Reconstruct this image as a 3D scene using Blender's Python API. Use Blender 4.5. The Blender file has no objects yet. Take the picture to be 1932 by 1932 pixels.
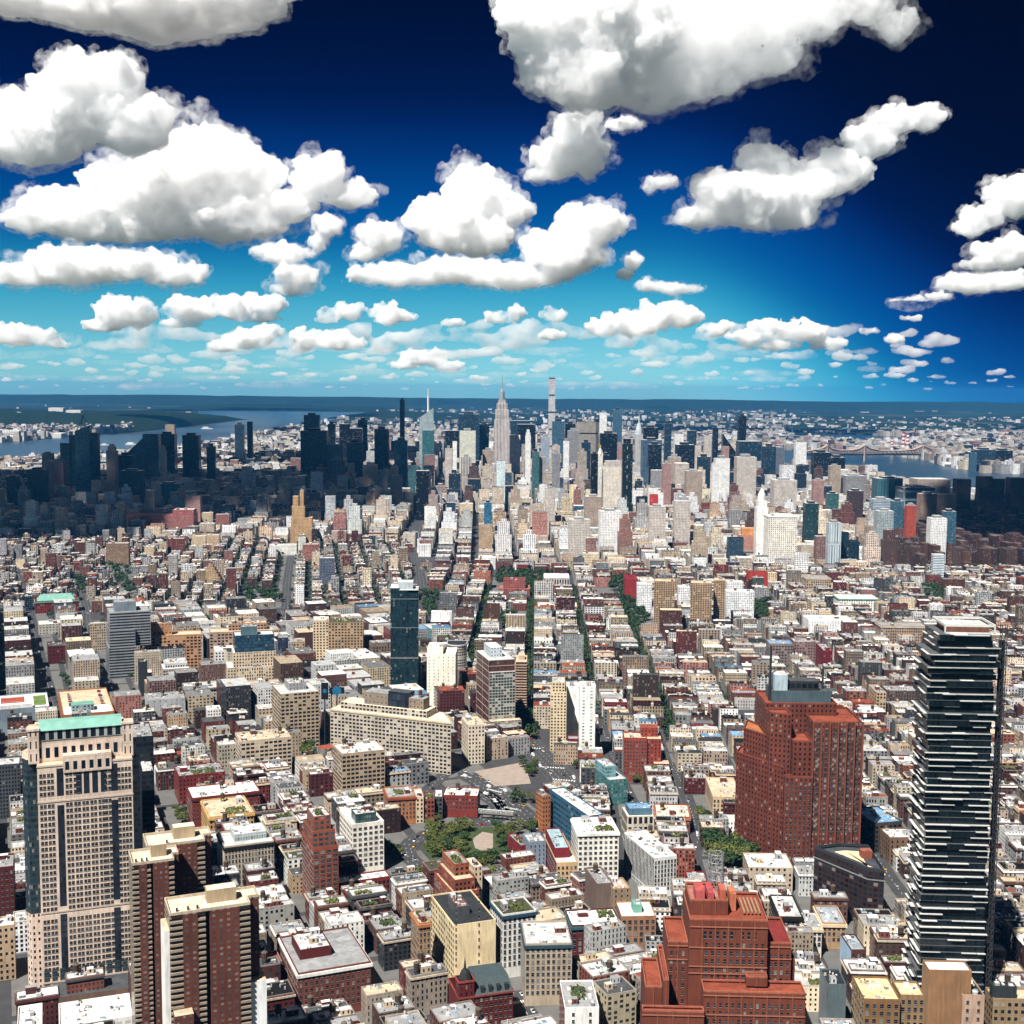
import bpy, bmesh, math, random
import numpy as np
from mathutils import Vector, Matrix
R = math.radians
S = bpy.context.scene
COL = S.collection
# ---------------------------------------------------------------- camera
CH = 386.0; PIT = R(5.545); ROL = R(0.445); FP = 2400.0
cam = bpy.data.objects.new('camera', bpy.data.cameras.new('camera')); COL.objects.link(cam); S.camera = cam
_F = Vector((0, math.cos(PIT), -math.sin(PIT))); _R0 = Vector((1, 0, 0)); _U0 = Vector((0, math.sin(PIT), math.cos(PIT)))
_R = _R0*math.cos(ROL) + _U0*math.sin(ROL); _U = _U0*math.cos(ROL) - _R0*math.sin(ROL)
cam.matrix_world = Matrix(((_R.x, _U.x, -_F.x, 0), (_R.y, _U.y, -_F.y, 0), (_R.z, _U.z, -_F.z, CH), (0, 0, 0, 1)))
cam.data.sensor_width = 36; cam.data.lens = 36*FP/1932; cam.data.clip_start = 1; cam.data.clip_end = 300000
# ---------------------------------------------------------------- sun and sky
SEL, SAZ = R(55), R(30)          # sun behind the camera, 30 degrees to its left
SUN = Vector((-math.sin(SAZ)*math.cos(SEL), -math.cos(SAZ)*math.cos(SEL), math.sin(SEL)))
sl = bpy.data.lights.new('sun', 'SUN'); sl.energy = 5.0; sl.angle = R(0.5); sl.color = (1, 0.965, 0.91)
so = bpy.data.objects.new('sun', sl); COL.objects.link(so); so.rotation_mode = 'QUATERNION'
so.rotation_quaternion = SUN.to_track_quat('Z', 'Y')
W = bpy.data.worlds.new('World'); S.world = W; W.use_nodes = True
def wn(t, **k):
    n = W.node_tree.nodes.new(t)
    for a, b in k.items(): setattr(n, a, b)
    return n
wl = W.node_tree.links.new
for n in list(W.node_tree.nodes): W.node_tree.nodes.remove(n)
wo = wn('ShaderNodeOutputWorld'); bg = wn('ShaderNodeBackground'); wl(bg.outputs[0], wo.inputs[0])
tc = wn('ShaderNodeTexCoord'); ad = wn('ShaderNodeVectorMath', operation='ADD'); ad.inputs[1].default_value = (0, 0, 0.016)
nm = wn('ShaderNodeVectorMath', operation='NORMALIZE')
wl(tc.outputs['Generated'], ad.inputs[0]); wl(ad.outputs[0], nm.inputs[0])
sky = wn('ShaderNodeTexSky', sky_type='NISHITA', sun_disc=False, sun_elevation=SEL, sun_rotation=math.pi + SAZ, altitude=300, air_density=1.0, dust_density=0.6, ozone_density=3.0)
wl(nm.outputs[0], sky.inputs[0])
# deep blue of the clear sky by height; right side darkened like a vignette
sx = wn('ShaderNodeSeparateXYZ'); wl(tc.outputs['Generated'], sx.inputs[0])
mr = wn('ShaderNodeMapRange', interpolation_type='SMOOTHSTEP'); mr.inputs[1].default_value = 0.10; mr.inputs[2].default_value = 0.42; mr.inputs[3].default_value = 0.0; mr.inputs[4].default_value = 0.14
wl(sx.outputs[0], mr.inputs[0])
za = wn('ShaderNodeMath', operation='ADD'); wl(sx.outputs[2], za.inputs[0]); wl(mr.outputs[0], za.inputs[1])
rp = wn('ShaderNodeValToRGB'); wl(za.outputs[0], rp.inputs[0])
cz = wn('ShaderNodeCombineXYZ'); wl(mr.outputs[0], cz.inputs[2]); ad2 = wn('ShaderNodeVectorMath', operation='ADD'); wl(ad.outputs[0], ad2.inputs[0]); wl(cz.outputs[0], ad2.inputs[1]); wl(ad2.outputs[0], nm.inputs[0]); rp.color_ramp.interpolation = 'B_SPLINE'
SKYR = [(0.0, .51, 1.08, 1.45), (.038, .30, .84, 1.04), (.076, .064, .65, .84), (.11, .005, .26, .565), (.148, .001, .165, .49), (.19, .001, .06, .254),
        (.216, .001, .034, .152), (.28, .001, .018, .07), (.45, .004, .015, .05), (.75, .02, .045, .09)]
while len(rp.color_ramp.elements) < len(SKYR): rp.color_ramp.elements.new(0.5)
for e, q in zip(rp.color_ramp.elements, SKYR): e.position = q[0]
for e, q in zip(rp.color_ramp.elements, SKYR): e.color = (q[1]/1.74, q[2]/1.74, q[3]/1.74, 1)
s3 = wn('ShaderNodeVectorMath', operation='MULTIPLY'); wl(sky.outputs[0], s3.inputs[0]); wl(rp.outputs[0], s3.inputs[1])
wl(s3.outputs[0], bg.inputs[0]); bg.inputs[1].default_value = 0.1
S.view_settings.view_transform = 'Standard'; S.view_settings.look = 'None'; S.view_settings.exposure = 0.8; S.view_settings.gamma = 1
cy = S.cycles
cy.use_denoising = True; cy.max_bounces = 38; cy.diffuse_bounces = 1; cy.glossy_bounces = 2; cy.transmission_bounces = 2
cy.volume_bounces = 36; cy.transparent_max_bounces = 24; cy.sample_clamp_indirect = 6.0
cy.volume_step_rate = 4; cy.volume_max_steps = 256
cy.caustics_reflective = False; cy.caustics_refractive = False
# ---------------------------------------------------------------- pixel <-> world (photo measured on a 1932 px frame)
def ray(px, py): return _F*FP + _R*(px-966) + _U*(966-py)
def G(px, py, z=0.0):
    r = ray(px, py); t = (z-CH)/r.z
    return Vector((r.x*t, r.y*t, z))
def at_dist(px, py, Y):
    r = ray(px, py); t = Y/r.y
    return Vector((r.x*t, Y, CH + r.z*t))
def proj(p):
    q = Vector((p[0], p[1], p[2]-CH)); d = q.dot(_F)
    return 966 + FP*q.dot(_R)/d, 966 - FP*q.dot(_U)/d
# ---------------------------------------------------------------- object helpers
def tag(o, label=None, cat=None, group=None, kind=None):
    if label: o['label'] = label
    if cat: o['category'] = cat
    if group: o['group'] = group
    if kind: o['kind'] = kind
    return o
def thing(name, label, cat, loc=(0, 0, 0), rz=0.0, group=None):
    o = bpy.data.objects.new(name, None); COL.objects.link(o); o.empty_display_size = 1
    o.location = loc; o.rotation_euler = (0, 0, rz)
    return tag(o, label, cat, group)
def link(name, me, parent=None, loc=None, rz=None):
    o = bpy.data.objects.new(name, me); COL.objects.link(o)
    if parent: o.parent = parent
    if loc is not None: o.location = loc
    if rz is not None: o.rotation_euler = (0, 0, rz)
    return o
# ---------------------------------------------------------------- materials
def newmat(name):
    m = bpy.data.materials.new(name); m.use_nodes = True
    nt = m.node_tree; b = nt.nodes['Principled BSDF']
    def N(t, **k):
        n = nt.nodes.new(t)
        for a, v in k.items(): setattr(n, a, v)
        return n
    return m, nt, b, N, nt.links.new
def mth(N, L, op, a, b=None):
    n = N('ShaderNodeMath', operation=op)
    for i, x in enumerate((a, b)):
        if x is None: continue
        if isinstance(x, (int, float)): n.inputs[i].default_value = x
        else: L(x, n.inputs[i])
    return n.outputs[0]
def mixc(N, L, f, a, b, mode='MIX'):
    n = N('ShaderNodeMix', data_type='RGBA', blend_type=mode)
    for i, x in ((0, f), (6, a), (7, b)):
        if isinstance(x, (int, float)): n.inputs[i].default_value = x
        elif isinstance(x, tuple): n.inputs[i].default_value = (*x[:3], 1)
        else: L(x, n.inputs[i])
    return n.outputs[2]
def facade_mat():
    m, nt, b, N, L = newmat('facade')
    def att(n): return N('ShaderNodeAttribute', attribute_name=n, attribute_type='GEOMETRY')
    col, gl, w1, w2 = att('col'), att('gcol'), att('win'), att('win2')
    s1 = N('ShaderNodeSeparateXYZ'); L(w1.outputs['Vector'], s1.inputs[0])
    s2 = N('ShaderNodeSeparateXYZ'); L(w2.outputs['Vector'], s2.inputs[0])
    uv = N('ShaderNodeUVMap', uv_map='UVMap'); su = N('ShaderNodeSeparateXYZ'); L(uv.outputs[0], su.inputs[0])
    u = mth(N, L, 'DIVIDE', su.outputs[0], s1.outputs[0]); v = mth(N, L, 'DIVIDE', su.outputs[1], s1.outputs[1])
    def inside(x, f):
        fr = mth(N, L, 'FRACT', x); d = mth(N, L, 'ABSOLUTE', mth(N, L, 'SUBTRACT', fr, 0.5))
        return mth(N, L, 'LESS_THAN', mth(N, L, 'MULTIPLY', d, 2.0), f)
    mk = mth(N, L, 'MULTIPLY', inside(u, s1.outputs[2]), inside(v, s2.outputs[0]))
    cx = N('ShaderNodeCombineXYZ'); L(mth(N, L, 'FLOOR', u), cx.inputs[0]); L(mth(N, L, 'FLOOR', v), cx.inputs[1]); L(s2.outputs[2], cx.inputs[2])
    wnz = N('ShaderNodeTexWhiteNoise', noise_dimensions='3D'); L(cx.outputs[0], wnz.inputs[0])
    rnd = wnz.outputs['Value']
    gv = mth(N, L, 'ADD', mth(N, L, 'MULTIPLY', rnd, 1.1), 0.45)
    gs = N('ShaderNodeVectorMath', operation='SCALE'); L(gl.outputs['Color'], gs.inputs[0]); L(gv, gs.inputs['Scale'])
    bl = mth(N, L, 'GREATER_THAN', rnd, mth(N, L, 'SUBTRACT', 1.0, s2.outputs[1]))
    blc = mixc(N, L, 0.5, col.outputs['Color'], (0.30, 0.30, 0.28))
    gc = mixc(N, L, bl, gs.outputs[0], blc)
    geo = N('ShaderNodeNewGeometry')
    n1 = N('ShaderNodeTexNoise'); n1.inputs['Scale'].default_value = 0.06; n1.inputs['Detail'].default_value = 5; L(geo.outputs['Position'], n1.inputs['Vector'])
    mp = N('ShaderNodeVectorMath', operation='MULTIPLY'); mp.inputs[1].default_value = (0.9, 0.9, 0.12); L(geo.outputs['Position'], mp.inputs[0])
    n2 = N('ShaderNodeTexNoise'); n2.inputs['Scale'].default_value = 0.8; n2.inputs['Detail'].default_value = 3; L(mp.outputs[0], n2.inputs['Vector'])
    k = mth(N, L, 'ADD', mth(N, L, 'MULTIPLY', n1.outputs['Fac'], 0.8), mth(N, L, 'MULTIPLY', n2.outputs['Fac'], 0.8))
    k = mth(N, L, 'ADD', k, 0.12)
    # string course at each floor
    fv = mth(N, L, 'FRACT', v); band = mth(N, L, 'LESS_THAN', fv, 0.09)
    band = mth(N, L, 'MULTIPLY', band, mth(N, L, 'GREATER_THAN', s1.outputs[2], 0.01))
    k = mth(N, L, 'MULTIPLY', k, mth(N, L, 'SUBTRACT', 1.0, mth(N, L, 'MULTIPLY', band, 0.18)))
    ws = N('ShaderNodeVectorMath', operation='SCALE'); L(col.outputs['Color'], ws.inputs[0]); L(k, ws.inputs['Scale'])
    L(mixc(N, L, mk, ws.outputs[0], gc), b.inputs['Base Color'])
    L(mth(N, L, 'SUBTRACT', 0.85, mth(N, L, 'MULTIPLY', mk, 0.68)), b.inputs['Roughness'])
    b.inputs['Specular IOR Level'].default_value = 0.3
    return m
def roof_mat():
    m, nt, b, N, L = newmat('roof_coat')
    col = N('ShaderNodeAttribute', attribute_name='col', attribute_type='GEOMETRY'); geo = N('ShaderNodeNewGeometry')
    vo = N('ShaderNodeTexVoronoi'); vo.inputs['Scale'].default_value = 0.16; L(geo.outputs['Position'], vo.inputs['Vector'])
    sv = N('ShaderNodeSeparateColor'); L(vo.outputs['Color'], sv.inputs[0])
    n1 = N('ShaderNodeTexNoise'); n1.inputs['Scale'].default_value = 0.35; n1.inputs['Detail'].default_value = 6; n1.inputs['Roughness'].default_value = 0.65; L(geo.outputs['Position'], n1.inputs['Vector'])
    k = mth(N, L, 'ADD', mth(N, L, 'MULTIPLY', sv.outputs[0], 0.35), mth(N, L, 'MULTIPLY', n1.outputs['Fac'], 0.9)); k = mth(N, L, 'ADD', k, 0.28)
    k = mth(N, L, 'MINIMUM', k, 1.15)
    s = N('ShaderNodeVectorMath', operation='SCALE'); L(col.outputs['Color'], s.inputs[0]); L(k, s.inputs['Scale'])
    L(s.outputs[0], b.inputs['Base Color']); b.inputs['Roughness'].default_value = 0.9; b.inputs['Specular IOR Level'].default_value = 0.2
    return m
def plain(name, c, rough=0.8, var=0.25, scale=0.5, spec=0.3, metal=0.0, c2=None):
    m, nt, b, N, L = newmat(name); geo = N('ShaderNodeNewGeometry')
    n1 = N('ShaderNodeTexNoise'); n1.inputs['Scale'].default_value = scale; n1.inputs['Detail'].default_value = 6; L(geo.outputs['Position'], n1.inputs['Vector'])
    mr = N('ShaderNodeMapRange'); mr.inputs[1].default_value = 0.3; mr.inputs[2].default_value = 0.7; L(n1.outputs['Fac'], mr.inputs[0])
    c2 = c2 or tuple(x*(1-var) for x in c)
    L(mixc(N, L, mr.outputs[0], c, c2), b.inputs['Base Color'])
    b.inputs['Roughness'].default_value = rough; b.inputs['Specular IOR Level'].default_value = spec; b.inputs['Metallic'].default_value = metal
    return m
FAC = facade_mat(); ROOF = roof_mat()
M = {}
M['glass'] = plain('window_glass', (.012, .015, .02), 0.12, .5, 0.8, .5)
M['blind'] = plain('window_blind', (.20, .20, .19), 0.5, .3, 0.8, .4)
M['glass2'] = plain('window_glass_grey', (.04, .05, .06), 0.12, .5, 0.8, .5)
M['frame'] = plain('frame_paint', (.25, .24, .22), 0.6)
M['bark'] = plain('bark', (.06, .045, .03), 0.95)
M['metal'] = plain('grey_metal', (.35, .36, .37), 0.5, metal=.3)
M['dark'] = plain('dark_metal', (.03, .032, .035), 0.6)
M['white'] = plain('white_paint', (.78, .78, .76), 0.7, .12)
M['tankwood'] = plain('tank_wood', (.11, .07, .045), 0.9)
M['copper'] = plain('green_copper', (.20, .42, .34), 0.7, .25, .2)
M['asphalt'] = plain('asphalt', (.055, .055, .058), 0.95, .3, .08)
M['pave'] = plain('pavement', (.14, .136, .128), 0.95, .25, .1)
M['sand'] = plain('bare_ground', (.33, .265, .22), 0.95, .2, .15)
M['line'] = plain('road_paint', (.75, .75, .72), 0.8, .2)
M['red'] = plain('red_paint', (.45, .04, .03), 0.6)
M['tyre'] = plain('tyre_rubber', (.02, .02, .02), 0.9)
def leafmat(name, a, b2):
    m, nt, b, N, L = newmat(name); oi = N('ShaderNodeObjectInfo'); geo = N('ShaderNodeNewGeometry')
    n1 = N('ShaderNodeTexNoise'); n1.inputs['Scale'].default_value = 0.45; n1.inputs['Detail'].default_value = 4; L(geo.outputs['Position'], n1.inputs['Vector'])
    f = mth(N, L, 'ADD', mth(N, L, 'MULTIPLY', n1.outputs['Fac'], 1.4), mth(N, L, 'SUBTRACT', mth(N, L, 'MULTIPLY', oi.outputs['Random'], 0.7), 0.55))
    L(mixc(N, L, f, a, b2), b.inputs['Base Color']); b.inputs['Roughness'].default_value = 0.8; b.inputs['Specular IOR Level'].default_value = 0.25
    return m
M['leaf'] = leafmat('foliage', (.025, .045, .010), (.115, .125, .032))
M['leaf2'] = leafmat('foliage_dark', (.012, .035, .012), (.045, .08, .025))
# ---------------------------------------------------------------- colours
C = dict(red=(.27, .048, .034), brick=(.24, .085, .058), dred=(.16, .028, .026), brown=(.16, .075, .050), tan=(.50, .37, .25), cream=(.70, .57, .40), white=(.80, .78, .74), grey=(.36, .36, .36),
    dgrey=(.12, .125, .13), orange=(.46, .20, .075), yellow=(.60, .40, .16), pink=(.42, .20, .16), stone=(.56, .47, .37), blue=(.20, .36, .52), teal=(.05, .16, .18), lgrey=(.55, .55, .54), crimson=(.26, .022, .035), black=(.02, .021, .023), sand=(.62, .50, .36),
    dark=(.010, .013, .018), navy=(.008, .014, .022), tealg=(.02, .085, .10), blueg=(.03, .10, .16), gl=(.05, .075, .085), green=(.20, .42, .34), slate=(.05, .062, .066), garden=(.11, .11, .07), rust=(.34, .10, .05), olive=(.14, .13, .09))
def cc(c): return C[c] if isinstance(c, str) else c
def sty(col='brick', bay=3.0, fl=3.6, wf=.5, hf=.55, g='dark', blind=.12):
    return dict(col=cc(col), bay=bay, fl=fl, wf=wf, hf=hf, g=cc(g), blind=blind)
def blank(col): return sty(col, 3, 3, 0, 0)
# ---------------------------------------------------------------- mesh builder with facade attributes
def grade(c):
    q = [min(.86, 1.12*x**1.32) for x in c]; m = sum(q)/3; return (q[0]*.88+m*.12, q[1]*.88+m*.12, q[2]*.88+m*.12, 1)
class MB:
    def __init__(s): s.v = []; s.f = []; s.uv = []; s.col = []; s.w1 = []; s.w2 = []; s.g = []; s.mi = []
    def face(s, pts, uvs, st, mi=0, bay=None):
        n = len(s.v); s.v += pts; s.f.append(tuple(range(n, n+len(pts)))); s.uv += uvs
        s.col.append(grade(st['col'])); s.g.append((*st['g'], 1)); s.w1.append((bay or st['bay'], st['fl'], st['wf'])); s.w2.append((st['hf'], st['blind'], st.get('seed', 0))); s.mi.append(mi)
    def wall(s, a, b, z0, z1, st):
        L = math.hypot(b[0]-a[0], b[1]-a[1])
        if L < .01: return
        n = max(1, round(L/st['bay'])); h = z1-z0
        s.face([(a[0], a[1], z0), (b[0], b[1], z0), (b[0], b[1], z1), (a[0], a[1], z1)], [(0, 0), (L, 0), (L, h), (0, h)], st, 0, L/n)
    def cap(s, poly, z, col, mi=1):
        s.face([(p[0], p[1], z) for p in poly], [(p[0], p[1]) for p in poly], dict(col=cc(col), g=(0, 0, 0), bay=1, fl=1, wf=0, hf=0, blind=0), mi)
    def prism(s, poly, z0, z1, st, roof=None):
        n = len(poly)
        for i in range(n): s.wall(poly[i], poly[(i+1) % n], z0, z1, st)
        if roof is not None: s.cap(poly, z1, roof)
    def box(s, x0, x1, y0, y1, z0, z1, st, roof=None):
        s.prism([(x0, y0), (x1, y0), (x1, y1), (x0, y1)], z0, z1, st, roof)
    def rbox(s, cx, cy, w, d, yaw, z0, z1, st, roof=None):
        c, q = math.cos(yaw), math.sin(yaw)
        s.prism([(cx+x*c-y*q, cy+x*q+y*c) for x, y in ((-w/2, -d/2), (w/2, -d/2), (w/2, d/2), (-w/2, d/2))], z0, z1, st, roof)
    def cyl(s, cx, cy, r, z0, z1, st, roof=None, n=10, r2=None):
        P = [(cx+r*math.cos(6.2832*i/n), cy+r*math.sin(6.2832*i/n)) for i in range(n)]
        if r2 is None: return s.prism(P, z0, z1, st, roof)
        Q = [(cx+r2*math.cos(6.2832*i/n), cy+r2*math.sin(6.2832*i/n)) for i in range(n)]
        for i in range(n):
            j = (i+1) % n; h = z1-z0; L = 6.2832*r/n
            pts = [(*P[i], z0), (*P[j], z0), (*Q[j], z1), (*Q[i], z1)]
            if r2 < .01: s.face(pts[:3], [(0, 0), (L, 0), (L/2, h)], st)
            else: s.face(pts, [(0, 0), (L, 0), (L, h), (0, h)], st)
        if roof is not None and r2 > .01: s.cap(Q, z1, roof)
    def ring(s, poly, inset, z0, z1, col):
        """a parapet or cornice: closed band of quads; inset > 0 grows inwards"""
        n = len(poly); st = blank(col); cx = sum(p[0] for p in poly)/n; cy = sum(p[1] for p in poly)/n
        Q = offset_poly(poly, -inset)
        A, B = (poly, Q) if inset > 0 else (Q, poly)
        for i in range(n):
            j = (i+1) % n
            s.wall(A[i], A[j], z0, z1, st); s.wall(B[j], B[i], z0, z1, st)
            s.face([(*A[i], z1), (*A[j], z1), (*B[j], z1), (*B[i], z1)], [(0, 0)]*4, st)
            if inset < 0: s.face([(*A[j], z0), (*A[i], z0), (*B[i], z0), (*B[j], z0)], [(0, 0)]*4, st)
    def mesh(s, name, mats=None):
        me = bpy.data.meshes.new(name); me.from_pydata(s.v, [], s.f)
        for m in (mats or [FAC, ROOF]): me.materials.append(m)
        me.polygons.foreach_set('material_index', s.mi)
        me.uv_layers.new(name='UVMap').data.foreach_set('uv', np.array(s.uv, dtype=np.float32).ravel())
        for nm, ty, ar, key in (('col', 'FLOAT_COLOR', s.col, 'color'), ('gcol', 'FLOAT_COLOR', s.g, 'color'), ('win', 'FLOAT_VECTOR', s.w1, 'vector'), ('win2', 'FLOAT_VECTOR', s.w2, 'vector')):
            me.attributes.new(nm, ty, 'FACE').data.foreach_set(key, np.array(ar, dtype=np.float32).ravel())
        return me
    def obj(s, name, parent=None, mats=None):
        return link(name, s.mesh(name, mats), parent)
def offset_poly(poly, d):
    """move every edge of a counter-clockwise polygon outwards by d"""
    n = len(poly); out = []
    for i in range(n):
        p0, p1, p2 = poly[i-1], poly[i], poly[(i+1) % n]
        a = Vector((p1[0]-p0[0], p1[1]-p0[1])).normalized(); b = Vector((p2[0]-p1[0], p2[1]-p1[1])).normalized()
        na = Vector((a.y, -a.x)); nb = Vector((b.y, -b.x)); q = na+nb; q = q/max(q.length_squared/2, .3)
        out.append((p1[0]+q.x*d, p1[1]+q.y*d))
    return out
def solid(name, boxes, mat, parent=None):
    """plain boxes (x0,x1,y0,y1,z0,z1) in one material, one part"""
    v = []; f = []
    for x0, x1, y0, y1, z0, z1 in boxes:
        n = len(v); v += [(x0, y0, z0), (x1, y0, z0), (x1, y1, z0), (x0, y1, z0), (x0, y0, z1), (x1, y0, z1), (x1, y1, z1), (x0, y1, z1)]
        f += [(n, n+3, n+2, n+1), (n+4, n+5, n+6, n+7), (n, n+1, n+5, n+4), (n+1, n+2, n+6, n+5), (n+2, n+3, n+7, n+6), (n+3, n, n+4, n+7)]
    me = bpy.data.meshes.new(name); me.from_pydata(v, [], f); me.materials.append(mat)
    return link(name, me, parent)
def bar(v, f, a, b, r):
    a = Vector(a); b = Vector(b); d = (b-a).normalized(); x = d.orthogonal().normalized(); y = d.cross(x); n = len(v)
    for p in (a, b):
        for sx_, sy_ in ((-1, -1), (1, -1), (1, 1), (-1, 1)): v.append((p+x*sx_*r+y*sy_*r)[:])
    for i in range(4): f.append((n+i, n+(i+1) % 4, n+4+(i+1) % 4, n+4+i))
    f.append((n+3, n+2, n+1, n)); f.append((n+4, n+5, n+6, n+7))
def bars(name, segs, mat, parent=None):
    v = []; f = []
    for a, b, r in segs: bar(v, f, a, b, r)
    me = bpy.data.meshes.new(name); me.from_pydata(v, [], f); me.materials.append(mat)
    return link(name, me, parent)
# ---------------------------------------------------------------- windows: one object each
_winmesh = {}
NWIN = [0]
def window_mesh(w, h, kind):
    key = (round(w, 2), round(h, 2), kind)
    if key in _winmesh: return _winmesh[key]
    v = []; f = []; mi = []
    def bx(x0, x1, y0, y1, z0, z1, m):
        n = len(v); v.extend([(x0, y0, z0), (x1, y0, z0), (x1, y1, z0), (x0, y1, z0), (x0, y0, z1), (x1, y0, z1), (x1, y1, z1), (x0, y1, z1)])
        for q in ((0, 3, 2, 1), (4, 5, 6, 7), (0, 1, 5, 4), (1, 2, 6, 5), (3, 0, 4, 7)): f.append(tuple(n+i for i in q)); mi.append(m)
    bx(-w/2, w/2, -.06, .02, 0, h, 0)
    bx(-w/2-.12, w/2+.12, -.28, .02, -.18, -.002, 1)          # sill
    bx(-w/2, w/2, -.10, -.061, h*.48, h*.53, 1)                 # meeting rail
    me = bpy.data.meshes.new('window'); me.from_pydata(v, [], f)
    for m in (M[('glass', 'glass2', 'blind')[kind]], M['frame']): me.materials.append(m)
    me.polygons.foreach_set('material_index', mi); _winmesh[key] = me
    return me
def put_windows(t, runs, rng, cap=100):
    """runs: (ax, ay, bx, by, z0, z1, bay, floor, wf, hf) along a face of thing t, outward normal to the right of a->b"""
    spots = []
    for ax, ay, bx, by, z0, z1, bay, fl, wf, hf in runs:
        Lr = math.hypot(bx-ax, by-ay); n = max(1, round(Lr/bay)); nf = max(1, int((z1-z0)/fl+.15)); bw = Lr/n; ang = math.atan2(by-ay, bx-ax)
        for j in range(nf):
            for i in range(n):
                s = (i+.5)*bw/Lr
                spots.append((ax+(bx-ax)*s, ay+(by-ay)*s, z1-(j+1)*fl+fl*(1-hf)/2, ang, round(bw*wf, 1), round(fl*hf, 1)))
    v = []; f = []; mi = []
    for k, (x, y, z, ang, w, h) in enumerate(spots):
        kd = rng.choice((0, 0, 0, 0, 1, 1, 2)); me = window_mesh(w, h, kd)
        if k < cap:
            o = link('window', me, t, (x, y, z), ang); NWIN[0] += 1
        else:
            n = len(v); c, q = math.cos(ang), math.sin(ang)
            for p in me.vertices: v.append((x+p.co.x*c-p.co.y*q, y+p.co.x*q+p.co.y*c, z+p.co.z))
            for p in me.polygons: f.append(tuple(n+i for i in p.vertices)); mi.append((0, 1, 2)[kd] if p.material_index == 0 else 3)
    if v:
        me = bpy.data.meshes.new('windows'); me.from_pydata(v, [], f)
        for m in ('glass', 'glass2', 'blind', 'frame'): me.materials.append(M[m])
        me.polygons.foreach_set('material_index', mi); tag(link('windows', me, t), kind='stuff')
# ---------------------------------------------------------------- rooftop pieces
def tank(t, x, y, z, r=1.9):
    leg = [((x+a, y+b, z), (x+a*.8, y+b*.8, z+3.2), .13) for a in (-1.3, 1.3) for b in (-1.3, 1.3)]
    for q in (1.2, 2.9): leg += [((x-1.15, y+e, z+q), (x+1.15, y+e, z+q), .1) for e in (-1.15, 1.15)]+[((x+e, y-1.15, z+q), (x+e, y+1.15, z+q), .1) for e in (-1.15, 1.15)]
    m = MB(); st = blank((.12, .08, .05)); m.cyl(x, y, r, z+3.0, z+7.0, st); m.cyl(x, y, r*1.08, z+7.0, z+8.4, blank((.16, .13, .1)), r2=0.0)
    o = m.obj('water_tank', t)
    bars('tank_stand', leg, M['dark'], o)
def roof_kit(t, poly_in, z, rng, flags, roofcol, wallcol):
    """bulkheads, tanks, units, garden on a flat roof x0,x1,y0,y1"""
    x0, x1, y0, y1 = poly_in; w, d = x1-x0, y1-y0
    used = []
    def spot(sw, sd):
        for _ in range(12):
            x = rng.uniform(x0+.8, max(x0+.81, x1-.8-sw)); y = rng.uniform(y0+.8, max(y0+.81, y1-.8-sd))
            if all(x+sw < a or x > b or y+sd < c or y > e for a, b, c, e in used): used.append((x-.3, x+sw+.3, y-.3, y+sd+.3)); return x, y
        return None
    for ch in flags:
        if ch == 'b':
            sw, sd, sh = rng.uniform(3, min(7, w*.45)), rng.uniform(3.5, min(8, d*.4)), rng.uniform(2.8, 4.5)
            s = spot(sw, sd)
            if s: m = MB(); m.box(s[0], s[0]+sw, s[1], s[1]+sd, z, z+sh, sty(rng.choice([wallcol, C['lgrey'], C['brick'], C['sand'], C['grey']]), 3.2, 4, .3, .5), rng.choice([C['lgrey'], C['white'], C['grey']])); m.obj('stair_bulkhead', t)
        elif ch == 't':
            s = spot(4, 4)
            if s: tank(t, s[0]+2, s[1]+2, z)
        elif ch == 'u':
            for _ in range(rng.randint(1, 3)):
                sw, sd = rng.uniform(1.3, 3.4), rng.uniform(1.3, 3.4); s = spot(sw, sd)
                if s: m = MB(); m.box(s[0], s[0]+sw, s[1], s[1]+sd, z, z+rng.uniform(1, 2.2), blank(rng.choice([C['lgrey'], C['white'], C['grey'], (.25, .28, .3)])), C['lgrey']); m.obj('roof_unit', t)
        elif ch == 'k':
            sw, sd = rng.uniform(2, 4), rng.uniform(1.5, 3); s = spot(sw, sd)
            if s: m = MB(); m.box(s[0], s[0]+sw, s[1], s[1]+sd, z, z+.9, blank(C['lgrey']), (.25, .35, .42)); m.obj('skylight', t)
        elif ch == 'g':
            sw, sd = w*rng.uniform(.3, .6), d*rng.uniform(.3, .55); s = spot(sw, sd)
            if s:
                v = []; f = []
                for _ in range(int(60+sw*sd*.5)):
                    c = Vector((s[0]+rng.random()*sw, s[1]+rng.random()*sd, z+rng.uniform(.4, 1.6))); q = rng.uniform(.35, .9)
                    a = Vector((rng.gauss(0, 1), rng.gauss(0, 1), rng.gauss(0, .6))).normalized()*q; b_ = a.orthogonal().normalized()*q
                    n = len(v); v += [(c-a-b_)[:], (c+a-b_)[:], (c+a+b_)[:], (c-a+b_)[:]]; f.append((n, n+1, n+2, n+3))
                me = bpy.data.meshes.new('roof_garden'); me.from_pydata(v, [], f); me.materials.append(M['leaf']); link('roof_garden', me, t)
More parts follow.
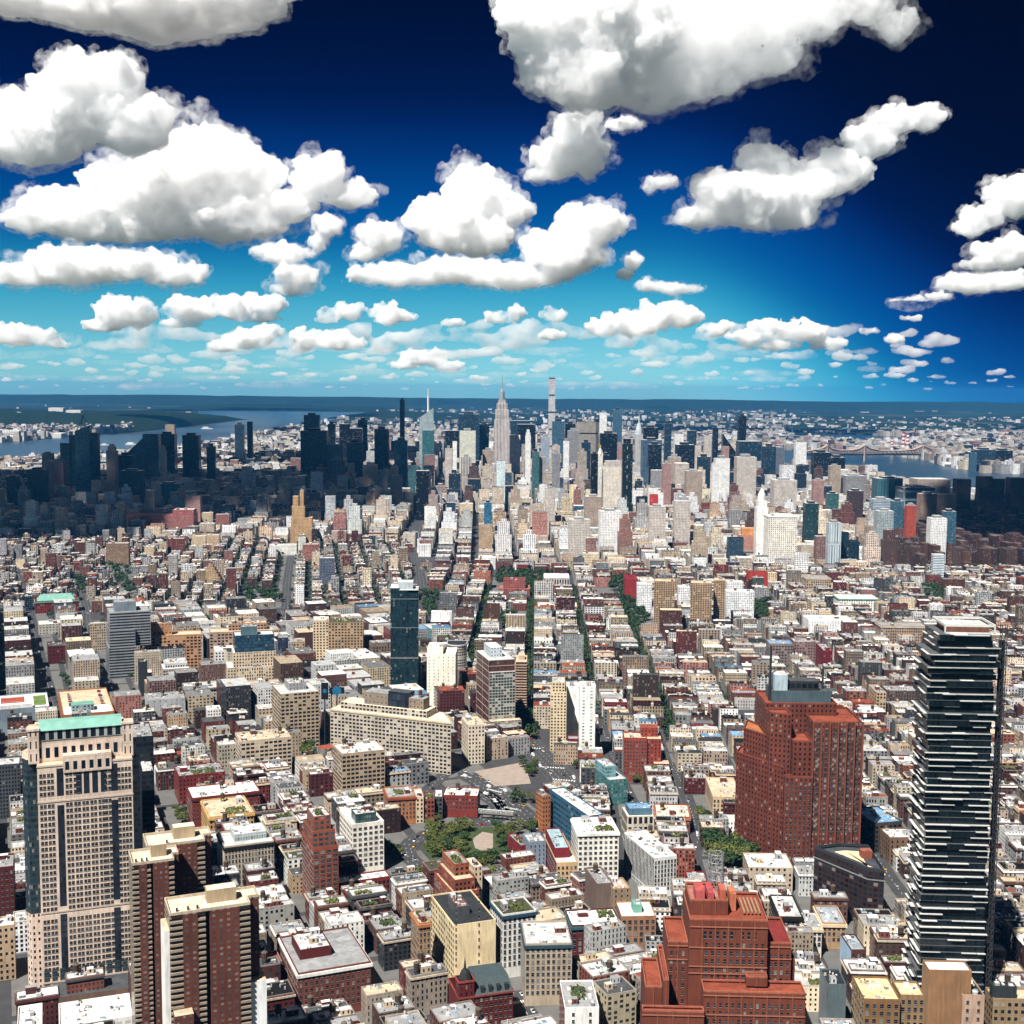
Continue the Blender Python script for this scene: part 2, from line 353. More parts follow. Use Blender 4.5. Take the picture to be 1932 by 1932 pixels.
# ---------------------------------------------------------------- placing a building by where its roof corner stands in the photo
CROP = {'c1': (.3373, 0, 1303.2), 'c2': (.3373, 643.5, 1303.2), 'c3': (.3373, 1280.4, 1303.2), 'c4': (.3373, 0, 936.7), 'c5': (.3373, 643.5, 936.7), 'c6': (.3373, 1280.4, 936.7),
        'f1': (.25295, 0, 700.5), 'f2': (.25295, 480.6, 700.5), 'f3': (.25295, 961.1, 700.5), 'f4': (.25295, 1443.3, 700.5), 'd': (1, 0, 0)}
def cp(crop, x, y=0): k, a, b = CROP[crop]; return a+k*x, b+k*y
FOOT = []      # footprints nothing else may be built on
LAND = []      # (px, py, short phrase) of landmarks for labels
def foot(poly, grow=2.5): FOOT.append([tuple(p) for p in offset_poly(poly, grow)])
def solve(p, d, tx):
    lo, hi = 0.0, 600.0
    f = lambda s: proj(p+d*s)[0]-tx
    a = f(lo)
    for s in (10, 20, 40, 80, 150, 300, 600):
        if f(s)*a <= 0: hi = s; break
    else: return 30.0
    for _ in range(40):
        m = (lo+hi)/2
        if f(m)*a > 0: lo = m
        else: hi = m
    return max(lo, 2.0)
def place(crop, x, y, xr, base=None, h=None, a=0, back=None, d=20.0, Y=None):
    """-> ground corner, yaw, width, depth, height"""
    px, py = cp(crop, x, y)
    if Y is not None:
        p = at_dist(px, py, Y); h = p.z
    elif base is not None:
        g = G(px, cp(crop, 0, base)[1]); r = ray(px, py); t = g.y/r.y; h = CH+r.z*t; p = Vector((r.x*t, g.y, h))
    else: p = G(px, py, h)
    A = R(a); dx = Vector((math.cos(A), math.sin(A), 0)); dy = Vector((-math.sin(A), math.cos(A), 0))
    w = solve(p, dx, cp(crop, xr)[0])
    if back is not None:
        q = solve(p, dy, cp(crop, back)[0]); d = q if q < 66 else (d if d != 20.0 else 34.0)
    return Vector((p.x, p.y, 0)), A, w, d, h
def rect(loc, A, x0, x1, y0, y1):
    c, s = math.cos(A), math.sin(A)
    return [(loc.x+x*c-y*s, loc.y+x*s+y*c) for x, y in ((x0, y0), (x1, y0), (x1, y1), (x0, y1))]
def side_only(t): return False
def hero(name, label, cat, crop, x, y, xr, st=None, roof='white', base=None, h=None, a=22, back=None, d=20.0, Y=None, rw=0, cornice=None, para=1.0, tops='bu', tiers=(), short=None, group=None, pent=None, side=None, base_st=None, cut=None):
    loc, A, w, d, h = place(crop, x, y, xr, base, h, a, back, d, Y)
    rng = random.Random(int(x*131+y*17+len(label)))
    st = dict(st or sty()); st['seed'] = rng.random()*50
    t = thing(name, label, cat, loc, A, group)
    mx, my = cp(crop, (x+xr)/2, y); LAND.append((mx, my, short or label, loc.y))
    foot(rect(loc, A, 0, w, 0, d))
    wst = dict(st)
    if rw: wst['wf'] = 0
    m = MB(); P = [(0, 0), (w, 0), (w, d), (0, d)]
    z0 = 0.0
    if base_st: m.prism(P, 0, base_st[0], base_st[1]); z0 = base_st[0]
    zt = h-para
    sides = [dict(st) if rw and i in (2,) else wst for i in range(4)]
    if side: sides[3] = dict(side, seed=1.0)
    for i in range(4): m.wall(P[i], P[(i+1) % 4], z0, zt, sides[i])
    m.obj('wall', t)
    m = MB(); m.cap(P, zt-.15, roof); m.obj('roof', t, [ROOF, ROOF])
    if para > 0: m = MB(); m.ring(P, .45, zt, h, st['col']); m.obj('parapet', t)
    if cornice: m = MB(); m.ring(P, -.9, h-2.2-para, h-para-.2, cornice); m.obj('cornice', t)
    if rw:
        runs = [(0, 0, w, 0, z0+4, zt-1.2, st['bay'], st['fl'], st['wf'], st['hf'])]
        v = Vector((-loc.x, -loc.y)); 
        if side is None or side['wf'] > 0:
            if v.dot(Vector((-math.cos(A), -math.sin(A)))) > 0: runs.append((0, d, 0, 0, z0+4, zt-1.2, st['bay'], st['fl'], st['wf'], st['hf']))
            else: runs.append((w, 0, w, d, z0+4, zt-1.2, st['bay'], st['fl'], st['wf'], st['hf']))
        put_windows(t, runs, rng, rw if rw > 1 else 100)
    zc = zt-.15; ext = (0, w, 0, d)
    for (i0, i1, j0, j1, hh, *o) in tiers:                    # setbacks as fractions of w, d
        x0, x1, y0, y1 = i0*w, i1*w, j0*d, j1*d; ts = dict(o[0] if o else st); ts['seed'] = 3.0; rf = o[1] if len(o) > 1 else roof
        nm = o[2] if len(o) > 2 else 'upper_wall'
        m = MB(); m.box(x0, x1, y0, y1, zc, h+hh, ts); u = m.obj(nm, t)
        m = MB(); m.cap([(x0, y0), (x1, y0), (x1, y1), (x0, y1)], h+hh, rf, 0); m.obj('roof', u, [ROOF, ROOF])
        m = MB(); m.ring([(x0, y0), (x1, y0), (x1, y1), (x0, y1)], .4, h+hh, h+hh+.9, ts['col']); m.obj('parapet', u)
        ext = (x0, x1, y0, y1); zl = h+hh
    if tiers: roof_kit(t, ext, zl+.01, rng, tops, cc(roof), st['col'])
    else: roof_kit(t, (.6, w-.6, .6, d-.6), zc+.01, rng, tops, cc(roof), st['col'])
    if loc.y < 1900 and tops and not side_only(tiers):
        x0, x1, y0, y1 = ext if tiers else (.6, w-.6, .6, d-.6); zz = zl if tiers else zc; m = MB()
        for _ in range(int(min(26, 5+(x1-x0)*(y1-y0)/55))):
            a_, b_ = rng.uniform(x0, x1-1.2), rng.uniform(y0, y1-1.6); s_ = rng.choice((rng.uniform(.4, .9), rng.uniform(.6, 2.4))); m.box(a_, min(a_+s_, x1), b_, min(b_+s_*rng.uniform(.5, 2.2), y1), zz, zz+rng.uniform(.3, 1.7), blank(rng.choice((C['lgrey'], C['dgrey'], C['white'], C['grey'], C['brick'], C['sand']))), rng.choice(('lgrey', 'white', 'grey', 'dgrey')))
        tag(m.obj('roof_clutter', t), kind='stuff')
    return t, w, d, h
# ---------------------------------------------------------------- the setting: ground, street surface, rivers, hills, roads
def sheet(name, pts, z, mat, kind='structure', label=None):
    me = bpy.data.meshes.new(name); me.from_pydata([(p[0], p[1], z) for p in pts], [], [tuple(range(len(pts)))]); me.materials.append(mat)
    if me.polygons[0].normal.z < 0: me.flip_normals()
    return tag(link(name, me), label, None, None, kind)
def far_ground_mat():
    m, nt, b, N, L = newmat('countryside'); geo = N('ShaderNodeNewGeometry')
    mp = N('ShaderNodeVectorMath', operation='MULTIPLY'); mp.inputs[1].default_value = (.0011, .0006, .001); L(geo.outputs['Position'], mp.inputs[0])
    n1 = N('ShaderNodeTexNoise'); n1.inputs['Scale'].default_value = 1; n1.inputs['Detail'].default_value = 9; n1.inputs['Roughness'].default_value = .65; L(mp.outputs[0], n1.inputs['Vector'])
    r = N('ShaderNodeValToRGB'); L(n1.outputs['Fac'], r.inputs[0]); e = r.color_ramp.elements
    e[0].position = .40; e[0].color = (.010, .020, .012, 1); e[1].position = .72; e[1].color = (.10, .10, .095, 1)
    q = e.new(.54); q.color = (.018, .030, .018, 1)
    L(r.outputs[0], b.inputs['Base Color']); b.inputs['Roughness'].default_value = 1; b.inputs['Specular IOR Level'].default_value = 0
    return m
def water_mat():
    m, nt, b, N, L = newmat('river_water'); geo = N('ShaderNodeNewGeometry')
    b.inputs['Base Color'].default_value = (.006, .042, .075, 1); b.inputs['Roughness'].default_value = .28; b.inputs['Specular IOR Level'].default_value = .5
    n1 = N('ShaderNodeTexNoise'); n1.inputs['Scale'].default_value = .03; n1.inputs['Detail'].default_value = 8; L(geo.outputs['Position'], n1.inputs['Vector'])
    bp = N('ShaderNodeBump'); bp.inputs['Strength'].default_value = .35; bp.inputs['Distance'].default_value = 4; L(n1.outputs['Fac'], bp.inputs['Height']); L(bp.outputs[0], b.inputs['Normal'])
    return m
RH = 31000.0
ring_ = [(RH*math.sin(R(a)), RH*math.cos(R(a))) for a in range(-60, 61, 2)]
sheet('ground', [(-1500, -400), (1500, -400)][::-1]+ring_, -1.0, far_ground_mat())
WATER_M = water_mat()
def gp(*pts): return [tuple(G(x, y)[:2]) for x, y in pts]
HUD = gp((-120, 884), (60, 877), (150, 868), (215, 866), (330, 852), (420, 838), (500, 822), (560, 806), (640, 790), (700, 779), (640, 773), (520, 765), (400, 762.5), (372, 769), (374, 779), (345, 792), (290, 801), (262, 812), (215, 818), (140, 822), (60, 832), (-120, 842))
EAST = gp((1460, 880), (1482, 898), (1540, 905), (1640, 905), (1672, 915), (1690, 925), (1790, 936), (1850, 952), (1985, 962), (1985, 898), (1850, 893), (1790, 882), (1740, 868), (1690, 861), (1640, 858), (1540, 848), (1460, 850))
HARL = gp((1490, 832), (1600, 838), (1720, 842), (1720, 826), (1600, 820), (1490, 818))
sheet('river', HUD, 0.6, WATER_M); sheet('east_river', EAST, 0.6, WATER_M); sheet('upper_river', HARL, 0.6, WATER_M)
WATER = [HUD, EAST, HARL]
sheet('street', [(-3500, 300), (3500, 300), (4200, 5200), (3000, 9000), (-3600, 9000), (-4200, 6200)], -0.4, M['asphalt'])
# Palisades ridge across the Hudson and far rolling hills on the skyline
def ridge(name, prof, Y0, Y1, mat, n=5, seed=0, label=None):
    """prof: (px at the middle distance, height m); a broad hill between distances Y0 and Y1"""
    rg = np.random.default_rng(seed); v = []; f = []; Ym = (Y0+Y1)/2; m = 9
    xs = np.linspace(prof[0][0], prof[-1][0], 90); hs = np.interp(xs, [p[0] for p in prof], [p[1] for p in prof])
    nz = np.convolve(rg.normal(size=130), np.ones(7)/7, 'same')[:90]
    for i, px in enumerate(xs):
        for j in range(m):
            s = j/(m-1); Y = Y0+(Y1-Y0)*s; k = (math.sin(math.pi*s)**.45)
            v.append(((px-966)/FP*Ym, Y+rg.normal()*20, -2+max(0, hs[i]*(1+.10*nz[i]+.03*rg.normal()))*k))
    for i in range(89):
        for j in range(m-1): a = i*m+j; f.append((a, a+m, a+m+1, a+1))
    me = bpy.data.meshes.new(name); me.from_pydata(v, [], f); me.materials.append(mat)
    for p in me.polygons: p.use_smooth = True
    return tag(link(name, me), label, None, None, 'structure')
WOOD = plain('wooded_slope', (.007, .015, .008), 1, .5, .01, 0, c2=(.018, .028, .014))
ridge('hill', [(-300, 130), (100, 130), (200, 125), (300, 118), (345, 95), (370, 60), (382, 0)], 10500, 15000, WOOD, seed=1)
ridge('hills', [(-400, 175), (0, 168), (300, 182), (600, 170), (900, 160), (1200, 168), (1500, 158), (1800, 166), (2400, 160)], 26500, 30500, WOOD, seed=2)
ridge('hills', [(330, 0), (380, 60), (520, 70), (700, 40), (760, 0)], 20000, 25000, WOOD, seed=3)
ridge('terrain', [(640, 0), (700, 60), (760, 70), (850, 45), (1000, 30), (1100, 0)], 15500, 19000, WOOD, seed=4)
# roads near the tunnel rotary, the bare lot, the park ground
def strip(pts, wd):
    """ground polygon strip around pixel polyline -> list of quads (world)"""
    P = [Vector(G(*p)[:2]) for p in pts]; Lf = []; Rt = []
    for i, p in enumerate(P):
        d = (P[min(i+1, len(P)-1)]-P[max(i-1, 0)]).normalized(); n = Vector((-d.y, d.x)); Lf.append(p+n*wd/2); Rt.append(p-n*wd/2)
    return P, Lf, Rt
ROADS = []   # (P, width) kept free of buildings
def road(name, pts, wd, mat='asphalt', z=.03, marks=0, kerb=True):
    P, Lf, Rt = strip(pts, wd); v = []; f = []
    for a, b in zip(Lf, Rt): v += [(a.x, a.y, z), (b.x, b.y, z)]
    for i in range(len(P)-1): f.append((2*i+1, 2*i+3, 2*i+2, 2*i))
    me = bpy.data.meshes.new(name); me.from_pydata(v, [], f); me.materials.append(M[mat]); tag(link(name, me), kind='structure'); ROADS.append((P, wd))
    v = []; f = []
    for k in range(1, marks):
        off = -wd/2+wd*k/marks
        for a, b in zip(P[:-1], P[1:]):
            L = (b-a).length; d = (b-a)/max(L, .01); n = Vector((-d.y, d.x)); s = 0
            while s < L-3:
                q = a+d*s+n*off; e = a+d*(s+3)+n*off; i = len(v)
                v += [((q-n*.12).x, (q-n*.12).y, z+.02), ((q+n*.12).x, (q+n*.12).y, z+.02), ((e+n*.12).x, (e+n*.12).y, z+.02), ((e-n*.12).x, (e-n*.12).y, z+.02)]; f.append((i, i+3, i+2, i+1)); s += 9
    if v: me = bpy.data.meshes.new('road_marking'); me.from_pydata(v, [], f); me.materials.append(M['line']); tag(link('road_marking', me), kind='structure')
    if kerb:
        bars_ = []
        for E_ in (Lf, Rt):
            for a, b in zip(E_[:-1], E_[1:]): bars_.append(((a.x, a.y, .06), (b.x, b.y, .06), .14))
        tag(bars('kerb', bars_, M['pave']), kind='structure')
def c2p(*p): return [cp('c2', *q) for q in p]
AVE = c2p((975, 150), (1010, 260), (1080, 350), (1180, 440), (1240, 520))
road('road', c2p((940, 60), (975, 190), (1040, 290), (1130, 380), (1230, 480), (1290, 560)), 30, marks=5)
RING = c2p((520, 1010), (430, 975), (375, 930), (360, 885), (400, 840), (480, 800), (600, 770), (720, 762), (830, 740), (900, 700), (880, 640), (820, 600), (740, 570), (690, 530))
road('road', RING, 17, marks=4)
road('road', c2p((700, 470), (860, 560), (960, 640), (1060, 720), (1150, 800)), 24, marks=4)
road('road', c2p((690, 470), (640, 430), (560, 480), (420, 620)), 14, marks=2)
road('road', c2p((800, 560), (860, 600), (905, 660), (930, 700)), 12, marks=2)
road('road', c2p((960, 1680), (1010, 1760), (1080, 1864), (1150, 1960)), 14, marks=2)
road('road', c2p((520, 1010), (640, 1100), (800, 1300)), 12, marks=2)
road('street_canyon', [cp('c4', *p) for p in ((50, 300), (150, 560), (200, 800), (290, 1140), (330, 1260))], 15, marks=2)
road('street_canyon', [cp('c4', *p) for p in ((430, 420), (490, 640), (510, 860), (600, 1040), (690, 1190))], 15, marks=3)
road('avenue', [cp('c4', *p) for p in ((1640, 200), (1625, 350), (1605, 480), (1600, 620), (1560, 760))], 17, marks=3)
road('avenue', [(966-170, 1120), (786, 1050), (800, 985), (826, 940), (838, 900)], 26, marks=4)
road('street', c2p((1640, 830), (1700, 760), (1640, 640), (1600, 560), (1560, 470), (1500, 330), (1460, 200)), 12, marks=2)
SOHO = [[(1002, 1105), (1003, 1180), (1003, 1260), (1003, 1330), (1001, 1395)], [(920, 1105), (910, 1160), (897, 1215), (884, 1262)], [(1088, 1115), (1094, 1180), (1101, 1240), (1110, 1290)], [(1172, 1130), (1190, 1180), (1215, 1240), (1242, 1320), (1268, 1400)]]
for s in SOHO: road('street', s, 15, marks=2)
road('street', [cp('c3', *p) for p in ((1050, 1900), (960, 1500), (1150, 1330), (1290, 1190), (1180, 1040), (1090, 900))][2:], 13, marks=2)
road('street', [cp('c3', *p) for p in ((60, 1000), (110, 830), (80, 700), (20, 520), (-40, 400))], 13, marks=2)
LOT = [Vector(p) for p in gp(*c2p((745, 452), (1025, 398), (1062, 520), (862, 535)))]
sheet('ground_lot', LOT, .05, M['sand'])
PARK = gp(*c2p((450, 870), (520, 800), (640, 770), (800, 760), (950, 770), (960, 870), (860, 950), (640, 960), (520, 980)))
sheet('park_ground', PARK, .05, plain('park_lawn', (.05, .075, .025), 1, .4, .1))
sheet('park_path', gp(*c2p((735, 830), (790, 790), (850, 800), (850, 880), (800, 900), (750, 880))), .09, M['sand'])
def in_poly(x, y, P):
    c = False; j = len(P)-1
    for i in range(len(P)):
        xi, yi = P[i][0], P[i][1]; xj, yj = P[j][0], P[j][1]
        if (yi > y) != (yj > y) and x < (xj-xi)*(y-yi)/(yj-yi)+xi: c = not c
        j = i
    return c
FOOT.append([(p.x, p.y) for p in LOT])
FOOT.append(PARK)
FOOT.append(gp(*c2p((420, 720), (640, 430), (700, 440), (1080, 380), (1095, 540), (1180, 770), (1250, 900), (1000, 840), (960, 960), (980, 1010), (800, 1095), (540, 1095), (530, 1150), (330, 1110), (240, 970), (250, 830), (420, 790))))
FOOT.append([tuple(G(*cp('c3', *q))[:2]) for q in ((150, 880), (415, 900), (430, 1100), (270, 1130), (150, 1100))])

for q in (((835, 545), (875, 420), (1130, 440), (1310, 440), (1310, 500), (1190, 520), (1130, 520), (1060, 610), (1010, 520), (900, 545)), ((1500, 450), (1592, 460), (1592, 620), (1500, 590)), ((1545, 575), (1690, 590), (1735, 780), (1640, 800), (1570, 660)), ((445, 520), (560, 520), (570, 620), (530, 740), (455, 680)), ((865, 680), (1000, 640), (1010, 760), (910, 790))):
    FOOT.append([tuple(G(*cp('c5', *e))[:2]) for e in q])
for q in (((310, 650), (430, 590), (495, 580), (495, 760), (420, 740)), ((1345, 500), (1495, 505), (1485, 620), (1345, 600)), ((1095, 175), (1305, 185), (1300, 245), (1105, 240))):
    FOOT.append([tuple(G(*cp('c6', *e))[:2]) for e in q])
for q in (((590, 360), (710, 370), (770, 580), (700, 580), (630, 480)), ((1345, 520), (1570, 520), (1590, 650), (1370, 620)), ((415, 420), (485, 460), (485, 590), (425, 550))):
    FOOT.append([tuple(G(*cp('c4', *e))[:2]) for e in q])
for q in (((1700, 260), (1810, 300), (1800, 440), (1690, 410)), ((950, 650), (1050, 670), (1075, 800), (990, 800))):
    FOOT.append([tuple(G(*cp('c1', *e))[:2]) for e in q])
# zebra crossings
def crosswalk(x, y, ang, w, n=9):
    g = G(*cp('c2', x, y)); c, s = math.cos(R(ang)), math.sin(R(ang)); v = []; f = []
    for k in range(n):
        u0 = (k-n/2)*w/n; u1 = u0+w/n*.55; i = len(v)
        for u, t in ((u0, -1.6), (u1, -1.6), (u1, 1.6), (u0, 1.6)): v.append((g.x+u*c-t*s, g.y+u*s+t*c, .075))
        f.append((i, i+1, i+2, i+3))
    me = bpy.data.meshes.new('crosswalk'); me.from_pydata(v, [], f); me.materials.append(M['line']); tag(link('crosswalk', me), kind='structure')
for x, y, a_, w_ in ((1060, 320, -10, 24), (1190, 430, -10, 24), (960, 660, -30, 18), (1110, 760, -30, 18), (1000, 1740, 20, 12), (700, 480, -30, 12), (1250, 500, -15, 24), (860, 560, -35, 18), (440, 985, 40, 14), (610, 460, 60, 12)): crosswalk(x, y, a_, w_)
# ================================================================ LANDMARK BUILDINGS, near to far
WARE = dict(bay=4.2, fl=4.0, wf=.68, hf=.55)
def loft(col, **k): return sty(col, **{**WARE, **k})
H = hero
# --- left foreground: the big stone office tower with the green copper roof
def stone_tower():
    loc, A, w, d, h = place('c1', 205, 385, 738, base=1700, a=20, d=42)
    t = thing('office_tower', 'tall pink stone office tower with green copper roof bar and glass left corner', 'tower', loc, A); LAND.append((160, 1500, 'the copper-topped stone tower', loc.y)); foot(rect(loc, A, -14, w, 0, d))
    S0 = C['stone']; S0 = (.70, .57, .47)
    st = sty(S0, w/11/1.0, 3.95, .56, .5, 'navy', .1); st['wf'] = 0
    fl = h/42
    m = MB(); m.box(0, w, 0, d, 0, h-9, st); m.obj('wall', t)
    # pavilions of the stepped top
    top = h+10
    m = MB(); m.box(w*.27, w*.78, -.8, 6, h-10, h+1, sty(S0, w/11, 9, .5, .6, 'navy', 0), S0); c_ = m.obj('upper_wall', t)
    m = MB(); m.box(0, w, .0, d, h-9, h-4, st, 'sand'); m.obj('terrace', t)
    m = MB(); m.box(-1, w-2, 6, d, h-4, top, sty(S0, w/11, 12, .5, .55, 'navy', 0), 'sand'); m.obj('crown_wall', t)
    for x in (-5, w-5.5): m = MB(); m.box(x, x+6.5, 4.5, 13, h-4, top+8, sty(S0, 3.2, 8, .25, .6, 'dark', 0), 'stone'); m.ring([(x, 4.5), (x+6.5, 4.5), (x+6.5, 13), (x, 13)], -.5, top+7, top+8.3, S0); m.obj('corner_pavilion', t)
    m = MB(); m.box(1.5, w-5.5, 5.6, 26, top, top+6.5, sty((.42, .44, .42), w/11, 7, .62, .9, 'dark', 0)); m.obj('colonnade', t)
    v = [(1.5, 4.8, top+6.5), (w-5.5, 4.8, top+6.5), (w-5.5, 10, top+11), (1.5, 10, top+11), (1.5, 17, top+11), (w-5.5, 17, top+11), (1.5, 26, top+6.5), (w-5.5, 26, top+6.5)]
    me = bpy.data.meshes.new('copper_roof'); me.from_pydata(v, [], [(0, 1, 2, 3), (3, 2, 5, 4), (4, 5, 7, 6), (1, 7, 5, 2), (0, 3, 4, 6)]); me.materials.append(M['copper']); link('copper_roof', me, t)
    # left glass bay on a stone foot
    gs = sty((.05, .075, .09), 1.6, 3.95, .86, .62, (.015, .03, .04), .05)
    gp_ = [(0, 10), (0, 38), (-9, 38), (-14, 33), (-14, 16), (-9, 10)]
    gp_ = [(-6, 8), (0, 8), (0, 36), (-6, 36), (-9, 30), (-9, 14)]
    m = MB(); m.prism(gp_, h*.33, h-2, gs, 'stone'); m.obj('glass_bay', t)
    m = MB(); m.prism(gp_, 0, h*.33, sty(S0, 3.4, 3.95, .4, .5, 'navy')); m.obj('bay_foot', t)
    m = MB(); m.prism([(-5, 14), (0, 14), (0, 34), (-5, 34)], h-2, h+14, gs, 'stone'); m.obj('glass_bay', t)
    # dark vertical shafts of glazing
    sh = []; 
    for f in (.235, .805): sh += [(w*f-2, w*f+2, h*.05, h*.335), (w*f-2, w*f+2, h*.37, h*.80), (w*f-2, w*f+2, h*.84, h*.955)]
    for f in (.43, .51, .60, .69): sh.append((w*f-1.7, w*f+1.7, h*.84, h*.955))
    for x0, x1, z0, z1 in sh:
        m = MB(); m.box(x0, x1, -.12, .3, z0, z1, sty((.035, .04, .05), 2.0, 3.95, .8, .7, (.015, .022, .035), 0)); m.obj('glazed_shaft', t)
    # piers and string courses
    solid('string_course', [(-.3, w+.3, -.35, -.02, h*k, h*k+1.1) for k in (.045, .345, .815, .965)], plain('pale_stone', (.62, .50, .41)), t)
    cols = [f for f in [(.055), (.135), (.325), (.41), (.495), (.58), (.665), (.735), (.875), (.95)]]
    rng = random.Random(3); spots = []
    for j in range(int(h/3.95)-1):
        z = h-9-3.95*(j+1)+1.0
        for i, f in enumerate(cols):
            if h*.84 < z < h*.955 and .42 < f < .70: continue
            if any(h*k-2.6 < z < h*k+1.2 for k in (.045, .345, .815, .965)): continue
            for s in (-1, 1): spots.append((w*f+s*1.08, -.001, z))
    v = []; f_ = []; mi = []
    for k, (x, y, z) in enumerate(spots):
        kd = rng.choice((0, 0, 0, 0, 1)); me = window_mesh(1.75, 2.15, kd)
        if k < 100: link('window', me, t, (x, y, z), 0)
        else:
            n = len(v)
            for p in me.vertices: v.append((x+p.co.x, y+p.co.y, z+p.co.z))
            for p in me.polygons: f_.append(tuple(n+i for i in p.vertices)); mi.append(kd if p.material_index == 0 else 3)
    me = bpy.data.meshes.new('windows'); me.from_pydata(v, [], f_)
    for q in ('glass', 'glass2', 'blind', 'frame'): me.materials.append(M[q])
    me.polygons.foreach_set('material_index', mi); tag(link('windows', me, t), kind='stuff')
    m = MB(); 
    for i in range(12): m.box(w*(i+.5)/12-1.6, w*(i+.5)/12+1.6, -.2, .2, 3, 16, sty((.1, .12, .12), 1.6, 3.2, .85, .8, (.03, .05, .055), 0))
    m.obj('lobby_glazing', t)
    m = MB(); m.box(w*.1, w+6, -22, -.4, 0, 7, blank((.24, .16, .12)), 'dgrey'); m.obj('entrance_block', t)
stone_tower()
glz = sty((.03, .035, .045), 2.4, 3.9, .92, .62, (.012, .018, .026), .04)
H('office_tower', 'dark glass slab tower directly behind the copper-topped stone tower', 'tower', 'c1', 722, 262, 858, glz, 'grey', Y=885, a=20, d=40, tops='uu', short='the dark glass slab')
H('office_tower', 'lower dark glass wing beside the copper-topped stone tower', 'tower', 'c1', 792, 452, 862, glz, 'lgrey', Y=862, a=20, d=30, tops='u')
# --- three brown brick apartment slabs
BALC = plain('balcony_rail', (.31, .25, .19))
def brick_slab(x, y, xr, h, label, w_over=None, lower=True):
    loc, A, w, d, h = place('c1', x, y, xr, h=h, a=22, d=22)
    t = thing('apartment_tower', label, 'apartment tower', loc, A, 'brown brick apartment slabs'); mx, my = cp('c1', (x+xr)/2, y); LAND.append((mx, my, 'the brown brick slabs', loc.y)); foot(rect(loc, A, -3, w+2, -3, d+2), 1)
    br = (.20, .072, .045); fl = h/39
    bs = sty(br, 3.4, fl, .42, .42, (.10, .10, .10), .35); bal = sty((.40, .33, .25), 30, fl, .97, .5, (.012, .010, .010), 0)
    secs = [(0, .14, 1.2, bal), (.14, .30, 0, bs), (.30, .385, 1.2, bal), (.385, .43, 6, blank(br)), (.43, .75, 0, bs), (.75, .87, 1.2, bal), (.87, 1.0, 9, bs)]
    for a, b, off, s in secs:
        nm = 'balcony_stack' if s is bal else ('recess_wall' if off == 6 else 'brick_wall')
        m = MB(); m.box(w*a, w*b, off, d, 0, h-1.5, s); o = m.obj(nm, t)
        if s is bal:
            rail = BALC; rest_ = []
            for k in range(int((h-6)/fl)-1, -1, -1):
                bx_ = (w*a+.1, w*b-.1, off-1.3, off-.02, 3+fl*k, 3+fl*k+1.15)
                if k > 6: solid('balcony', [bx_], rail, o)
                else: rest_.append(bx_)
            tag(solid('balconies', rest_, rail, o), kind='stuff')
    rim = [(0, 0), (w*.87, 0), (w*.87, 9), (w, 9), (w, d), (0, d)]
    m = MB(); m.cap(rim, h-1.5, (.72, .62, .48), 0); m.obj('roof', t, [ROOF, ROOF])
    m = MB(); m.ring(rim, .6, h-1.5, h, (.55, .46, .35)); m.obj('parapet', t)
    m = MB(); m.box(w*.43, w*.75, d*.42, d*.75, h-1.5, h+5.6, blank((.46, .37, .25)), (.72, .62, .48)); m.obj('penthouse', t)
    solid('roof_vent', [(w*f, w*f+1, d*.2, d*.2+1, h-1.5, h+.3) for f in (.08, .2, .3, .9)], M['dark'], t)
    if lower:
        m = MB(); m.box(w*.86, w*1.05, 2.5, d, 0, h*.62, blank((.85, .83, .80)), 'sand'); m.obj('white_party_wall', t)
        m = MB(); m.box(w*.02, w*.22, -7, -.02, 0, h*.56, sty(br, 3.4, fl, .42, .42, (.10, .10, .10), .35), 'sand'); m.obj('low_wing', t)
        m = MB(); m.box(-2.6, -.02, 1, d*.8, 0, h*.92, blank((.80, .77, .73)), 'sand'); m.obj('white_party_wall', t)
    return t
brick_slab(820, 868, 1195, 118, 'brown brick apartment slab, farthest of three, tan penthouse touching the grey classical block', lower=False)
brick_slab(738, 965, 1010, 118, 'brown brick apartment slab between the stone tower and its nearer twin', lower=False)
brick_slab(948, 1246, 1466, 118, 'nearest brown brick apartment slab with tan penthouse and white side walls')
H('loft_building', 'dark red brick block on a tan base at the left edge', 'loft building', 'c1', -110, 1000, 76, sty('dred', 3.2, 4, .45, .5, 'dark', .2), 'grey', base=1400, a=20, d=26, rw=1, tops='bu')
H('loft_building', 'tan loft with white wall poster below the dark red brick block at left edge', 'loft building', 'c1', -110, 1330, 80, sty('tan', 3.2, 4, .45, .5, 'dark', .2), 'white', base=1640, a=20, d=16, tops='bu')
H('apartment_building', 'grey ribbed block behind the left glass corner of the stone tower', 'apartment building', 'c1', -60, 420, 110, sty('dgrey', 2.5, 3.4, .6, .6, 'navy', .1), 'lgrey', base=720, a=20, d=24, tops='bu')
# low white market hall at the corner
H('market_hall', 'low white roofed hall at the foot of the copper-topped stone tower', 'hall', 'c1', 330, 1880, 740, sty('white', 5, 5, .7, .4, 'grey', 0), 'white', h=16, a=20, back=235, tops='kku', short='the white market hall')
H('market_hall', 'small white block left of the low white market hall', 'hall', 'c1', 95, 1900, 235, sty('white', 5, 5, .3, .4), 'white', h=20, a=20, back=85, tops='u')
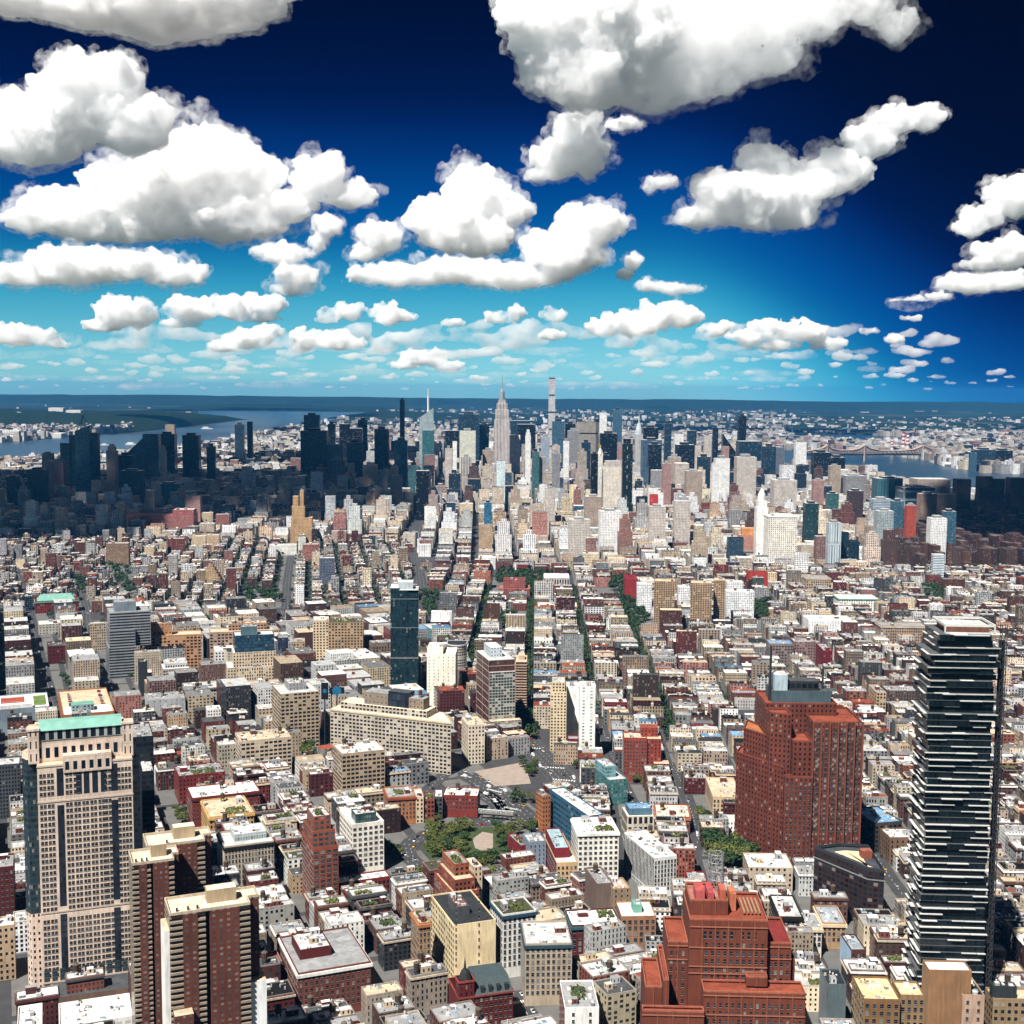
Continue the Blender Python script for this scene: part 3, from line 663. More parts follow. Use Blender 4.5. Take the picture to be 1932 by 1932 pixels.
# --- left middle
G1 = sty((.50, .44, .35), 2.6, 4.2, .5, .6, 'dark', .25)
H('loft_building', 'grey classical block with black cornice and pale glass pavilion on its roof', 'loft building', 'c1', 1255, 872, 1532, G1, 'lgrey', h=36, a=22, back=1172, rw=1, cornice='black', side=blank((.62, .52, .40)), tops='u', short='the black-corniced grey block', tiers=[(.25, .9, .3, .9, 4, sty((.5, .55, .55), 2, 4, .8, .7, (.2, .25, .25), .3), 'white', 'roof_pavilion')])
H('loft_building', 'long red brick warehouse with arched windows and cluttered white roof', 'loft building', 'c1', 1075, 600, 1455, loft('red', bay=3.2, wf=.4, hf=.55), 'white', h=27, a=22, back=1005, rw=1, cornice='dred', tops='bbtuukk', short='the long red warehouse')
H('loft_building', 'red brick warehouse with green roof clutter behind the long red warehouse', 'loft building', 'c1', 1000, 478, 1260, loft('red', bay=3.2, wf=.4, hf=.55), 'grey', h=27, a=22, back=934, rw=0, tops='bbgutu')
H('loft_building', 'ornate yellow corner building tucked behind the grey classical block', 'loft building', 'c1', 1172, 706, 1420, sty('yellow', 3, 4, .5, .6), 'sand', h=27, a=22, back=1125, cornice='yellow', tops='btg', short='the ornate yellow building')
H('loft_building', 'cream ten storey warehouse with tank and bulkheads on its roof', 'loft building', 'c1', 1348, 282, 1630, loft((.60, .50, .38), bay=4.6, wf=.78), 'sand', h=42, a=22, back=1262, rw=0, tops='bbtbuu', short='the cream tank-topped warehouse')
H('loft_building', 'tan fifteen storey warehouse tower with roof garden and grey penthouse', 'loft building', 'c4', 1570, 1105, 1785, loft((.52, .42, .30), bay=4.4, fl=4.1, wf=.74), 'lgrey', base=1420, a=22, back=1520, rw=0, tops='bgu', tiers=[(.3, .75, .35, .85, 6, sty('grey', 4, 4, .2, .4), 'lgrey', 'penthouse')], short='the tan warehouse tower')
H('loft_building', 'tan twelve storey loft with two grey bulkheads, left of the orange lofts', 'loft building', 'c2', 5, 352, 245, loft((.50, .40, .29), bay=4.2, wf=.76), 'white', h=50, a=22, back=-103, rw=0, tops='bbbtuu', short='the tan twelve-storey loft')
H('apartment_building', 'terraced red brick condominium with planted setbacks and teal bays', 'apartment building', 'c1', 1752, 880, 1893, sty('rust', 4.2, 3.7, .7, .55, 'tealg', .15), 'garden', h=50, a=22, back=1688, rw=1, tops='ug', tiers=[(.02, .92, .1, .9, 10, sty('rust', 4.2, 3.7, .7, .55, 'tealg', .15), 'garden'), (.12, .8, .2, .8, 20, sty('rust', 4.2, 3.7, .6, .55, 'tealg', .2), 'lgrey')], short='the terraced red condominium')
H('loft_building', 'plain white twelve storey tower with teal rooftop glasshouse', 'loft building', 'c2', 62, 748, 240, sty((.80, .76, .68), 4.4, 4.3, .6, .45, 'gl', .35), 'white', base=1035, a=22, back=-8, rw=1, tops='bu', tiers=[(.15, .8, .1, .45, 5.5, sty('tealg', 2, 3, .85, .8, (.05, .09, .09), .1), 'lgrey', 'glasshouse')], short='the plain white tower')
H('loft_building', 'low red brick strip at the foot of the plain white tower', 'loft building', 'c2', -30, 1078, 275, loft('red', bay=3.4), 'white', h=14, a=22, d=14, tops='uk')
H('loft_building', 'dark red brick block with white cornice line and shadowed front', 'loft building', 'c1', 1668, 1580, 2075, sty('brick', 3.3, 4.0, .45, .55, 'dark', .2), 'grey', h=31, a=22, back=1563, rw=1, cornice='white', tops='bguukub', short='the dark red corniced block', tiers=[(.12, .55, .35, .8, 4.5, blank('dred'), 'lgrey', 'penthouse')])
# --- Hudson Square and the far left
def parking_block():
    t, w, d, h = H('warehouse', 'long orange warehouse with cars parked on its pale roof deck', 'warehouse', 'c4', 352, 1222, 640, sty('orange', 6, 5, .3, .3), 'sand', h=22, a=22, back=285, d=120, tops='', short='the roof-parking warehouse', para=1.3)
    m = MB(); m.box(w*.04, w*.96, d*.01, d*.30, h-1.3, h-.6, blank('white'), (.86, .84, .80)); m.obj('roof_screed', t)
    m = MB(); m.box(w*.18, w*.62, d*.10, d*.24, h-.6, h+7, sty((.25, .33, .34), 4, 3.5, .5, .5), 'green'); m.obj('stair_bulkhead', t)
    return t, w, d, h
PKT = parking_block()
H('warehouse', 'dark roofed brick depot behind the roof-parking warehouse', 'warehouse', 'c4', 268, 838, 468, sty('dred', 5, 5, .5, .35), 'dgrey', base=938, a=22, back=240, tops='ubu', short='the dark-roofed depot')
H('warehouse', 'white roofed grey warehouse between the depot and the green-roofed red block', 'warehouse', 'c4', 216, 716, 456, sty((.5, .47, .42), 5, 4.4, .4, .4), 'white', base=775, a=22, back=204, tops='bbu')
def green_red():
    t, w, d, h = H('loft_building', 'red brick block with pale green mansard roof at the far left', 'loft building', 'c4', 196, 588, 440, loft('red', bay=3.6, wf=.45), 'red', base=655, a=22, back=186, tops='', para=.8, cornice='green', short='the green-roofed red block')
    x0, x1, y0, y1 = w*.05, w*.93, d*.08, d*.92; q = 6
    v = [(x0, y0, h), (x1, y0, h), (x1, y1, h), (x0, y1, h), (x0+q, y0+q, h+8), (x1-q, y0+q, h+8), (x1-q, y1-q, h+8), (x0+q, y1-q, h+8)]
    me = bpy.data.meshes.new('mansard_roof'); me.from_pydata(v, [], [(0, 1, 5, 4), (1, 2, 6, 5), (2, 3, 7, 6), (3, 0, 4, 7), (4, 5, 6, 7)]); me.materials.append(M['copper']); link('mansard_roof', me, t)
green_red()
H('apartment_building', 'blue panelled block left of the green-roofed red block', 'apartment building', 'c4', 135, 560, 182, sty('navy', 3, 3.5, .6, .5, 'blueg'), 'grey', base=640, a=22, d=30)
def court_block():
    t, w, d, h = H('sports_block', 'grey block at left edge with red and green sports courts on its roof', 'sports building', 'c4', -150, 1205, 275, blank((.27, .33, .38)), 'white', h=26, a=22, d=70, tops='', para=.8, short='the rooftop court block')
    for a, b, col in ((.05, .32, (.18, .26, .06)), (.36, .68, (.42, .10, .05)), (.80, .97, (.18, .26, .06))):
        m = MB(); m.box(w*a, w*b, d*.15, d*.85, h-.95, h-.7, blank(col), col); o = m.obj('sports_court', t)
        solid('court_line', [(w*a+1, w*b-1, d*k, d*k+.5, h-.7, h-.66) for k in (.2, .5, .8)], M['line'], o)
    m = MB(); m.box(w*.33, w*.78, d*.02, d*.14, h-.95, h+4, blank('white'), 'white'); m.obj('changing_room', t)
court_block()
STRP = sty((.34, .35, .36), 40, 3.8, .985, .52, (.012, .016, .022), 0)
H('office_building', 'stepped office block banded in grey and black ribbons', 'office building', 'c4', 608, 848, 760, STRP, 'grey', base=1022, a=22, back=590, d=55, tops='u', tiers=[(.05, 1, .1, 1, 22, STRP, 'dgrey'), (.08, 1.6, .2, 1, 44, STRP, 'grey'), (.3, 1.1, .4, .9, 56, blank((.25, .3, .33)), 'grey', 'penthouse')], short='the banded office block')
H('loft_building', 'broad orange tan warehouse with a brick penthouse, below the village rooftops', 'loft building', 'c4', 782, 782, 1125, loft((.52, .30, .15), bay=5, fl=4.3, wf=.7), 'sand', base=985, a=14, back=748, tops='uuut', tiers=[(.15, .52, .3, .7, 14, sty((.46, .26, .13), 5, 6, .3, .4), 'sand', 'penthouse')], short='the broad orange warehouse')
H('loft_building', 'long pinkish tan warehouse right of the broad orange warehouse', 'loft building', 'c4', 1172, 760, 1530, loft((.50, .36, .27), bay=5, fl=4.3, wf=.7), 'sand', base=958, a=14, back=1124, tops='bbuut', tiers=[(.3, .9, .4, .9, 8, loft((.48, .32, .22)), 'sand')])
CRM = loft((.66, .54, .40), bay=3.6, wf=.5)
H('office_building', 'blue glass box crowning a stepped cream office block', 'office building', 'c4', 1272, 958, 1550, CRM, 'white', base=1110, a=16, back=1262, d=45, tops='u', tiers=[(.12, .98, .1, 1, 17, CRM, 'white'), (.16, .96, .18, .95, 38, sty((.02, .05, .08), 2.2, 4, .88, .75, (.02, .06, .10), .06), 'lgrey', 'glass_crown'), (.3, .62, .3, .7, 48, blank((.12, .2, .23)), 'grey', 'penthouse')], short='the blue-crowned cream block')
H('loft_building', 'tan corner warehouse stepping down in front of the blue-crowned cream block', 'loft building', 'c4', 1400, 1066, 1580, loft((.54, .42, .32), bay=3.4), 'sand', base=1212, a=20, back=1340, tops='bbtk')
H('loft_building', 'white warehouse corner left of the blue-crowned cream block', 'loft building', 'c4', 1202, 862, 1310, loft('white', bay=4, wf=.55), 'white', base=1020, a=16, d=30, tops='but')
H('apartment_tower', 'slim dark tower with red and blue panels beside the blue-crowned block', 'apartment tower', 'c4', 1552, 790, 1612, sty((.05, .04, .06), 3, 3.4, .7, .6, (.03, .05, .10), .1), 'grey', base=1003, a=10, d=22, tops='u', short='the slim dark tower')
H('loft_building', 'tan slab beside the slim dark tower', 'loft building', 'c4', 1640, 812, 1706, loft('tan', bay=4), 'grey', base=985, a=10, d=25)
H('loft_building', 'cream twelve storey loft with regular dark windows left of the tan bulk', 'loft building', 'c4', 1750, 692, 1838, loft('cream', bay=4, wf=.55), 'white', base=920, a=8, back=1731, tops='bu')
H('loft_building', 'tall tan warehouse bulk left of the dark green glass tower', 'loft building', 'c4', 1836, 706, 2030, loft((.46, .33, .20), bay=4.4, wf=.6), 'garden', base=962, a=4, d=40, tops='bgu', short='the tan warehouse bulk')
H('loft_building', 'grey classical loft with dark cornice and rooftop clutter in the left middle', 'loft building', 'c4', 1036, 1078, 1286, loft((.52, .48, .42), bay=3.2, wf=.5), 'lgrey', base=1200, a=20, back=1000, cornice='dgrey', tops='bbtuu')
H('loft_building', 'white roofed grey loft with glazed penthouse below the broad orange warehouse', 'loft building', 'c4', 912, 966, 1060, loft((.50, .44, .38), bay=3.4), 'white', base=1075, a=20, back=895, tops='bu', tiers=[(.1, .95, .2, .9, 4, sty('lgrey', 3, 4, .6, .6), 'lgrey')])
H('loft_building', 'blank grey party wall building with tanks right of the copper-topped tower', 'loft building', 'c4', 818, 1140, 1036, sty((.44, .45, .45), 6, 5, .12, .3), 'grey', base=1285, a=20, back=790, tops='ttbu', short='the blank grey building')
H('apartment_tower', 'narrow dark shaft tower with blank cream flank', 'apartment tower', 'c4', 776, 925, 824, blank((.06, .065, .075)), 'dgrey', base=1120, a=20, d=18, tops='u')
H('loft_building', 'blank cream flank beside the narrow dark shaft', 'loft building', 'c4', 826, 985, 850, blank('cream'), 'white', base=1090, a=20, d=20, tops='')
H('apartment_building', 'slender white stepped apartment house between red roofs', 'apartment building', 'c4', 1160, 1190, 1236, sty('white', 3, 3.4, .5, .5), 'white', base=1330, a=20, d=15, tops='u')
# --- centre
def dark_glass():
    loc, A, w, d, h = place('c5', 276, 512, 432, base=1128, a=3, d=34)
    t = thing('glass_tower', 'dark green glass tower standing alone left of the tree lined streets', 'tower', loc, A); LAND.append((764, 1200, 'the dark glass tower', loc.y)); foot(rect(loc, A, 0, w, 0, d))
    st = sty((.012, .030, .038), 1.7, 3.3, .9, .74, (.010, .032, .042), .025)
    for i in range(3):
        m = MB(); m.box(w*(0, .30, .62)[i]+.002, w*(.30, .62, 1)[i], (0, -.5, .4)[i], d, 0, h-(0, 3, 6)[i], dict(st, seed=i*9.0)); m.obj('glass_wall', t)
    m = MB(); m.cap([(0, 0), (w*.3, 0), (w*.3, d), (0, d)], h-.02, 'white', 0); m.cap([(w*.3, 0), (w, 0), (w, d), (w*.3, d)], h-2.9, 'lgrey', 0); m.obj('roof', t, [ROOF, ROOF])
    m = MB(); m.box(w*.25, w*.8, d*.3, d*.8, h-3, h+6, blank((.45, .5, .52)), 'white'); m.obj('plant_room', t)
    solid('floor_edge', [(-.25, w+.25, -.75, -.52, h*k, h*k+.5) for k in (.12, .36, .37, .64, .9)], M['metal'], t)
    m = MB(); m.box(w*.55, w+2, -6, -.8, 0, h*.11, sty((.18, .3, .33), 2, 3.5, .85, .8, (.12, .22, .25), .1), 'lgrey'); m.obj('glass_annex', t)
dark_glass()
H('loft_building', 'tall white slab with stacked terraces beside the dark glass tower', 'apartment building', 'c5', 480, 880, 640, sty((.84, .78, .66), 6, 4, .16, .4), 'white', base=1180, a=-1, d=40, tops='tb', tiers=[(.0, .55, .1, .9, 6, blank((.84, .78, .66)), 'white')], short='the tall white slab')
H('loft_building', 'low white terrace block with dark canopy in front of the tall white slab', 'loft building', 'c5', 505, 1062, 640, loft('white', wf=.5), 'white', base=1172, a=-1, d=14, tops='uu')
def round_grey():
    loc, A, w, d, h = place('c5', 592, 832, 700, base=1075, a=0, d=30)
    t = thing('apartment_tower', 'round fronted grey apartment block right of the tall white slab', 'apartment tower', loc, A); foot(rect(loc, A, 0, w, 0, d)); LAND.append((860, 1230, 'the round grey block', loc.y))
    P = [(w/2+w/2*math.cos(a), w/2+w/2*math.sin(a)) for a in [math.pi+math.pi*i/12 for i in range(13)]]+[(w, d), (0, d)]
    m = MB(); m.prism(P, 0, h, sty((.5, .46, .4), w*.13, 3.5, .8, .5, 'dark', .1)); m.obj('wall', t)
    m = MB(); m.cap(P, h, 'slate', 0); m.obj('roof', t, [ROOF, ROOF]); m = MB(); m.ring(P, -.8, h-1.4, h+.4, 'lgrey'); m.obj('cornice', t)
round_grey()
def brown_grid():
    loc, A, w, d, h = place('c5', 830, 985, 975, base=1086+275, a=16, back=757)
    t = thing('apartment_tower', 'brown brick tower with pale grid lines and teal glass front above the bare lot', 'apartment tower', loc, A); LAND.append((935, 1330, 'the brown gridded tower', loc.y)); foot(rect(loc, A, 0, w, 0, d))
    br = (.15, .065, .05)
    m = MB(); s_ = sty((.50, .47, .42), 3.3, 3.3, .84, .72, (.02, .05, .055), .22); m.wall((0, 0), (w, 0), 0, h, s_); m.obj('glazed_front', t)
    m = MB(); bs = sty(br, 4, 3.3, .5, .5, (.06, .04, .04), .1); m.wall((0, d), (0, 0), 0, h, bs); m.wall((w, 0), (w, d), 0, h, bs); m.wall((w, d), (0, d), 0, h, bs); m.obj('brick_wall', t)
    m = MB(); m.box(0, w, 3, d, h, h+13, sty(br, 4, 6.5, .4, .4, (.06, .04, .04), .1)); m.obj('upper_wall', t)
    m = MB(); m.cap([(0, 3), (w, 3), (w, d), (0, d)], h+13, 'lgrey', 0); m.cap([(0, 0), (w, 0), (w, 3), (0, 3)], h+.02, 'lgrey', 0); m.obj('roof', t, [ROOF, ROOF])
    lp = (.48, .40, .34)
    solid('pale_band', [(-.3, w+.3, -.3, -.02, z, z+.5) for z in (h*.33, h*.66, h-.5)]+[(-.32, -.02, 0, d, z, z+.5) for z in [h*k/9 for k in range(1, 10)]+[h+6, h+12.5]]+[(0, w, 2.7, 2.98, h+6, h+6.6), (-.2, w+.2, 2.6, 2.98, h+12.4, h+13.2)], plain('pale_band', lp), t)
    solid('pale_pier', [(-.36, -.33, d*k, d*k+.8, 0, h+13) for k in (.02, .5, .95)], plain('pale_pier', lp), t)
    m = MB(); m.box(w*.2, w*.65, d*.3, d*.8, h+13, h+24, sty((.55, .6, .62), 3, 4, .3, .5), 'white'); m.obj('plant_room', t)
    m = MB(); m.box(-1, w*1.16, -9, -.4, 0, h*.30, sty((.42, .38, .34), 4, 4.2, .78, .7, (.02, .035, .04), .15), 'sand'); m.obj('podium', t); foot(rect(loc, A, -1, w*1.2, -9, 0))
brown_grid()
def balcony_slab():
    loc, A, w, d, h = place('c5', 978, 925, 1040, base=1225, a=-1, d=38)
    t = thing('apartment_tower', 'narrow apartment slab ringed with rounded balconies beside the leafy street', 'apartment tower', loc, A); LAND.append((985, 1290, 'the balcony slab', loc.y)); foot(rect(loc, A, -1, w+1, -2, d))
    m = MB(); m.box(0, w, 0, d, 0, h, sty((.20, .13, .09), 3, 3.2, .7, .6, 'dark', .1), 'sand'); m.obj('wall', t)
    n = int(h/3.2)
    for k in range(n):
        z = 3+k*3.2
        if z > h-1: break
        m = MB(); P = [(-1.4, 3), (0, -1.4), (w, -1.4), (w+1.4, 3), (w+1.4, d*.6), (-1.4, d*.6)]; m.prism(P, z, z+1.25, blank((.50, .36, .26)), (.4, .3, .24)); m.obj('balcony', t)
    m = MB(); m.box(w*.2, w*.8, d*.3, d*.7, h, h+5, blank((.5, .4, .32)), 'sand'); m.obj('plant_room', t)
balcony_slab()
H('apartment_tower', 'stepped tan tower left half of the pale twin by the avenue', 'apartment tower', 'c5', 1172, 1095, 1262, sty((.66, .55, .38), 3.6, 3.4, .55, .5, 'dark', .15), 'sand', base=1086+338, a=-1, back=1138, d=30, tops='u', tiers=[(.1, .9, .2, 1, 9, sty((.66, .55, .38), 3.6, 3.4, .55, .5), 'lgrey')], short='the pale twin towers')
H('apartment_tower', 'blank white slab between the stepped tan tower and the narrow white tower', 'apartment tower', 'c5', 1264, 1072, 1334, blank((.86, .84, .78)), 'white', base=1086+300, a=-1, d=30, tops='b')
H('apartment_tower', 'narrow white tower with green tinted glass strips by the avenue', 'apartment tower', 'c5', 1336, 1062, 1424, sty((.78, .78, .74), 8, 3.4, .30, .5, (.2, .28, .26), .2), 'white', base=1086+388, a=-1, d=24, tops='bu')
H('loft_building', 'small crimson brick house at the foot of the blank white slab', 'house', 'c2', 1268, 268, 1328, loft('crimson', bay=3), 'grey', base=362, a=-1, d=14, tops='')
def curved_loft():
    loc, A, w, d, h = place('d', 623, 1338, 851, h=53, a=-22, d=48)
    st = loft((.52, .46, .38), bay=4.3, fl=3.9, wf=.70, hf=.55); st['seed'] = 4.0
    t = thing('loft_building', 'very long tan ten storey warehouse with stepped roofline and dark penthouse', 'loft building', loc, A); LAND.append((735, 1400, 'the long tan warehouse', loc.y)); foot(rect(loc, A, 0, w, 0, d))
    d = 34; Q = [(0, 0), (w, 0), (w-d*.72, d), (0, d)]
    m = MB(); m.prism(Q, 0, h, st); m.obj('wall', t)
    m = MB(); m.cap(Q, h, (.72, .64, .50), 0); m.obj('roof', t, [ROOF, ROOF])
    m = MB(); m.ring(Q, -.7, h-1.2, h+.4, (.62, .50, .34)); m.obj('cornice', t)
    m = MB(); m.box(w*.06, w*.78, 7, d-4, h, h+7, st, (.72, .64, .50)); m.obj('upper_wall', t)
    m = MB(); m.box(w*.25, w*.45, 10, 28, h+7, h+20, sty((.30, .25, .2), 5, 6, .2, .3), 'grey'); m.box(w*.62, w*.74, 11, 25, h+7, h+18, sty((.34, .27, .2), 4, 5, .3, .3), 'grey'); m.obj('penthouse', t)
    m = MB(); m.box(w*.45, w*.62, 11, 24, h+7, h+23, sty((.02, .025, .03), 5, 7, .9, .85, (.02, .03, .045), 0), 'dgrey'); m.obj('glazed_penthouse', t)
    tank(t, w*.69, 18, h+18)
curved_loft()
H('loft_building', 'cream ten storey corner loft wedged between the long tan warehouse and brown tower', 'loft building', 'c2', 712, 192, 804, loft((.68, .60, .48), bay=3.5, wf=.5), 'sand', base=412, a=14, back=622, tops='bu', short='the cream corner loft')
H('loft_building', 'bright orange five storey loft on the narrow street right of the pale twin', 'loft building', 'c2', 1500, 122, 1612, sty((.55, .30, .10), 4.5, 4.2, .5, .55, 'dark', .1), 'sand', base=228, a=-1, d=18, rw=1, tops='bk', short='the orange loft')
H('loft_building', 'red brick loft behind the bright orange loft', 'loft building', 'c2', 1474, 62, 1602, loft('red', bay=4), 'white', base=170, a=-1, d=20, tops='b')
def red_zig():
    t, w, d, h = H('apartment_building', 'stepped red brick apartment block with dark window rows and corner turrets', 'apartment building', 'c2', 1582, 262, 1712, sty((.34, .075, .04), 2.9, 3.5, .55, .5, 'dark', .08), 'sand', base=508, a=-2, d=24, rw=1, tops='b', para=1.6, short='the stepped red block')
    s = sty((.34, .075, .04), 3.2, 3.5, .35, .5, 'dark', .1)
    m = MB(); m.box(w+.01, w*1.62, 2, d, 0, h*.97, s, 'sand'); m.box(w*.75, w*1.5, d*.4, d, h*.9, h*1.17, s, (.36, .1, .06)); m.box(w*1.3, w*1.95, -4, 8, 0, h*.45, s, 'sand'); m.obj('side_wing', t)
    foot(rect(t.location, t.rotation_euler.z, w, w*2, -4, d))
red_zig()
# --- centre foreground (Tribeca)
H('loft_building', 'orange brick loft with fire escapes facing the rotary park', 'loft building', 'c2', 262, 596, 418, sty('orange', 3.2, 3.8, .5, .55, 'dark', .2), 'grey', base=752, a=13, back=238, rw=1, tops='bgu', cornice='rust', short='the orange rotary loft')
H('loft_building', 'narrow cream loft right of the orange brick loft', 'loft building', 'c2', 419, 592, 462, sty('cream', 3, 3.8, .5, .55), 'lgrey', base=742, a=10, d=22, tops='b')
H('loft_building', 'rust brick loft between the cream loft and grey loft by the rotary', 'loft building', 'c2', 464, 606, 522, loft('rust', bay=3), 'garden', base=735, a=6, d=22, tops='g')
H('loft_building', 'grey loft with balconies between two brick lofts by the rotary', 'loft building', 'c2', 523, 592, 567, loft('dgrey', bay=3), 'white', base=722, a=4, d=22, tops='u')
H('loft_building', 'red brick loft with fire escapes at the bend of the rotary', 'loft building', 'c2', 568, 582, 764, sty('red', 3, 3.8, .45, .5, 'dark', .25), 'white', base=705, a=-4, d=24, rw=1, tops='bbut', short='the red rotary loft')
H('loft_building', 'orange brick stepped apartment house with roof terraces below the park', 'apartment building', 'c2', 628, 1132, 772, sty('rust', 3.3, 3.7, .5, .55, 'dark', .12), 'sand', h=30, a=22, back=522, rw=1, tops='ug', tiers=[(.12, .9, .08, .95, 7, sty('rust', 3.3, 3.7, .55, .55), 'sand'), (.28, .85, .3, .95, 15, sty((.40, .14, .06), 3.3, 3.7, .5, .55), 'grey')], short='the stepped orange house')
H('loft_building', 'white party wall loft beside the stepped orange house', 'loft building', 'c2', 745, 985, 790, sty('cream', 3, 4, .4, .5), 'white', h=36, a=22, d=18, tops='b')
H('loft_building', 'tall cream tower with blank front and black windowed side, small steps at its top', 'loft building', 'c2', 632, 1312, 866, sty((.80, .66, .42), 12, 4, .0, .0), (.06, .065, .07), base=1660, a=20, back=503, side=sty((.74, .62, .40), 3.8, 4.1, .62, .55, (.10, .08, .05), .1), tops='ubu', tiers=[(.25, .55, .3, .7, 4, blank('dgrey'), 'rust', 'penthouse')], short='the cream blank tower')
def cream_slits():
    o = [q for q in COL.objects if q.get('label', '').startswith('tall cream tower')][0]
    for z in range(14, 66, 4): link('window', window_mesh(.9, 1.6, 0), o, (1.4, 0, z), 0)
    for z in range(14, 66, 5): link('window', window_mesh(1.0, 1.8, 0), o, (17, 0, z), 0)
cream_slits()
H('loft_building', 'ornate tan loft with bay windows left of the cream blank tower', 'loft building', 'c2', 437, 1300, 500, sty((.42, .27, .14), 2.6, 4, .55, .55, 'dark', .15), 'sand', base=1640, a=20, back=390, rw=1, cornice='orange', tops='bg', short='the ornate tan loft')
H('loft_building', 'white classical loft with deep teal cornice behind the cream tower', 'loft building', 'c2', 905, 1252, 1092, sty((.72, .70, .66), 3.4, 4.3, .52, .62, 'dark', .2), 'garden', h=44, a=20, back=838, rw=1, cornice=(.05, .11, .15), tops='gbu', short='the teal-corniced white loft')
def wedge_loft():
    t, w, d, h = H('loft_building', 'stone flatiron corner building with teal cornice above the street junction', 'loft building', 'c2', 1030, 1415, 1292, sty((.46, .38, .29), 3.2, 4.0, .55, .55, 'dark', .2), 'lgrey', base=1765, a=4, back=968, rw=1, cornice=(.05, .11, .14), tops='bkuk', short='the teal-corniced flatiron')
wedge_loft()
def turret_house():
    loc, A, w, d, h = place('c2', 662, 1690, 962, h=27, a=17, back=628)
    t = thing('corner_building', 'dark red brick building with slate roof and pointed corner turret', 'building', loc, A); LAND.append((915, 1880, 'the turreted red building', loc.y)); foot(rect(loc, A, 0, w, 0, 26))
    d = 26; st = sty((.19, .028, .022), 3, 4, .5, .55, 'dark', .15)
    m = MB(); m.box(0, w, 0, d, 0, h-3, dict(st, wf=0)); m.obj('wall', t)
    m = MB(); m.ring([(0, 0), (w, 0), (w, d), (0, d)], -.7, h-4, h-2.9, (.34, .09, .06)); m.obj('cornice', t)
    v = [(w*.28, -.2, h-3), (w, -.2, h-3), (w, d, h-3), (w*.28, d, h-3), (w*.34, 5, h+5), (w*.95, 5, h+5), (w*.95, d-4, h+5), (w*.34, d-4, h+5)]
    me = bpy.data.meshes.new('slate_roof'); me.from_pydata(v, [], [(0, 1, 5, 4), (1, 2, 6, 5), (2, 3, 7, 6), (3, 0, 4, 7), (4, 5, 6, 7)]); me.materials.append(plain('slate', (.06, .085, .09), .6, .3, .6)); r_ = link('slate_roof', me, t)
    solid('dormer', [(w*f, w*f+2.4, .3, 4, h-2.6, h+1.6) for f in (.4, .55, .7, .85)], M['dark'], r_)
    m = MB(); m.box(-.5, w*.27, -.5, 7.5, 0, h+7, dict(st, wf=.3)); m.ring([(-.5, -.5), (w*.27, -.5), (w*.27, 7.5), (-.5, 7.5)], -.5, h+6, h+7.3, (.34, .09, .06)); m.obj('turret', t)
    m = MB(); cx, cyy = w*.135-.25, 3.5; s = blank((.05, .052, .055)); m.cyl(cx, cyy, 4.1, h+7.3, h+11, s, n=8, r2=2.8); m.cyl(cx, cyy, 2.8, h+11, h+13, s, n=8, r2=1.2); m.cyl(cx, cyy, .9, h+13, h+21, s, n=8, r2=0.0); m.obj('spire', t)
    put_windows(t, [(0, 0, w, 0, 3, h-4, 3, 4, .5, .55)], random.Random(5))
    m = MB(); m.cyl(cx, -.62, 0.01, h, h, s) if False else None
turret_house()
H('loft_building', 'red brick side, white front building with leafy roof terrace at the bottom edge', 'loft building', 'c2', 1252, 1772, 1443, sty('white', 9, 4.2, .16, .45, 'dark', 0), 'grey', h=30, a=3, back=1106, rw=1, side=sty('crimson', 3.4, 4.2, .5, .45, 'lgrey', .4), tops='ggbuk', short='the white-fronted terrace building')
H('apartment_building', 'crimson stepped gable house at the right edge of the park', 'apartment building', 'c2', 1006, 866, 1050, sty('crimson', 3.4, 3.6, .2, .4), 'grey', base=985, a=22, back=930, tops='g', short='the crimson gable house')
H('apartment_building', 'blue grey rendered house beside the crimson gable house', 'apartment building', 'c2', 1051, 845, 1146, sty((.27, .33, .40), 3.4, 3.6, .3, .4), 'lgrey', base=1005, a=14, d=20, tops='kuu', rw=1)
H('loft_building', 'tan arched loft with crimson flank and glass roof studio', 'loft building', 'c2', 1206, 962, 1324, sty((.62, .44, .24), 3.6, 4.2, .5, .5, 'dark', .2), 'lgrey', base=1118, a=8, back=1130, rw=1, side=sty('crimson', 5, 4.5, .15, .4), tops='u', tiers=[(.05, .75, .2, .9, 6, sty('crimson', 4, 4, 0, 0), (.35, .48, .52), 'glass_studio')], short='the crimson-flanked tan loft')
H('loft_building', 'broad white loft with planted roof right of the crimson-flanked tan loft', 'loft building', 'c2', 1326, 792, 1554, sty((.78, .75, .68), 3.8, 4.2, .55, .45, 'dark', .2), 'white', base=1112, a=6, back=1250, rw=1, cornice='white', tops='gbbu', short='the broad white loft')
H('office_building', 'white gridded office block with blue glass notch and black ground arcade', 'office building', 'c2', 1752, 935, 1878, sty((.74, .73, .70), 2.6, 3.5, .62, .66, (.012, .02, .028), .06), 'white', base=1160, a=18, d=58, rw=1, tops='uukb', side=sty((.74, .73, .70), 2.6, 3.5, .62, .66, (.012, .02, .028), .06), short='the white gridded office')
H('office_building', 'long blue glass office with white roof alongside the avenue', 'office building', 'c2', 1384, 700, 1470, sty((.05, .16, .26), 3, 4, .8, .6, (.02, .06, .10), .1), 'white', h=34, a=23, d=78, tops='uukbk', side=sty((.045, .16, .25), 5, 4.6, .85, .5, (.015, .05, .075), .1), short='the blue glass office')
H('loft_building', 'tan brick loft with rust flank on the avenue left of the blue glass office', 'loft building', 'c2', 1128, 592, 1172, sty('orange', 3, 4, .45, .5), 'dgrey', h=32, a=23, back=1090, d=30, tops='bu')
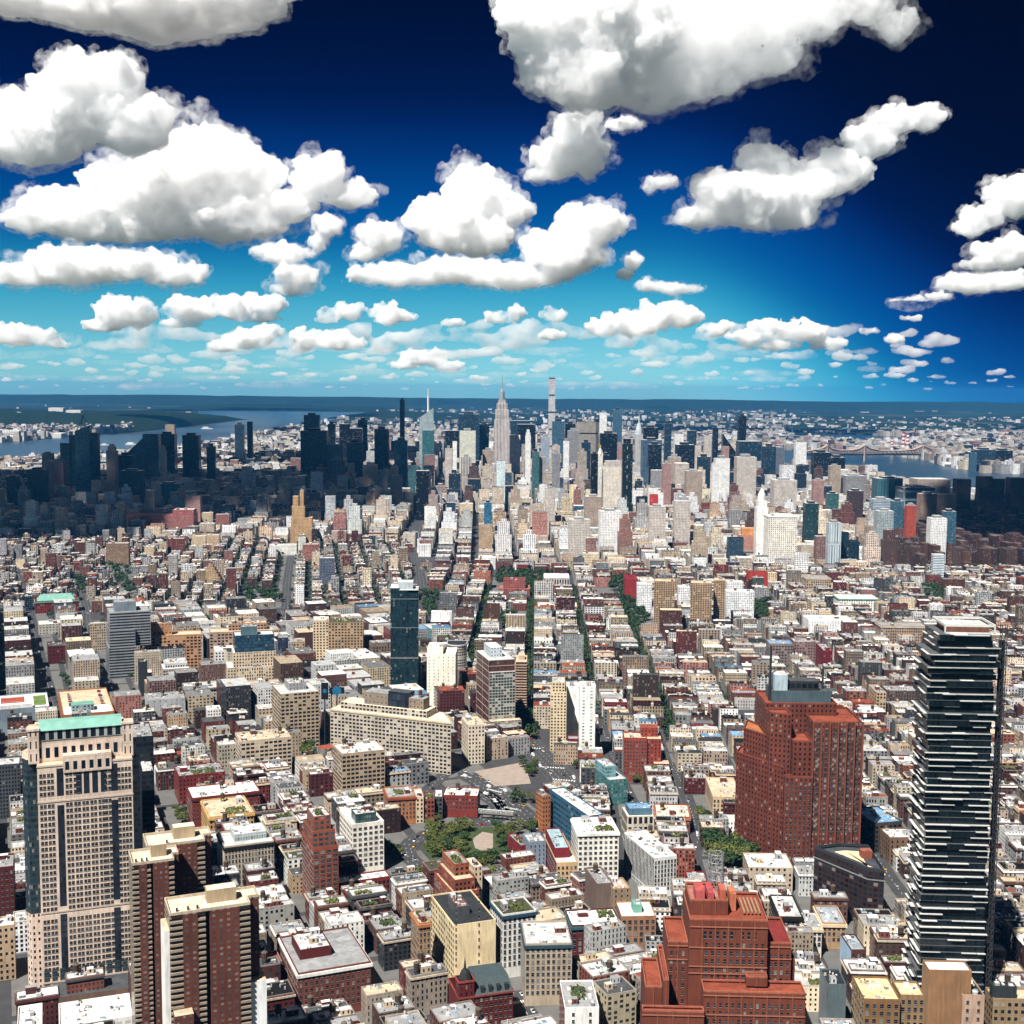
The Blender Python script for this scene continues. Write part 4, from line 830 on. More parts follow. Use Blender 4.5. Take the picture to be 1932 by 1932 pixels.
H('office_building', 'pale stone loft with tall black windows and blue roof box', 'loft building', 'c2', 1602, 702, 1750, sty((.66, .60, .50), 4.6, 9, .62, .7, 'dark', 0), 'white', base=870, a=6, back=1572, tops='u', tiers=[(.1, .95, .2, .9, 4, blank((.12, .22, .28)), 'blue')])
H('office_building', 'teal glass tower block with blue panel near the bare lot', 'office building', 'c2', 1500, 500, 1604, sty((.10, .24, .24), 2.2, 3.4, .85, .6, (.04, .13, .13), .15), 'lgrey', base=640, a=18, back=1420, tops='uu', tiers=[(.0, .6, .3, 1, 9, sty((.25, .42, .45), 2.2, 3.4, .85, .6, (.10, .22, .24), .2), 'lgrey')], short='the teal glass block')
H('loft_building', 'red brick arcaded warehouse with rounded corner and pale roof', 'loft building', 'c2', 1762, 700, 1952, sty((.34, .10, .06), 3.4, 4.2, .45, .6, 'dark', .15), (.74, .62, .48), base=800, a=-4, back=1660, rw=1, cornice=(.46, .18, .11), tops='bbtu', short='the red arcaded warehouse')
H('loft_building', 'brown grey brick tenement with blank flank and roof tank', 'loft building', 'c2', 1432, 1080, 1520, blank((.24, .18, .15)), 'grey', h=30, a=12, back=1366, tops='t', short='the blank grey tenement')
H('loft_building', 'tan tenement with round window beside the blank grey tenement', 'loft building', 'c2', 1522, 1108, 1620, sty((.38, .29, .20), 4, 4, .25, .4), 'tan', h=28, a=12, d=20, tops='bu')
H('loft_building', 'dark red loft with teal arched windows under a white roof', 'loft building', 'c2', 1292, 1312, 1566, sty('dred', 3.6, 4.3, .5, .6, 'tealg', .1), 'white', h=24, a=8, d=26, rw=1, cornice='teal', tops='kbgu', short='the dark red arched loft')
H('loft_building', 'tan loft with round arches and solar panels left of the art deco brick block', 'loft building', 'c2', 1568, 1262, 1762, sty((.40, .22, .12), 3.8, 4.3, .55, .6, 'dark', .1), 'white', h=26, a=4, d=26, rw=1, tops='kub', tiers=[(.4, .65, .3, .7, 4, blank('green'), 'green', 'roof_box')], short='the tan arched loft')
# --- right foreground
def deco_block():
    loc, A, w, d, h = place('c3', 62, 1282, 500, base=2150, a=-2, d=40)
    h = min(h, 92); loc = G(*cp('c3', 62, 1282), h); loc.z = 0; w = 0; dx = Vector((math.cos(A), math.sin(A), 0)); w = solve(Vector((loc.x, loc.y, h)), dx, cp('c3', 500)[0])
    t = thing('telephone_building', 'massive stepped orange red brick block at the bottom right with lattice mast', 'office building', loc, A); LAND.append((1400, 1800, 'the stepped brick block', loc.y)); foot(rect(loc, A, -w*.55, w*1.5, -25, d))
    br = (.225, .070, .036); st = sty(br, 3.4, 4.6, .42, .55, 'dark', .2); sb = dict(st, wf=0)
    def tier(nm, x0, x1, y0, y1, z0, z1, roof='rust', win=True):
        m = MB(); m.box(x0, x1, y0, y1, z0, z1, sb if win else blank(br)); o = m.obj(nm, t)
        m = MB(); m.cap([(x0, y0), (x1, y0), (x1, y1), (x0, y1)], z1-1.2, roof, 0); m.obj('roof', o, [ROOF, ROOF])
        m = MB(); m.ring([(x0, y0), (x1, y0), (x1, y1), (x0, y1)], .6, z1, z1+1.0, (.40, .15, .09)); m.obj('parapet', o)
        # brick piers
        n = max(2, int((x1-x0)/6.8)); solid('pier', [(x0+(x1-x0)*k/n-.35, x0+(x1-x0)*k/n+.35, y0-.45, y0-.01, z0, z1+.6) for k in range(1, n)], plain('brick_pier', br, .9, .25, .5), o)
        return o
    tier('centre_wall', 0, w, 0, d, 0, h)
    tier('right_wing', w*1.005, w*1.33, 5, d, 0, h-15, (.28, .05, .04))
    tier('right_wing', w*1.335, w*1.4, 9, d, 0, h-26)
    tier('front_wing', w*.16, w*1.44, -14, -.02, 0, h-35)
    tier('front_wing', w*.72, w*.99, -6, -.03, h-34.9, h-30)
    tier('left_wing', -w*.26, -.02, 6, d, 0, h-16)
    tier('left_wing', -w*.34, -w*.265, -8, d-4, 0, h-32)
    tier('left_wing', -w*.62, w*.155, -20, -14.05, 0, h-44)
    tier('left_wing', -w*.56, -w*.345, -4, d-8, 0, h-38)
    solid('string_course', [(x0-.15, x1+.15, y0-.62, y0-.46, z, z+.7) for x0, x1, y0, zs in ((0, w, 0, (h-4, h-16, h-27, h-31)), (w*.16, w*1.44, -14, (h-37, h-48, h-60)), (w*1.005, w*1.33, 5, (h-17, h-24)), (-w*.26, -.02, 6, (h-18, h-26)), (-w*.62, w*.155, -20, (h-46, h-58))) for z in zs], plain('terracotta_trim', (.36, .13, .075), .8), t)
    tier('upper_wall', w*.02, w*.52, d*.25, d*.9, h-1, h+7, 'pink', False)
    for x0, x1, y0, y1, z1, c_ in ((.10, .22, .3, .6, 12, (.50, .12, .11)), (.26, .34, .3, .7, 11, (.45, .10, .10)), (.56, .64, .4, .7, 9, (.55, .2, .1)), (.42, .5, .35, .6, 12, (.5, .15, .08))):
        m = MB(); m.box(w*x0, w*x1, d*y0, d*y1, h-1, h+z1, blank(c_), c_); m.obj('roof_unit', t)
    solid('roof_frame', [(w*(.72+.05*k), w*(.74+.05*k), d*.25, d*.75, h+.2, h+1.6) for k in range(5)], plain('deck_frame', (.35, .22, .13)), t)
    sg = []; mx_, my_, zb, zt_ = w*.42, d*.8, h+7, h+27
    P = [(mx_+4.5*math.cos(k*math.pi/4), my_+4.5*math.sin(k*math.pi/4)) for k in range(8)]
    for k in range(8):
        a, b = P[k], P[(k+1) % 8]; sg.append(((*a, zb), (*a, zt_), .16))
        for q in range(4):
            z0, z1 = zb+q*5, zb+q*5+5; sg.append(((*a, z1), (*b, z1), .13)); sg.append(((*a, z0), (*b, z1), .09)); sg.append(((*b, z0), (*a, z1), .09))
    bars('lattice_mast', sg, M['metal'], t)
    rng = random.Random(9)
    put_windows(t, [(w*.18, 0, w*.98, 0, h-56, h-12, 3.6, 4.7, .42, .55), (w*.18, -14, w*1.42, -14, h-84, h-40, 3.4, 4.7, .40, .55), (w*1.02, 5, w*1.32, 5, h-60, h-20, 3.6, 4.7, .45, .5), (-w*.25, 6, -w*.02, 6, h-60, h-20, 3.6, 4.7, .4, .5), (-w*.48, -20, w*.14, -20, h-88, h-50, 3.6, 4.7, .4, .5)], rng)
    for k, x in enumerate((.2, .27, .36, .45, .54, .68, .76, .84)): link('window', window_mesh(1.6, 4.2, 0), t, (w*x, 0, h-10.5), 0)
deco_block()
def brick_giant():
    # dark red brick stepped tower with many bays
    loc, A, w, d, h = place('c3', 590, 480, 1020, base=1005, a=0, d=70)
    t = thing('telephone_building', 'huge dark red stepped brick tower with machinery on top, right of centre', 'tower', loc, A); LAND.append((1510, 1450, 'the huge brick tower', loc.y))
    br = (.20, .060, .034); fl = 4.1; st = sty(br, 3.5, fl, .40, .48, (.015, .012, .012), .10); stl = sty(br, 3.0, fl, .55, .48, (.05, .05, .05), .45)
    k = w/430.0                                             # metres per crop pixel along the front
    X = lambda px: (px-590)*k
    cy_, sq = math.cos(A), math.sin(A)
    top = lambda y: place('c3', 590, y, 1020, a=0, d=10, Y=loc.y)[4]
    def vol(nm, P, z1, s, roof='rust', z0=0.0):
        m = MB(); m.prism(P, z0, z1, s); o = m.obj(nm, t); m = MB(); m.cap(P, z1-.6, roof, 0); m.obj('roof', o, [ROOF, ROOF]); m = MB(); m.ring(P, .7, z1-.05, z1+1.1, (.26, .075, .042)); m.obj('parapet', o); return o
    hR, hC, hL, hLL, hF = top(180), top(65)-8, top(230)-9, top(400)-5, top(480)
    vol('right_wall', [(X(745), -1), (X(1020), 1), (X(1022), 50), (X(745), 50)], hR, stl)
    vol('middle_wall', [(X(635), 0), (X(742), -.6), (X(742), 40), (X(635), 40)], top(285), st)
    vol('front_wall', [(X(592), -2), (X(745), -3.5), (X(745), 3), (X(592), 3)], hF, st)
    vol('tower_wall', [(X(512), 26), (X(920), 26), (X(920), 70), (X(512), 70)], hC, st)
    vol('tower_wall', [(X(520), 12), (X(632), 6), (X(632), 26), (X(512), 26)], hC-4, st)
    vol('left_wall', [(X(412), 42), (X(518), 20), (X(560), 40), (X(470), 70)], hL, st, 'orange')
    vol('left_wall', [(X(375), 44), (X(590), 1), (X(590), 30), (X(430), 64)], hLL, st)
    vol('back_wall', [(X(925), 30), (X(1015), 30), (X(1015), 62), (X(925), 62)], top(128)-9, st)
    m = MB(); m.box(X(560), X(900), 34, 60, hC-1, hC+9, blank((.10, .15, .17)), 'dgrey'); m.box(X(665), X(830), 36, 50, hC+9, hC+17, sty((.05, .06, .065), 5, 8, .8, .5, 'dark', 0), 'dgrey'); m.box(X(575), X(650), 36, 52, hC+9, hC+22, blank((.42, .52, .56)), 'lgrey'); m.obj('plant_room', t)
    bars('mast', [((X(555), 40, hC), (X(555), 40, hC+45), .7), ((X(548), 40, hC), (X(552), 40, hC+30), .35), ((X(562), 40, hC), (X(558), 40, hC+30), .35), ((X(865), 44, hC), (X(865), 44, hC+26), .6)], M['dark'], t)
    P = [(X(362)-2, 44), (X(590), -2), (X(1024), -2), (X(1024), 72), (X(430), 72)]
    FOOT.append([(loc.x+x*cy_-y*sq, loc.y+x*sq+y*cy_) for x, y in P])
    put_windows(t, [(X(755), -.98, X(1012), .9, 30, hR-4, 3.6, fl, .55, .5), (X(596), -2.05, X(740), -3.48, 8, hF-3, 3.6, fl, .42, .5)], random.Random(2))
    solid('brick_pier', [(X(745)+(X(1020)-X(745))*q/6-.5, X(745)+(X(1020)-X(745))*q/6+.5, -2.2, -.2, 0, hR+1.5) for q in range(7)], plain('dark_brick_pier', br, .9, .25, .5), t)
brick_giant()
SLABM = plain('slab_edge', (.10, .105, .11), .6)
def stacked_glass():
    # the tall tower of stacked, shifted glass floors at the right edge
    h = 248.0; px, py = cp('c3', 1420, -330)
    loc = G(px, 1185, h); A = R(-3); loc.z = 0
    dx = Vector((math.cos(A), math.sin(A), 0)); w = solve(Vector((loc.x, loc.y, h)), dx, 1882); d = 30.0
    t = thing('glass_tower', 'very tall dark glass tower of shifted stacked floors with white balcony edges', 'tower', loc, A); LAND.append((1812, 1500, 'the stacked glass tower', loc.y)); foot(rect(loc, A, -5, w+8, -4, d+4))
    rng = random.Random(11); fl = 3.95; n = int(h/fl)
    gls = sty((.010, .014, .017), 1.5, fl, .94, .9, (.006, .011, .014), .015); slabc = plain('balcony_edge', (.60, .60, .57), .7, .15)
    for k in range(n):
        z = k*fl; up = max(0, k-n*.62)/(n*.38)
        jx0, jx1 = rng.uniform(-2.2, 1.5)*(.5+up), rng.uniform(-2.0, 2.0)*(.5+up); jy = rng.uniform(-1.6, 1.6)*(.5+up)
        if k >= n-4: jx0 += (k-n+5)*1.6; jx1 -= (k-n+5)*.3
        x0, x1 = jx0, w+jx1
        m = MB(); m.box(x0, x1, jy, d, z, z+fl-.45, gls); f = m.obj('glass_floor', t)
        solid('floor_slab', [(x0-.3, x1+.3, jy-.35, d+.3, z+fl-.45, z+fl-.12)], SLABM, f)
        bl = []; x = x0-.4
        while x < x1-4:
            L = rng.uniform(7, 17)
            if rng.random() < .64: q = rng.uniform(1.0, 2.6); bl.append((x, min(x+L, x1+.6), jy-q, jy-.36, z+fl-.42, z+fl-.10)); bl.append((x, min(x+L, x1+.6), jy-q-.08, jy-q+.02, z+fl-.11, z+fl+.06))
            x += L+.3
        y = jy
        while y < d-4:
            L = rng.uniform(5, 10)
            if rng.random() < .6: bl.append((x0-rng.uniform(1, 2.4), x0-.32, y+.1, min(y+L, d), z+fl-.42, z+fl-.10))
            y += L
        if k > n*.62:
            for q in bl: solid('balcony', [q], slabc, f)
        else: tag(solid('balconies', bl, slabc, f), kind='stuff')
        if k > n*.6 and rng.random() < .6:
            a = x0+rng.uniform(0, w*.5); solid('terrace', [(a, a+rng.uniform(6, 11), jy-.2, jy+5, z+fl-.11, z+fl-.05)], slabc, f)
    z = n*fl
    solid('crown_frame', [(7, w-1, 0, .8, z+4.2, z+5.6), (7, w-1, d-4, d-3.2, z+4.2, z+5.6), (7, 7.8, .8, d-4, z+4.2, z+5.6), (w-1.8, w-1, .8, d-4, z+4.2, z+5.6), (7, 7.8, 0, .8, z-.1, z+4.2), (w-1.8, w-1, 0, .8, z-.1, z+4.2), (7, w-1, 0, .3, z-.1, z+.9)], slabc, t)
    m = MB(); m.box(9, w-3, 5, d-6, z-.1, z+4, blank((.25, .12, .08)), 'lgrey'); m.obj('plant_room', t)
    # construction hoist on its right side
    sg = []
    for k in range(0, 62):
        z = k*4; sg += [((w+4, 4, z), (w+7, 4, z+4), .12), ((w+4, 4, z+4), (w+7, 4, z+4), .12)]
    sg += [((w+4, 4, 0), (w+4, 4, 250), .2), ((w+7, 4, 0), (w+7, 4, 250), .2), ((w+4, 7, 0), (w+4, 7, 250), .2), ((w+7, 7, 0), (w+7, 7, 250), .2)]
    bars('hoist_mast', sg, M['dark'], t)
    solid('hoist_screen', [(w+3.6, w+7.4, 7.2, 7.6, 0, 240)], plain('hoist_netting', (.012, .012, .014)), t)
stacked_glass()
def v_block():
    g = lambda x, y: G(*cp('c3', x, y), 42)
    P = [g(1060, 990), g(1152, 1000), g(1060, 860), g(905, 850), g(760, 868)]; c = P[0].copy(); c.z = 0
    t = thing('office_building', 'dark wedge shaped brick and glass block at the foot of the huge brick tower', 'office building', c); LAND.append((1600, 1610, 'the dark wedge block', c.y))
    Q = [(p.x-c.x, p.y-c.y) for p in P]
    ar = sum(Q[i][0]*Q[(i+1) % 5][1]-Q[(i+1) % 5][0]*Q[i][1] for i in range(5))
    if ar < 0: Q = Q[::-1]
    FOOT.append([(q[0]+c.x, q[1]+c.y) for q in offset_poly(Q, 3)])
    m = MB(); m.prism(Q, 0, 40, sty((.075, .035, .03), 4.5, 4.0, .78, .6, (.012, .018, .024), .06)); m.obj('wall', t)
    m = MB(); m.cap(Q, 39, (.10, .11, .12), 0); m.obj('roof', t, [ROOF, ROOF])
    m = MB(); m.ring(Q, .7, 40, 42, (.06, .07, .08)); m.obj('parapet', t); m = MB(); m.ring(Q, -.6, 33, 33.8, (.25, .27, .28)); m.obj('cornice', t)
    I = offset_poly(Q, -9); m = MB(); m.cap([(a, b) for a, b in I], 39.4, (.78, .62, .40), 0); m.obj('roof_deck', t, [ROOF, ROOF])
    m = MB(); cx = sum(a for a, b in I)/5; cyy = sum(b for a, b in I)/5; m.box(cx+4, cx+12, cyy-2, cyy+5, 39, 45, blank((.30, .10, .06)), (.35, .15, .1)); m.obj('stair_bulkhead', t)
v_block()
H('loft_building', 'loft with pale blue painted flank and dark red front', 'loft building', 'c3', 966, 1448, 1050, sty((.14, .06, .05), 4, 4.2, .4, .5, 'dark', .4), (.36, .42, .46), base=1600, a=2, back=906, rw=1, side=blank((.42, .58, .72)), tops='k', short='the pale blue flank')
H('loft_building', 'tan loft with potted terrace garden right of the pale blue flank', 'loft building', 'c3', 1052, 1520, 1256, sty((.46, .35, .22), 3.6, 4.2, .5, .45), (.66, .6, .5), base=1610, a=0, back=1050, d=34, rw=1, tops='ggukbu', short='the terrace garden loft')
H('loft_building', 'yellow brick block with flat tan roof at the bottom right', 'loft building', 'c3', 1036, 1722, 1240, sty((.30, .18, .08), 4, 4.6, .5, .5, 'navy', .1), (.76, .58, .34), h=30, a=-2, back=972, rw=1, side=sty((.55, .40, .22), 7, 5, .2, .3), tops='u', short='the yellow flat-roofed block')
H('loft_building', 'tan wing attached right of the yellow flat-roofed block', 'loft building', 'c3', 1241, 1700, 1378, sty((.32, .22, .12), 4, 4.6, .5, .55, 'navy', .1), (.74, .58, .36), h=31, a=-2, d=18, rw=1, tops='u')
H('loft_building', 'blank tan slab with white roof in front of the stacked glass tower', 'loft building', 'c3', 1400, 1560, 1640, blank((.34, .20, .10)), 'white', h=50, a=-2, back=1364, tops='', side=blank((.42, .28, .16)), short='the blank tan slab')
H('loft_building', 'pinkish tan block with black roof right of the blank tan slab', 'loft building', 'c3', 1588, 1700, 1712, sty((.50, .36, .27), 5.5, 5, .25, .4), 'black', h=36, a=-2, back=1520, rw=1, tops='uk', side=blank((.36, .26, .19)))
H('loft_building', 'low tan block with dark plant at the right bottom edge', 'loft building', 'c3', 1760, 1720, 2060, sty((.34, .25, .15), 4, 4.4, .5, .5), 'sand', h=28, a=-2, back=1715, tops='ubu', tiers=[(.0, .45, .1, .5, 6, blank('slate'), 'slate', 'plant_room')])
H('loft_building', 'teal grey rendered slab between the brick block and yellow block', 'loft building', 'c3', 830, 1640, 938, blank((.15, .19, .20)), 'slate', h=34, a=-2, back=790, tops='b', side=blank((.30, .32, .34)), short='the teal grey slab')
H('loft_building', 'very dark brown loft with arched top windows and pale roof', 'loft building', 'c3', 562, 1262, 694, sty((.055, .035, .028), 3, 4, .55, .6, 'dark', .1), 'lgrey', base=1460, a=-2, back=510, rw=1, cornice='black', tops='bku')
H('loft_building', 'white arcaded cast iron loft beside the very dark brown loft', 'loft building', 'c3', 696, 1322, 802, sty((.66, .62, .55), 3, 4, .62, .62, 'dark', .05), 'grey', base=1492, a=-2, d=24, rw=1, cornice='cream', tops='bu', short='the white cast iron loft')
H('loft_building', 'tan cast iron loft with cream cornice left of the slate roofs', 'loft building', 'c3', 806, 1296, 936, sty((.46, .31, .18), 3, 4, .55, .6, 'dark', .05), (.36, .4, .43), base=1445, a=-2, d=30, rw=1, cornice='cream', tops='uu')
H('townhouse', 'grey stone row of gabled houses with roof planting', 'townhouse', 'c3', 826, 1156, 1048, sty((.40, .34, .30), 3, 4, .5, .6, 'dark', .15), 'garden', base=1240, a=-6, d=18, tops='ggb')
H('loft_building', 'tan flank loft with light grey roof facing the avenue', 'loft building', 'c3', 1120, 1300, 1262, sty((.40, .28, .16), 3.2, 4, .5, .55), (.42, .46, .5), base=1372, a=12, back=1060, rw=0, cornice='cream', tops='u')
H('loft_building', 'cream seven storey loft left of the huge brick tower', 'loft building', 'c3', 192, 592, 356, sty((.62, .47, .30), 3.4, 4, .5, .55, 'dark', .15), 'sand', base=702, a=-2, back=150, rw=1, tops='bbu', short='the cream seven-storey loft')
H('loft_building', 'white row with small windows below the cream seven-storey loft', 'townhouse', 'c3', 206, 722, 356, sty('white', 2.6, 3.8, .45, .5), 'lgrey', base=800, a=-2, d=14, tops='kk')
H('loft_building', 'red brick party wall block with little windows in the right middle', 'loft building', 'c3', 86, 432, 250, sty('red', 6, 5, .2, .3), 'grey', base=505, a=-2, d=18, tops='bb')
H('loft_building', 'dark red wall loft under the lattice mast', 'loft building', 'c3', 52, 1062, 160, sty('crimson', 4, 4, .2, .4), 'grey', base=1150, a=-2, d=20, tops='u')
H('loft_building', 'grey and cream bakery block with white roof under the tree clump', 'loft building', 'c3', 392, 985, 640, sty((.55, .46, .36), 4, 4, .4, .5), 'white', h=20, a=-2, back=360, tops='bbuuk')
H('loft_building', 'dark blue grey warehouse along the right hand street', 'loft building', 'c3', 1098, 740, 1250, loft((.10, .085, .075), wf=.5), 'blue', h=26, a=14, d=40, tops='uk')
H('loft_building', 'brown loft with white roof near the stacked glass tower', 'loft building', 'c3', 1182, 820, 1330, loft((.26, .17, .11), wf=.3), 'white', h=22, a=4, d=22, tops='bu')
# --- centre distance: Village and Washington Square
H('library', 'square red stone library with white colonnade roof by the square', 'library', 'c5', 1130, 492, 1280, sty((.36, .055, .045), 3.4, 7, .55, .7, (.05, .012, .012), 0), 'lgrey', base=556, a=-1, d=60, tops='', tiers=[(.02, .98, .02, .98, 12, sty((.55, .5, .48), 5, 12, .5, .8, 'dark', 0), 'white', 'colonnade')], short='the red library')
H('apartment_building', 'brick apartment block with twin wings left of the park trees', 'apartment building', 'c5', 742, 425, 836, sty((.40, .19, .12), 3, 3.2, .45, .45, 'dark', .15), 'rust', base=515, a=-1, back=690, tops='bb', short='the twin-wing brick block')
H('apartment_building', 'pink brick law school block in front of the park', 'school', 'c5', 880, 515, 1056, sty((.36, .13, .11), 3.4, 4, .35, .5), 'pink', base=580, a=-1, d=50, tops='bu', tiers=[(.15, .85, .2, .9, 14, sty((.36, .13, .11), 3.4, 4, .35, .5), 'brick')], short='the pink brick school')
for i, (a, b) in enumerate(((1100, 1194), (1206, 1320))):
    H('courtyard_block', ('left' if i == 0 else 'right')+' one of two cream courtyard blocks with orange hipped eaves', 'school', 'c5', a, 612, b, sty((.66, .55, .40), 3.6, 4, .4, .6), 'lgrey', base=664, a=-1, d=40, tops='b', cornice='orange', group='cream courtyard blocks')
H('loft_building', 'big green glass pavilion roof beside the leafy street', 'school', 'c5', 500, 740, 575, sty((.25, .38, .42), 2.5, 3.5, .85, .7, (.10, .2, .22), .1), 'lgrey', base=815, a=20, back=455, tops='u')
SLW = sty((.80, .80, .80), 3.2, 3.0, .62, .55, (.10, .13, .15), .15); SLT = sty((.46, .34, .22), 3.6, 2.9, .72, .62, (.05, .035, .025), .1)
H('office_building', 'crimson stone slab left of the white apartment slabs', 'library', 'c5', 1592, 462, 1660, sty((.34, .03, .035), 5, 4, .1, .5), 'crimson', base=590, a=-1, d=60, tops='', short='the crimson slab')
H('apartment_tower', 'white gridded slab with balconies left of the tan slab', 'apartment tower', 'c5', 1658, 488, 1740, SLW, 'lgrey', base=655, a=-1, d=20, tops='b', group='white slabs')
H('apartment_tower', 'tan concrete tower, first of three tan towers from the left', 'apartment tower', 'c5', 1752, 472, 1866, SLT, 'sand', base=765, a=-8, back=1738, tops='b', group='tan concrete towers', short='the tan concrete towers')
H('apartment_tower', 'white gridded slab between the first and second tan towers', 'apartment tower', 'c6', 0, 505, 64, SLW, 'white', base=662, a=-1, d=20, tops='b', group='white slabs')
H('apartment_tower', 'tan concrete tower, middle of three tan towers', 'apartment tower', 'c6', 68, 482, 188, SLT, 'sand', base=762, a=-8, d=30, tops='b', group='tan concrete towers')
H('apartment_tower', 'tan concrete tower, rightmost and slightly farther of three', 'apartment tower', 'c6', 198, 468, 260, SLT, 'sand', base=745, a=-8, d=30, tops='b', group='tan concrete towers')
H('apartment_tower', 'white gridded slab right of the three tan towers', 'apartment tower', 'c6', 268, 528, 424, SLW, 'white', base=692, a=-1, d=20, tops='bb', group='white slabs', short='the right white slab')
H('apartment_tower', 'taller white slab peering behind the right white slab', 'apartment tower', 'c6', 272, 478, 362, SLW, 'lgrey', base=640, a=-1, d=20, tops='b', group='white slabs')
H('apartment_tower', 'pink brick tower with orange rooftop box in the right middle', 'apartment tower', 'c6', 342, 215, 494, sty((.56, .30, .22), 3.2, 3.1, .5, .5, (.2, .1, .08), .2), 'sand', base=350, a=-1, back=328, tops='', tiers=[(.1, .6, .2, .8, 14, blank((.62, .30, .10)), 'sand', 'roof_box')], short='the pink brick tower')
H('office_building', 'long cream office block with regular windows right of the pink brick tower', 'office building', 'c6', 512, 268, 806, sty((.60, .50, .36), 4.5, 4.6, .55, .6, 'dark', .1), 'lgrey', base=345, a=-1, back=495, tops='bbbu', cornice='cream', short='the long cream office block')
H('glass_tower', 'black stepped glass block in the right middle distance', 'tower', 'c6', 868, 252, 1012, sty((.012, .03, .045), 3, 4, .9, .8, (.010, .03, .045), .04), 'slate', base=405, a=-1, d=40, tops='', tiers=[(.3, .62, .2, .8, 18, sty((.012, .03, .045), 3, 4, .9, .8, (.010, .03, .045), 0), 'slate')], short='the black glass block')
H('apartment_tower', 'slim white and teal banded tower far right', 'apartment tower', 'c6', 1426, 325, 1488, sty((.72, .76, .78), 30, 3.4, .98, .5, (.04, .09, .12), 0), 'lgrey', base=492, a=-4, d=18, tops='u', short='the slim banded tower')
H('apartment_building', 'brown brick slab right of the slim banded tower', 'apartment building', 'c6', 1482, 462, 1604, sty('brown', 3, 3.2, .4, .45), 'grey', base=545, a=-1, d=18, tops='b')
H('loft_building', 'bright white loft with grid of small windows in the right middle', 'loft building', 'c6', 728, 690, 974, sty((.88, .87, .84), 4, 4.4, .30, .6, (.25, .25, .24), .3), 'white', base=790, a=-1, d=40, tops='bb', short='the bright white loft')
H('loft_building', 'bright white loft with dark slots behind, dark garden wall before it', 'loft building', 'c6', 896, 568, 1115, sty((.80, .77, .70), 4.4, 4.4, .45, .6, (.10, .10, .10), .1), 'white', base=645, a=-1, d=40, tops='b', cornice='green')
H('loft_building', 'broad tan loft with strong cornice and shadowed left side', 'loft building', 'c6', 1132, 722, 1390, sty((.42, .32, .24), 3.4, 4.4, .55, .55, 'dark', .1), 'grey', base=842, a=-2, back=1014, cornice='stone', tops='bbtu', short='the broad corniced loft')
H('loft_building', 'brown grey loft left of the long red flank', 'loft building', 'c6', 508, 822, 642, sty((.28, .22, .2), 4, 4.2, .6, .5), 'blue', base=945, a=-2, d=30, tops='bu')
H('loft_building', 'mauve grey loft joining the long red flank', 'loft building', 'c6', 646, 812, 768, sty((.30, .2, .19), 4, 4.2, .5, .5), 'grey', base=940, a=-2, d=30, tops='bu')
H('loft_building', 'loft with long crimson flank running away down the street', 'loft building', 'c6', 810, 860, 862, sty('crimson', 3.5, 4.2, .4, .5), 'grey', base=985, a=-2, back=768, tops='bu')
H('loft_building', 'bright vermilion blank wall block below the pink brick tower', 'loft building', 'c6', 392, 425, 500, blank((.44, .06, .035)), 'red', base=515, a=-1, d=30, tops='', short='the vermilion block')
H('loft_building', 'tan cornice block right of the vermilion block', 'loft building', 'c6', 716, 455, 852, sty((.5, .4, .3), 4, 5, .55, .6), 'grey', base=560, a=-1, d=40, cornice='stone', tops='bu')
H('loft_building', 'dark brown tall loft behind the stacked glass tower shoulder', 'loft building', 'c6', 1166, 1085, 1396, sty((.16, .115, .10), 3.2, 4, .4, .5), 'grey', base=1215, a=-2, d=30, tops='bb')
H('loft_building', 'tan corner loft on the street right of the huge brick tower', 'loft building', 'c6', 1108, 1095, 1162, sty((.56, .42, .28), 3.4, 4, .6, .6), 'grey', base=1245, a=-2, back=1062, tops='b')
# --- far left village
for q in (('apartment_tower', 'dark brown brick apartment block in the village', 418, 256, 504, 346, 'brown'), ('apartment_tower', 'grey tan gridded apartment block right of the dark brown one', 592, 262, 718, 386, (.36, .25, .17)), ('apartment_tower', 'red brown apartment tower with stepped top', 936, 236, 1030, 335, 'brick'),
          ('apartment_tower', 'cream apartment tower, left of an adjoining cream pair', 1072, 222, 1150, 312, 'cream'), ('apartment_tower', 'pale apartment tower, right of an adjoining cream pair', 1154, 216, 1226, 312, (.66, .5, .34)), ('apartment_tower', 'small cream apartment block between dark and red towers', 806, 280, 862, 352, 'cream'),
          ('apartment_tower', 'bluish grey tower right of the village avenue', 1786, 345, 1872, 512, (.16, .18, .24)), ('apartment_tower', 'pinkish brick tower beside the village avenue', 1692, 268, 1782, 380, 'pink'), ('hospital', 'long white flat hospital block by the avenue', 1506, 272, 1668, 330, 'white'), ('apartment_tower', 'pale tan stepped tower at the cloud shadow edge', 1128, 92, 1190, 205, 'sand'), ('apartment_tower', 'striped brown and white tower at the shadow edge', 1206, 100, 1282, 205, 'pink')):
    H(q[0], q[1], 'hospital' if q[0] == 'hospital' else 'apartment tower', 'c4', q[2], q[3], q[4], sty(q[6], 3, 3.1, .5, .5, 'dark', .12), 'lgrey', base=q[5], a=8, d=24, tops='b')
def ziggurat(crop, x, y, xr, base, label, col, steps, short, a=4, hh=9):
    st = sty(col, 3.2, 3.2, .45, .5, 'dark', .1)
    H('apartment_tower', label, 'apartment tower', crop, x, y, xr, st, 'sand', base=base, a=a, d=28, tops='b', tiers=[(.08*k, 1-.08*k, .05*k, 1-.05*k, hh*k, st, 'sand') for k in range(1, steps+1)], short=short)
ziggurat('c4', 1112, 470, 1240, 515, 'tan ziggurat apartment house rising in steps among village roofs', (.50, .36, .22), 5, 'the tan ziggurat', hh=6)
OT = sty((.56, .38, .20), 3.2, 3.4, .4, .5, 'dark', .1)
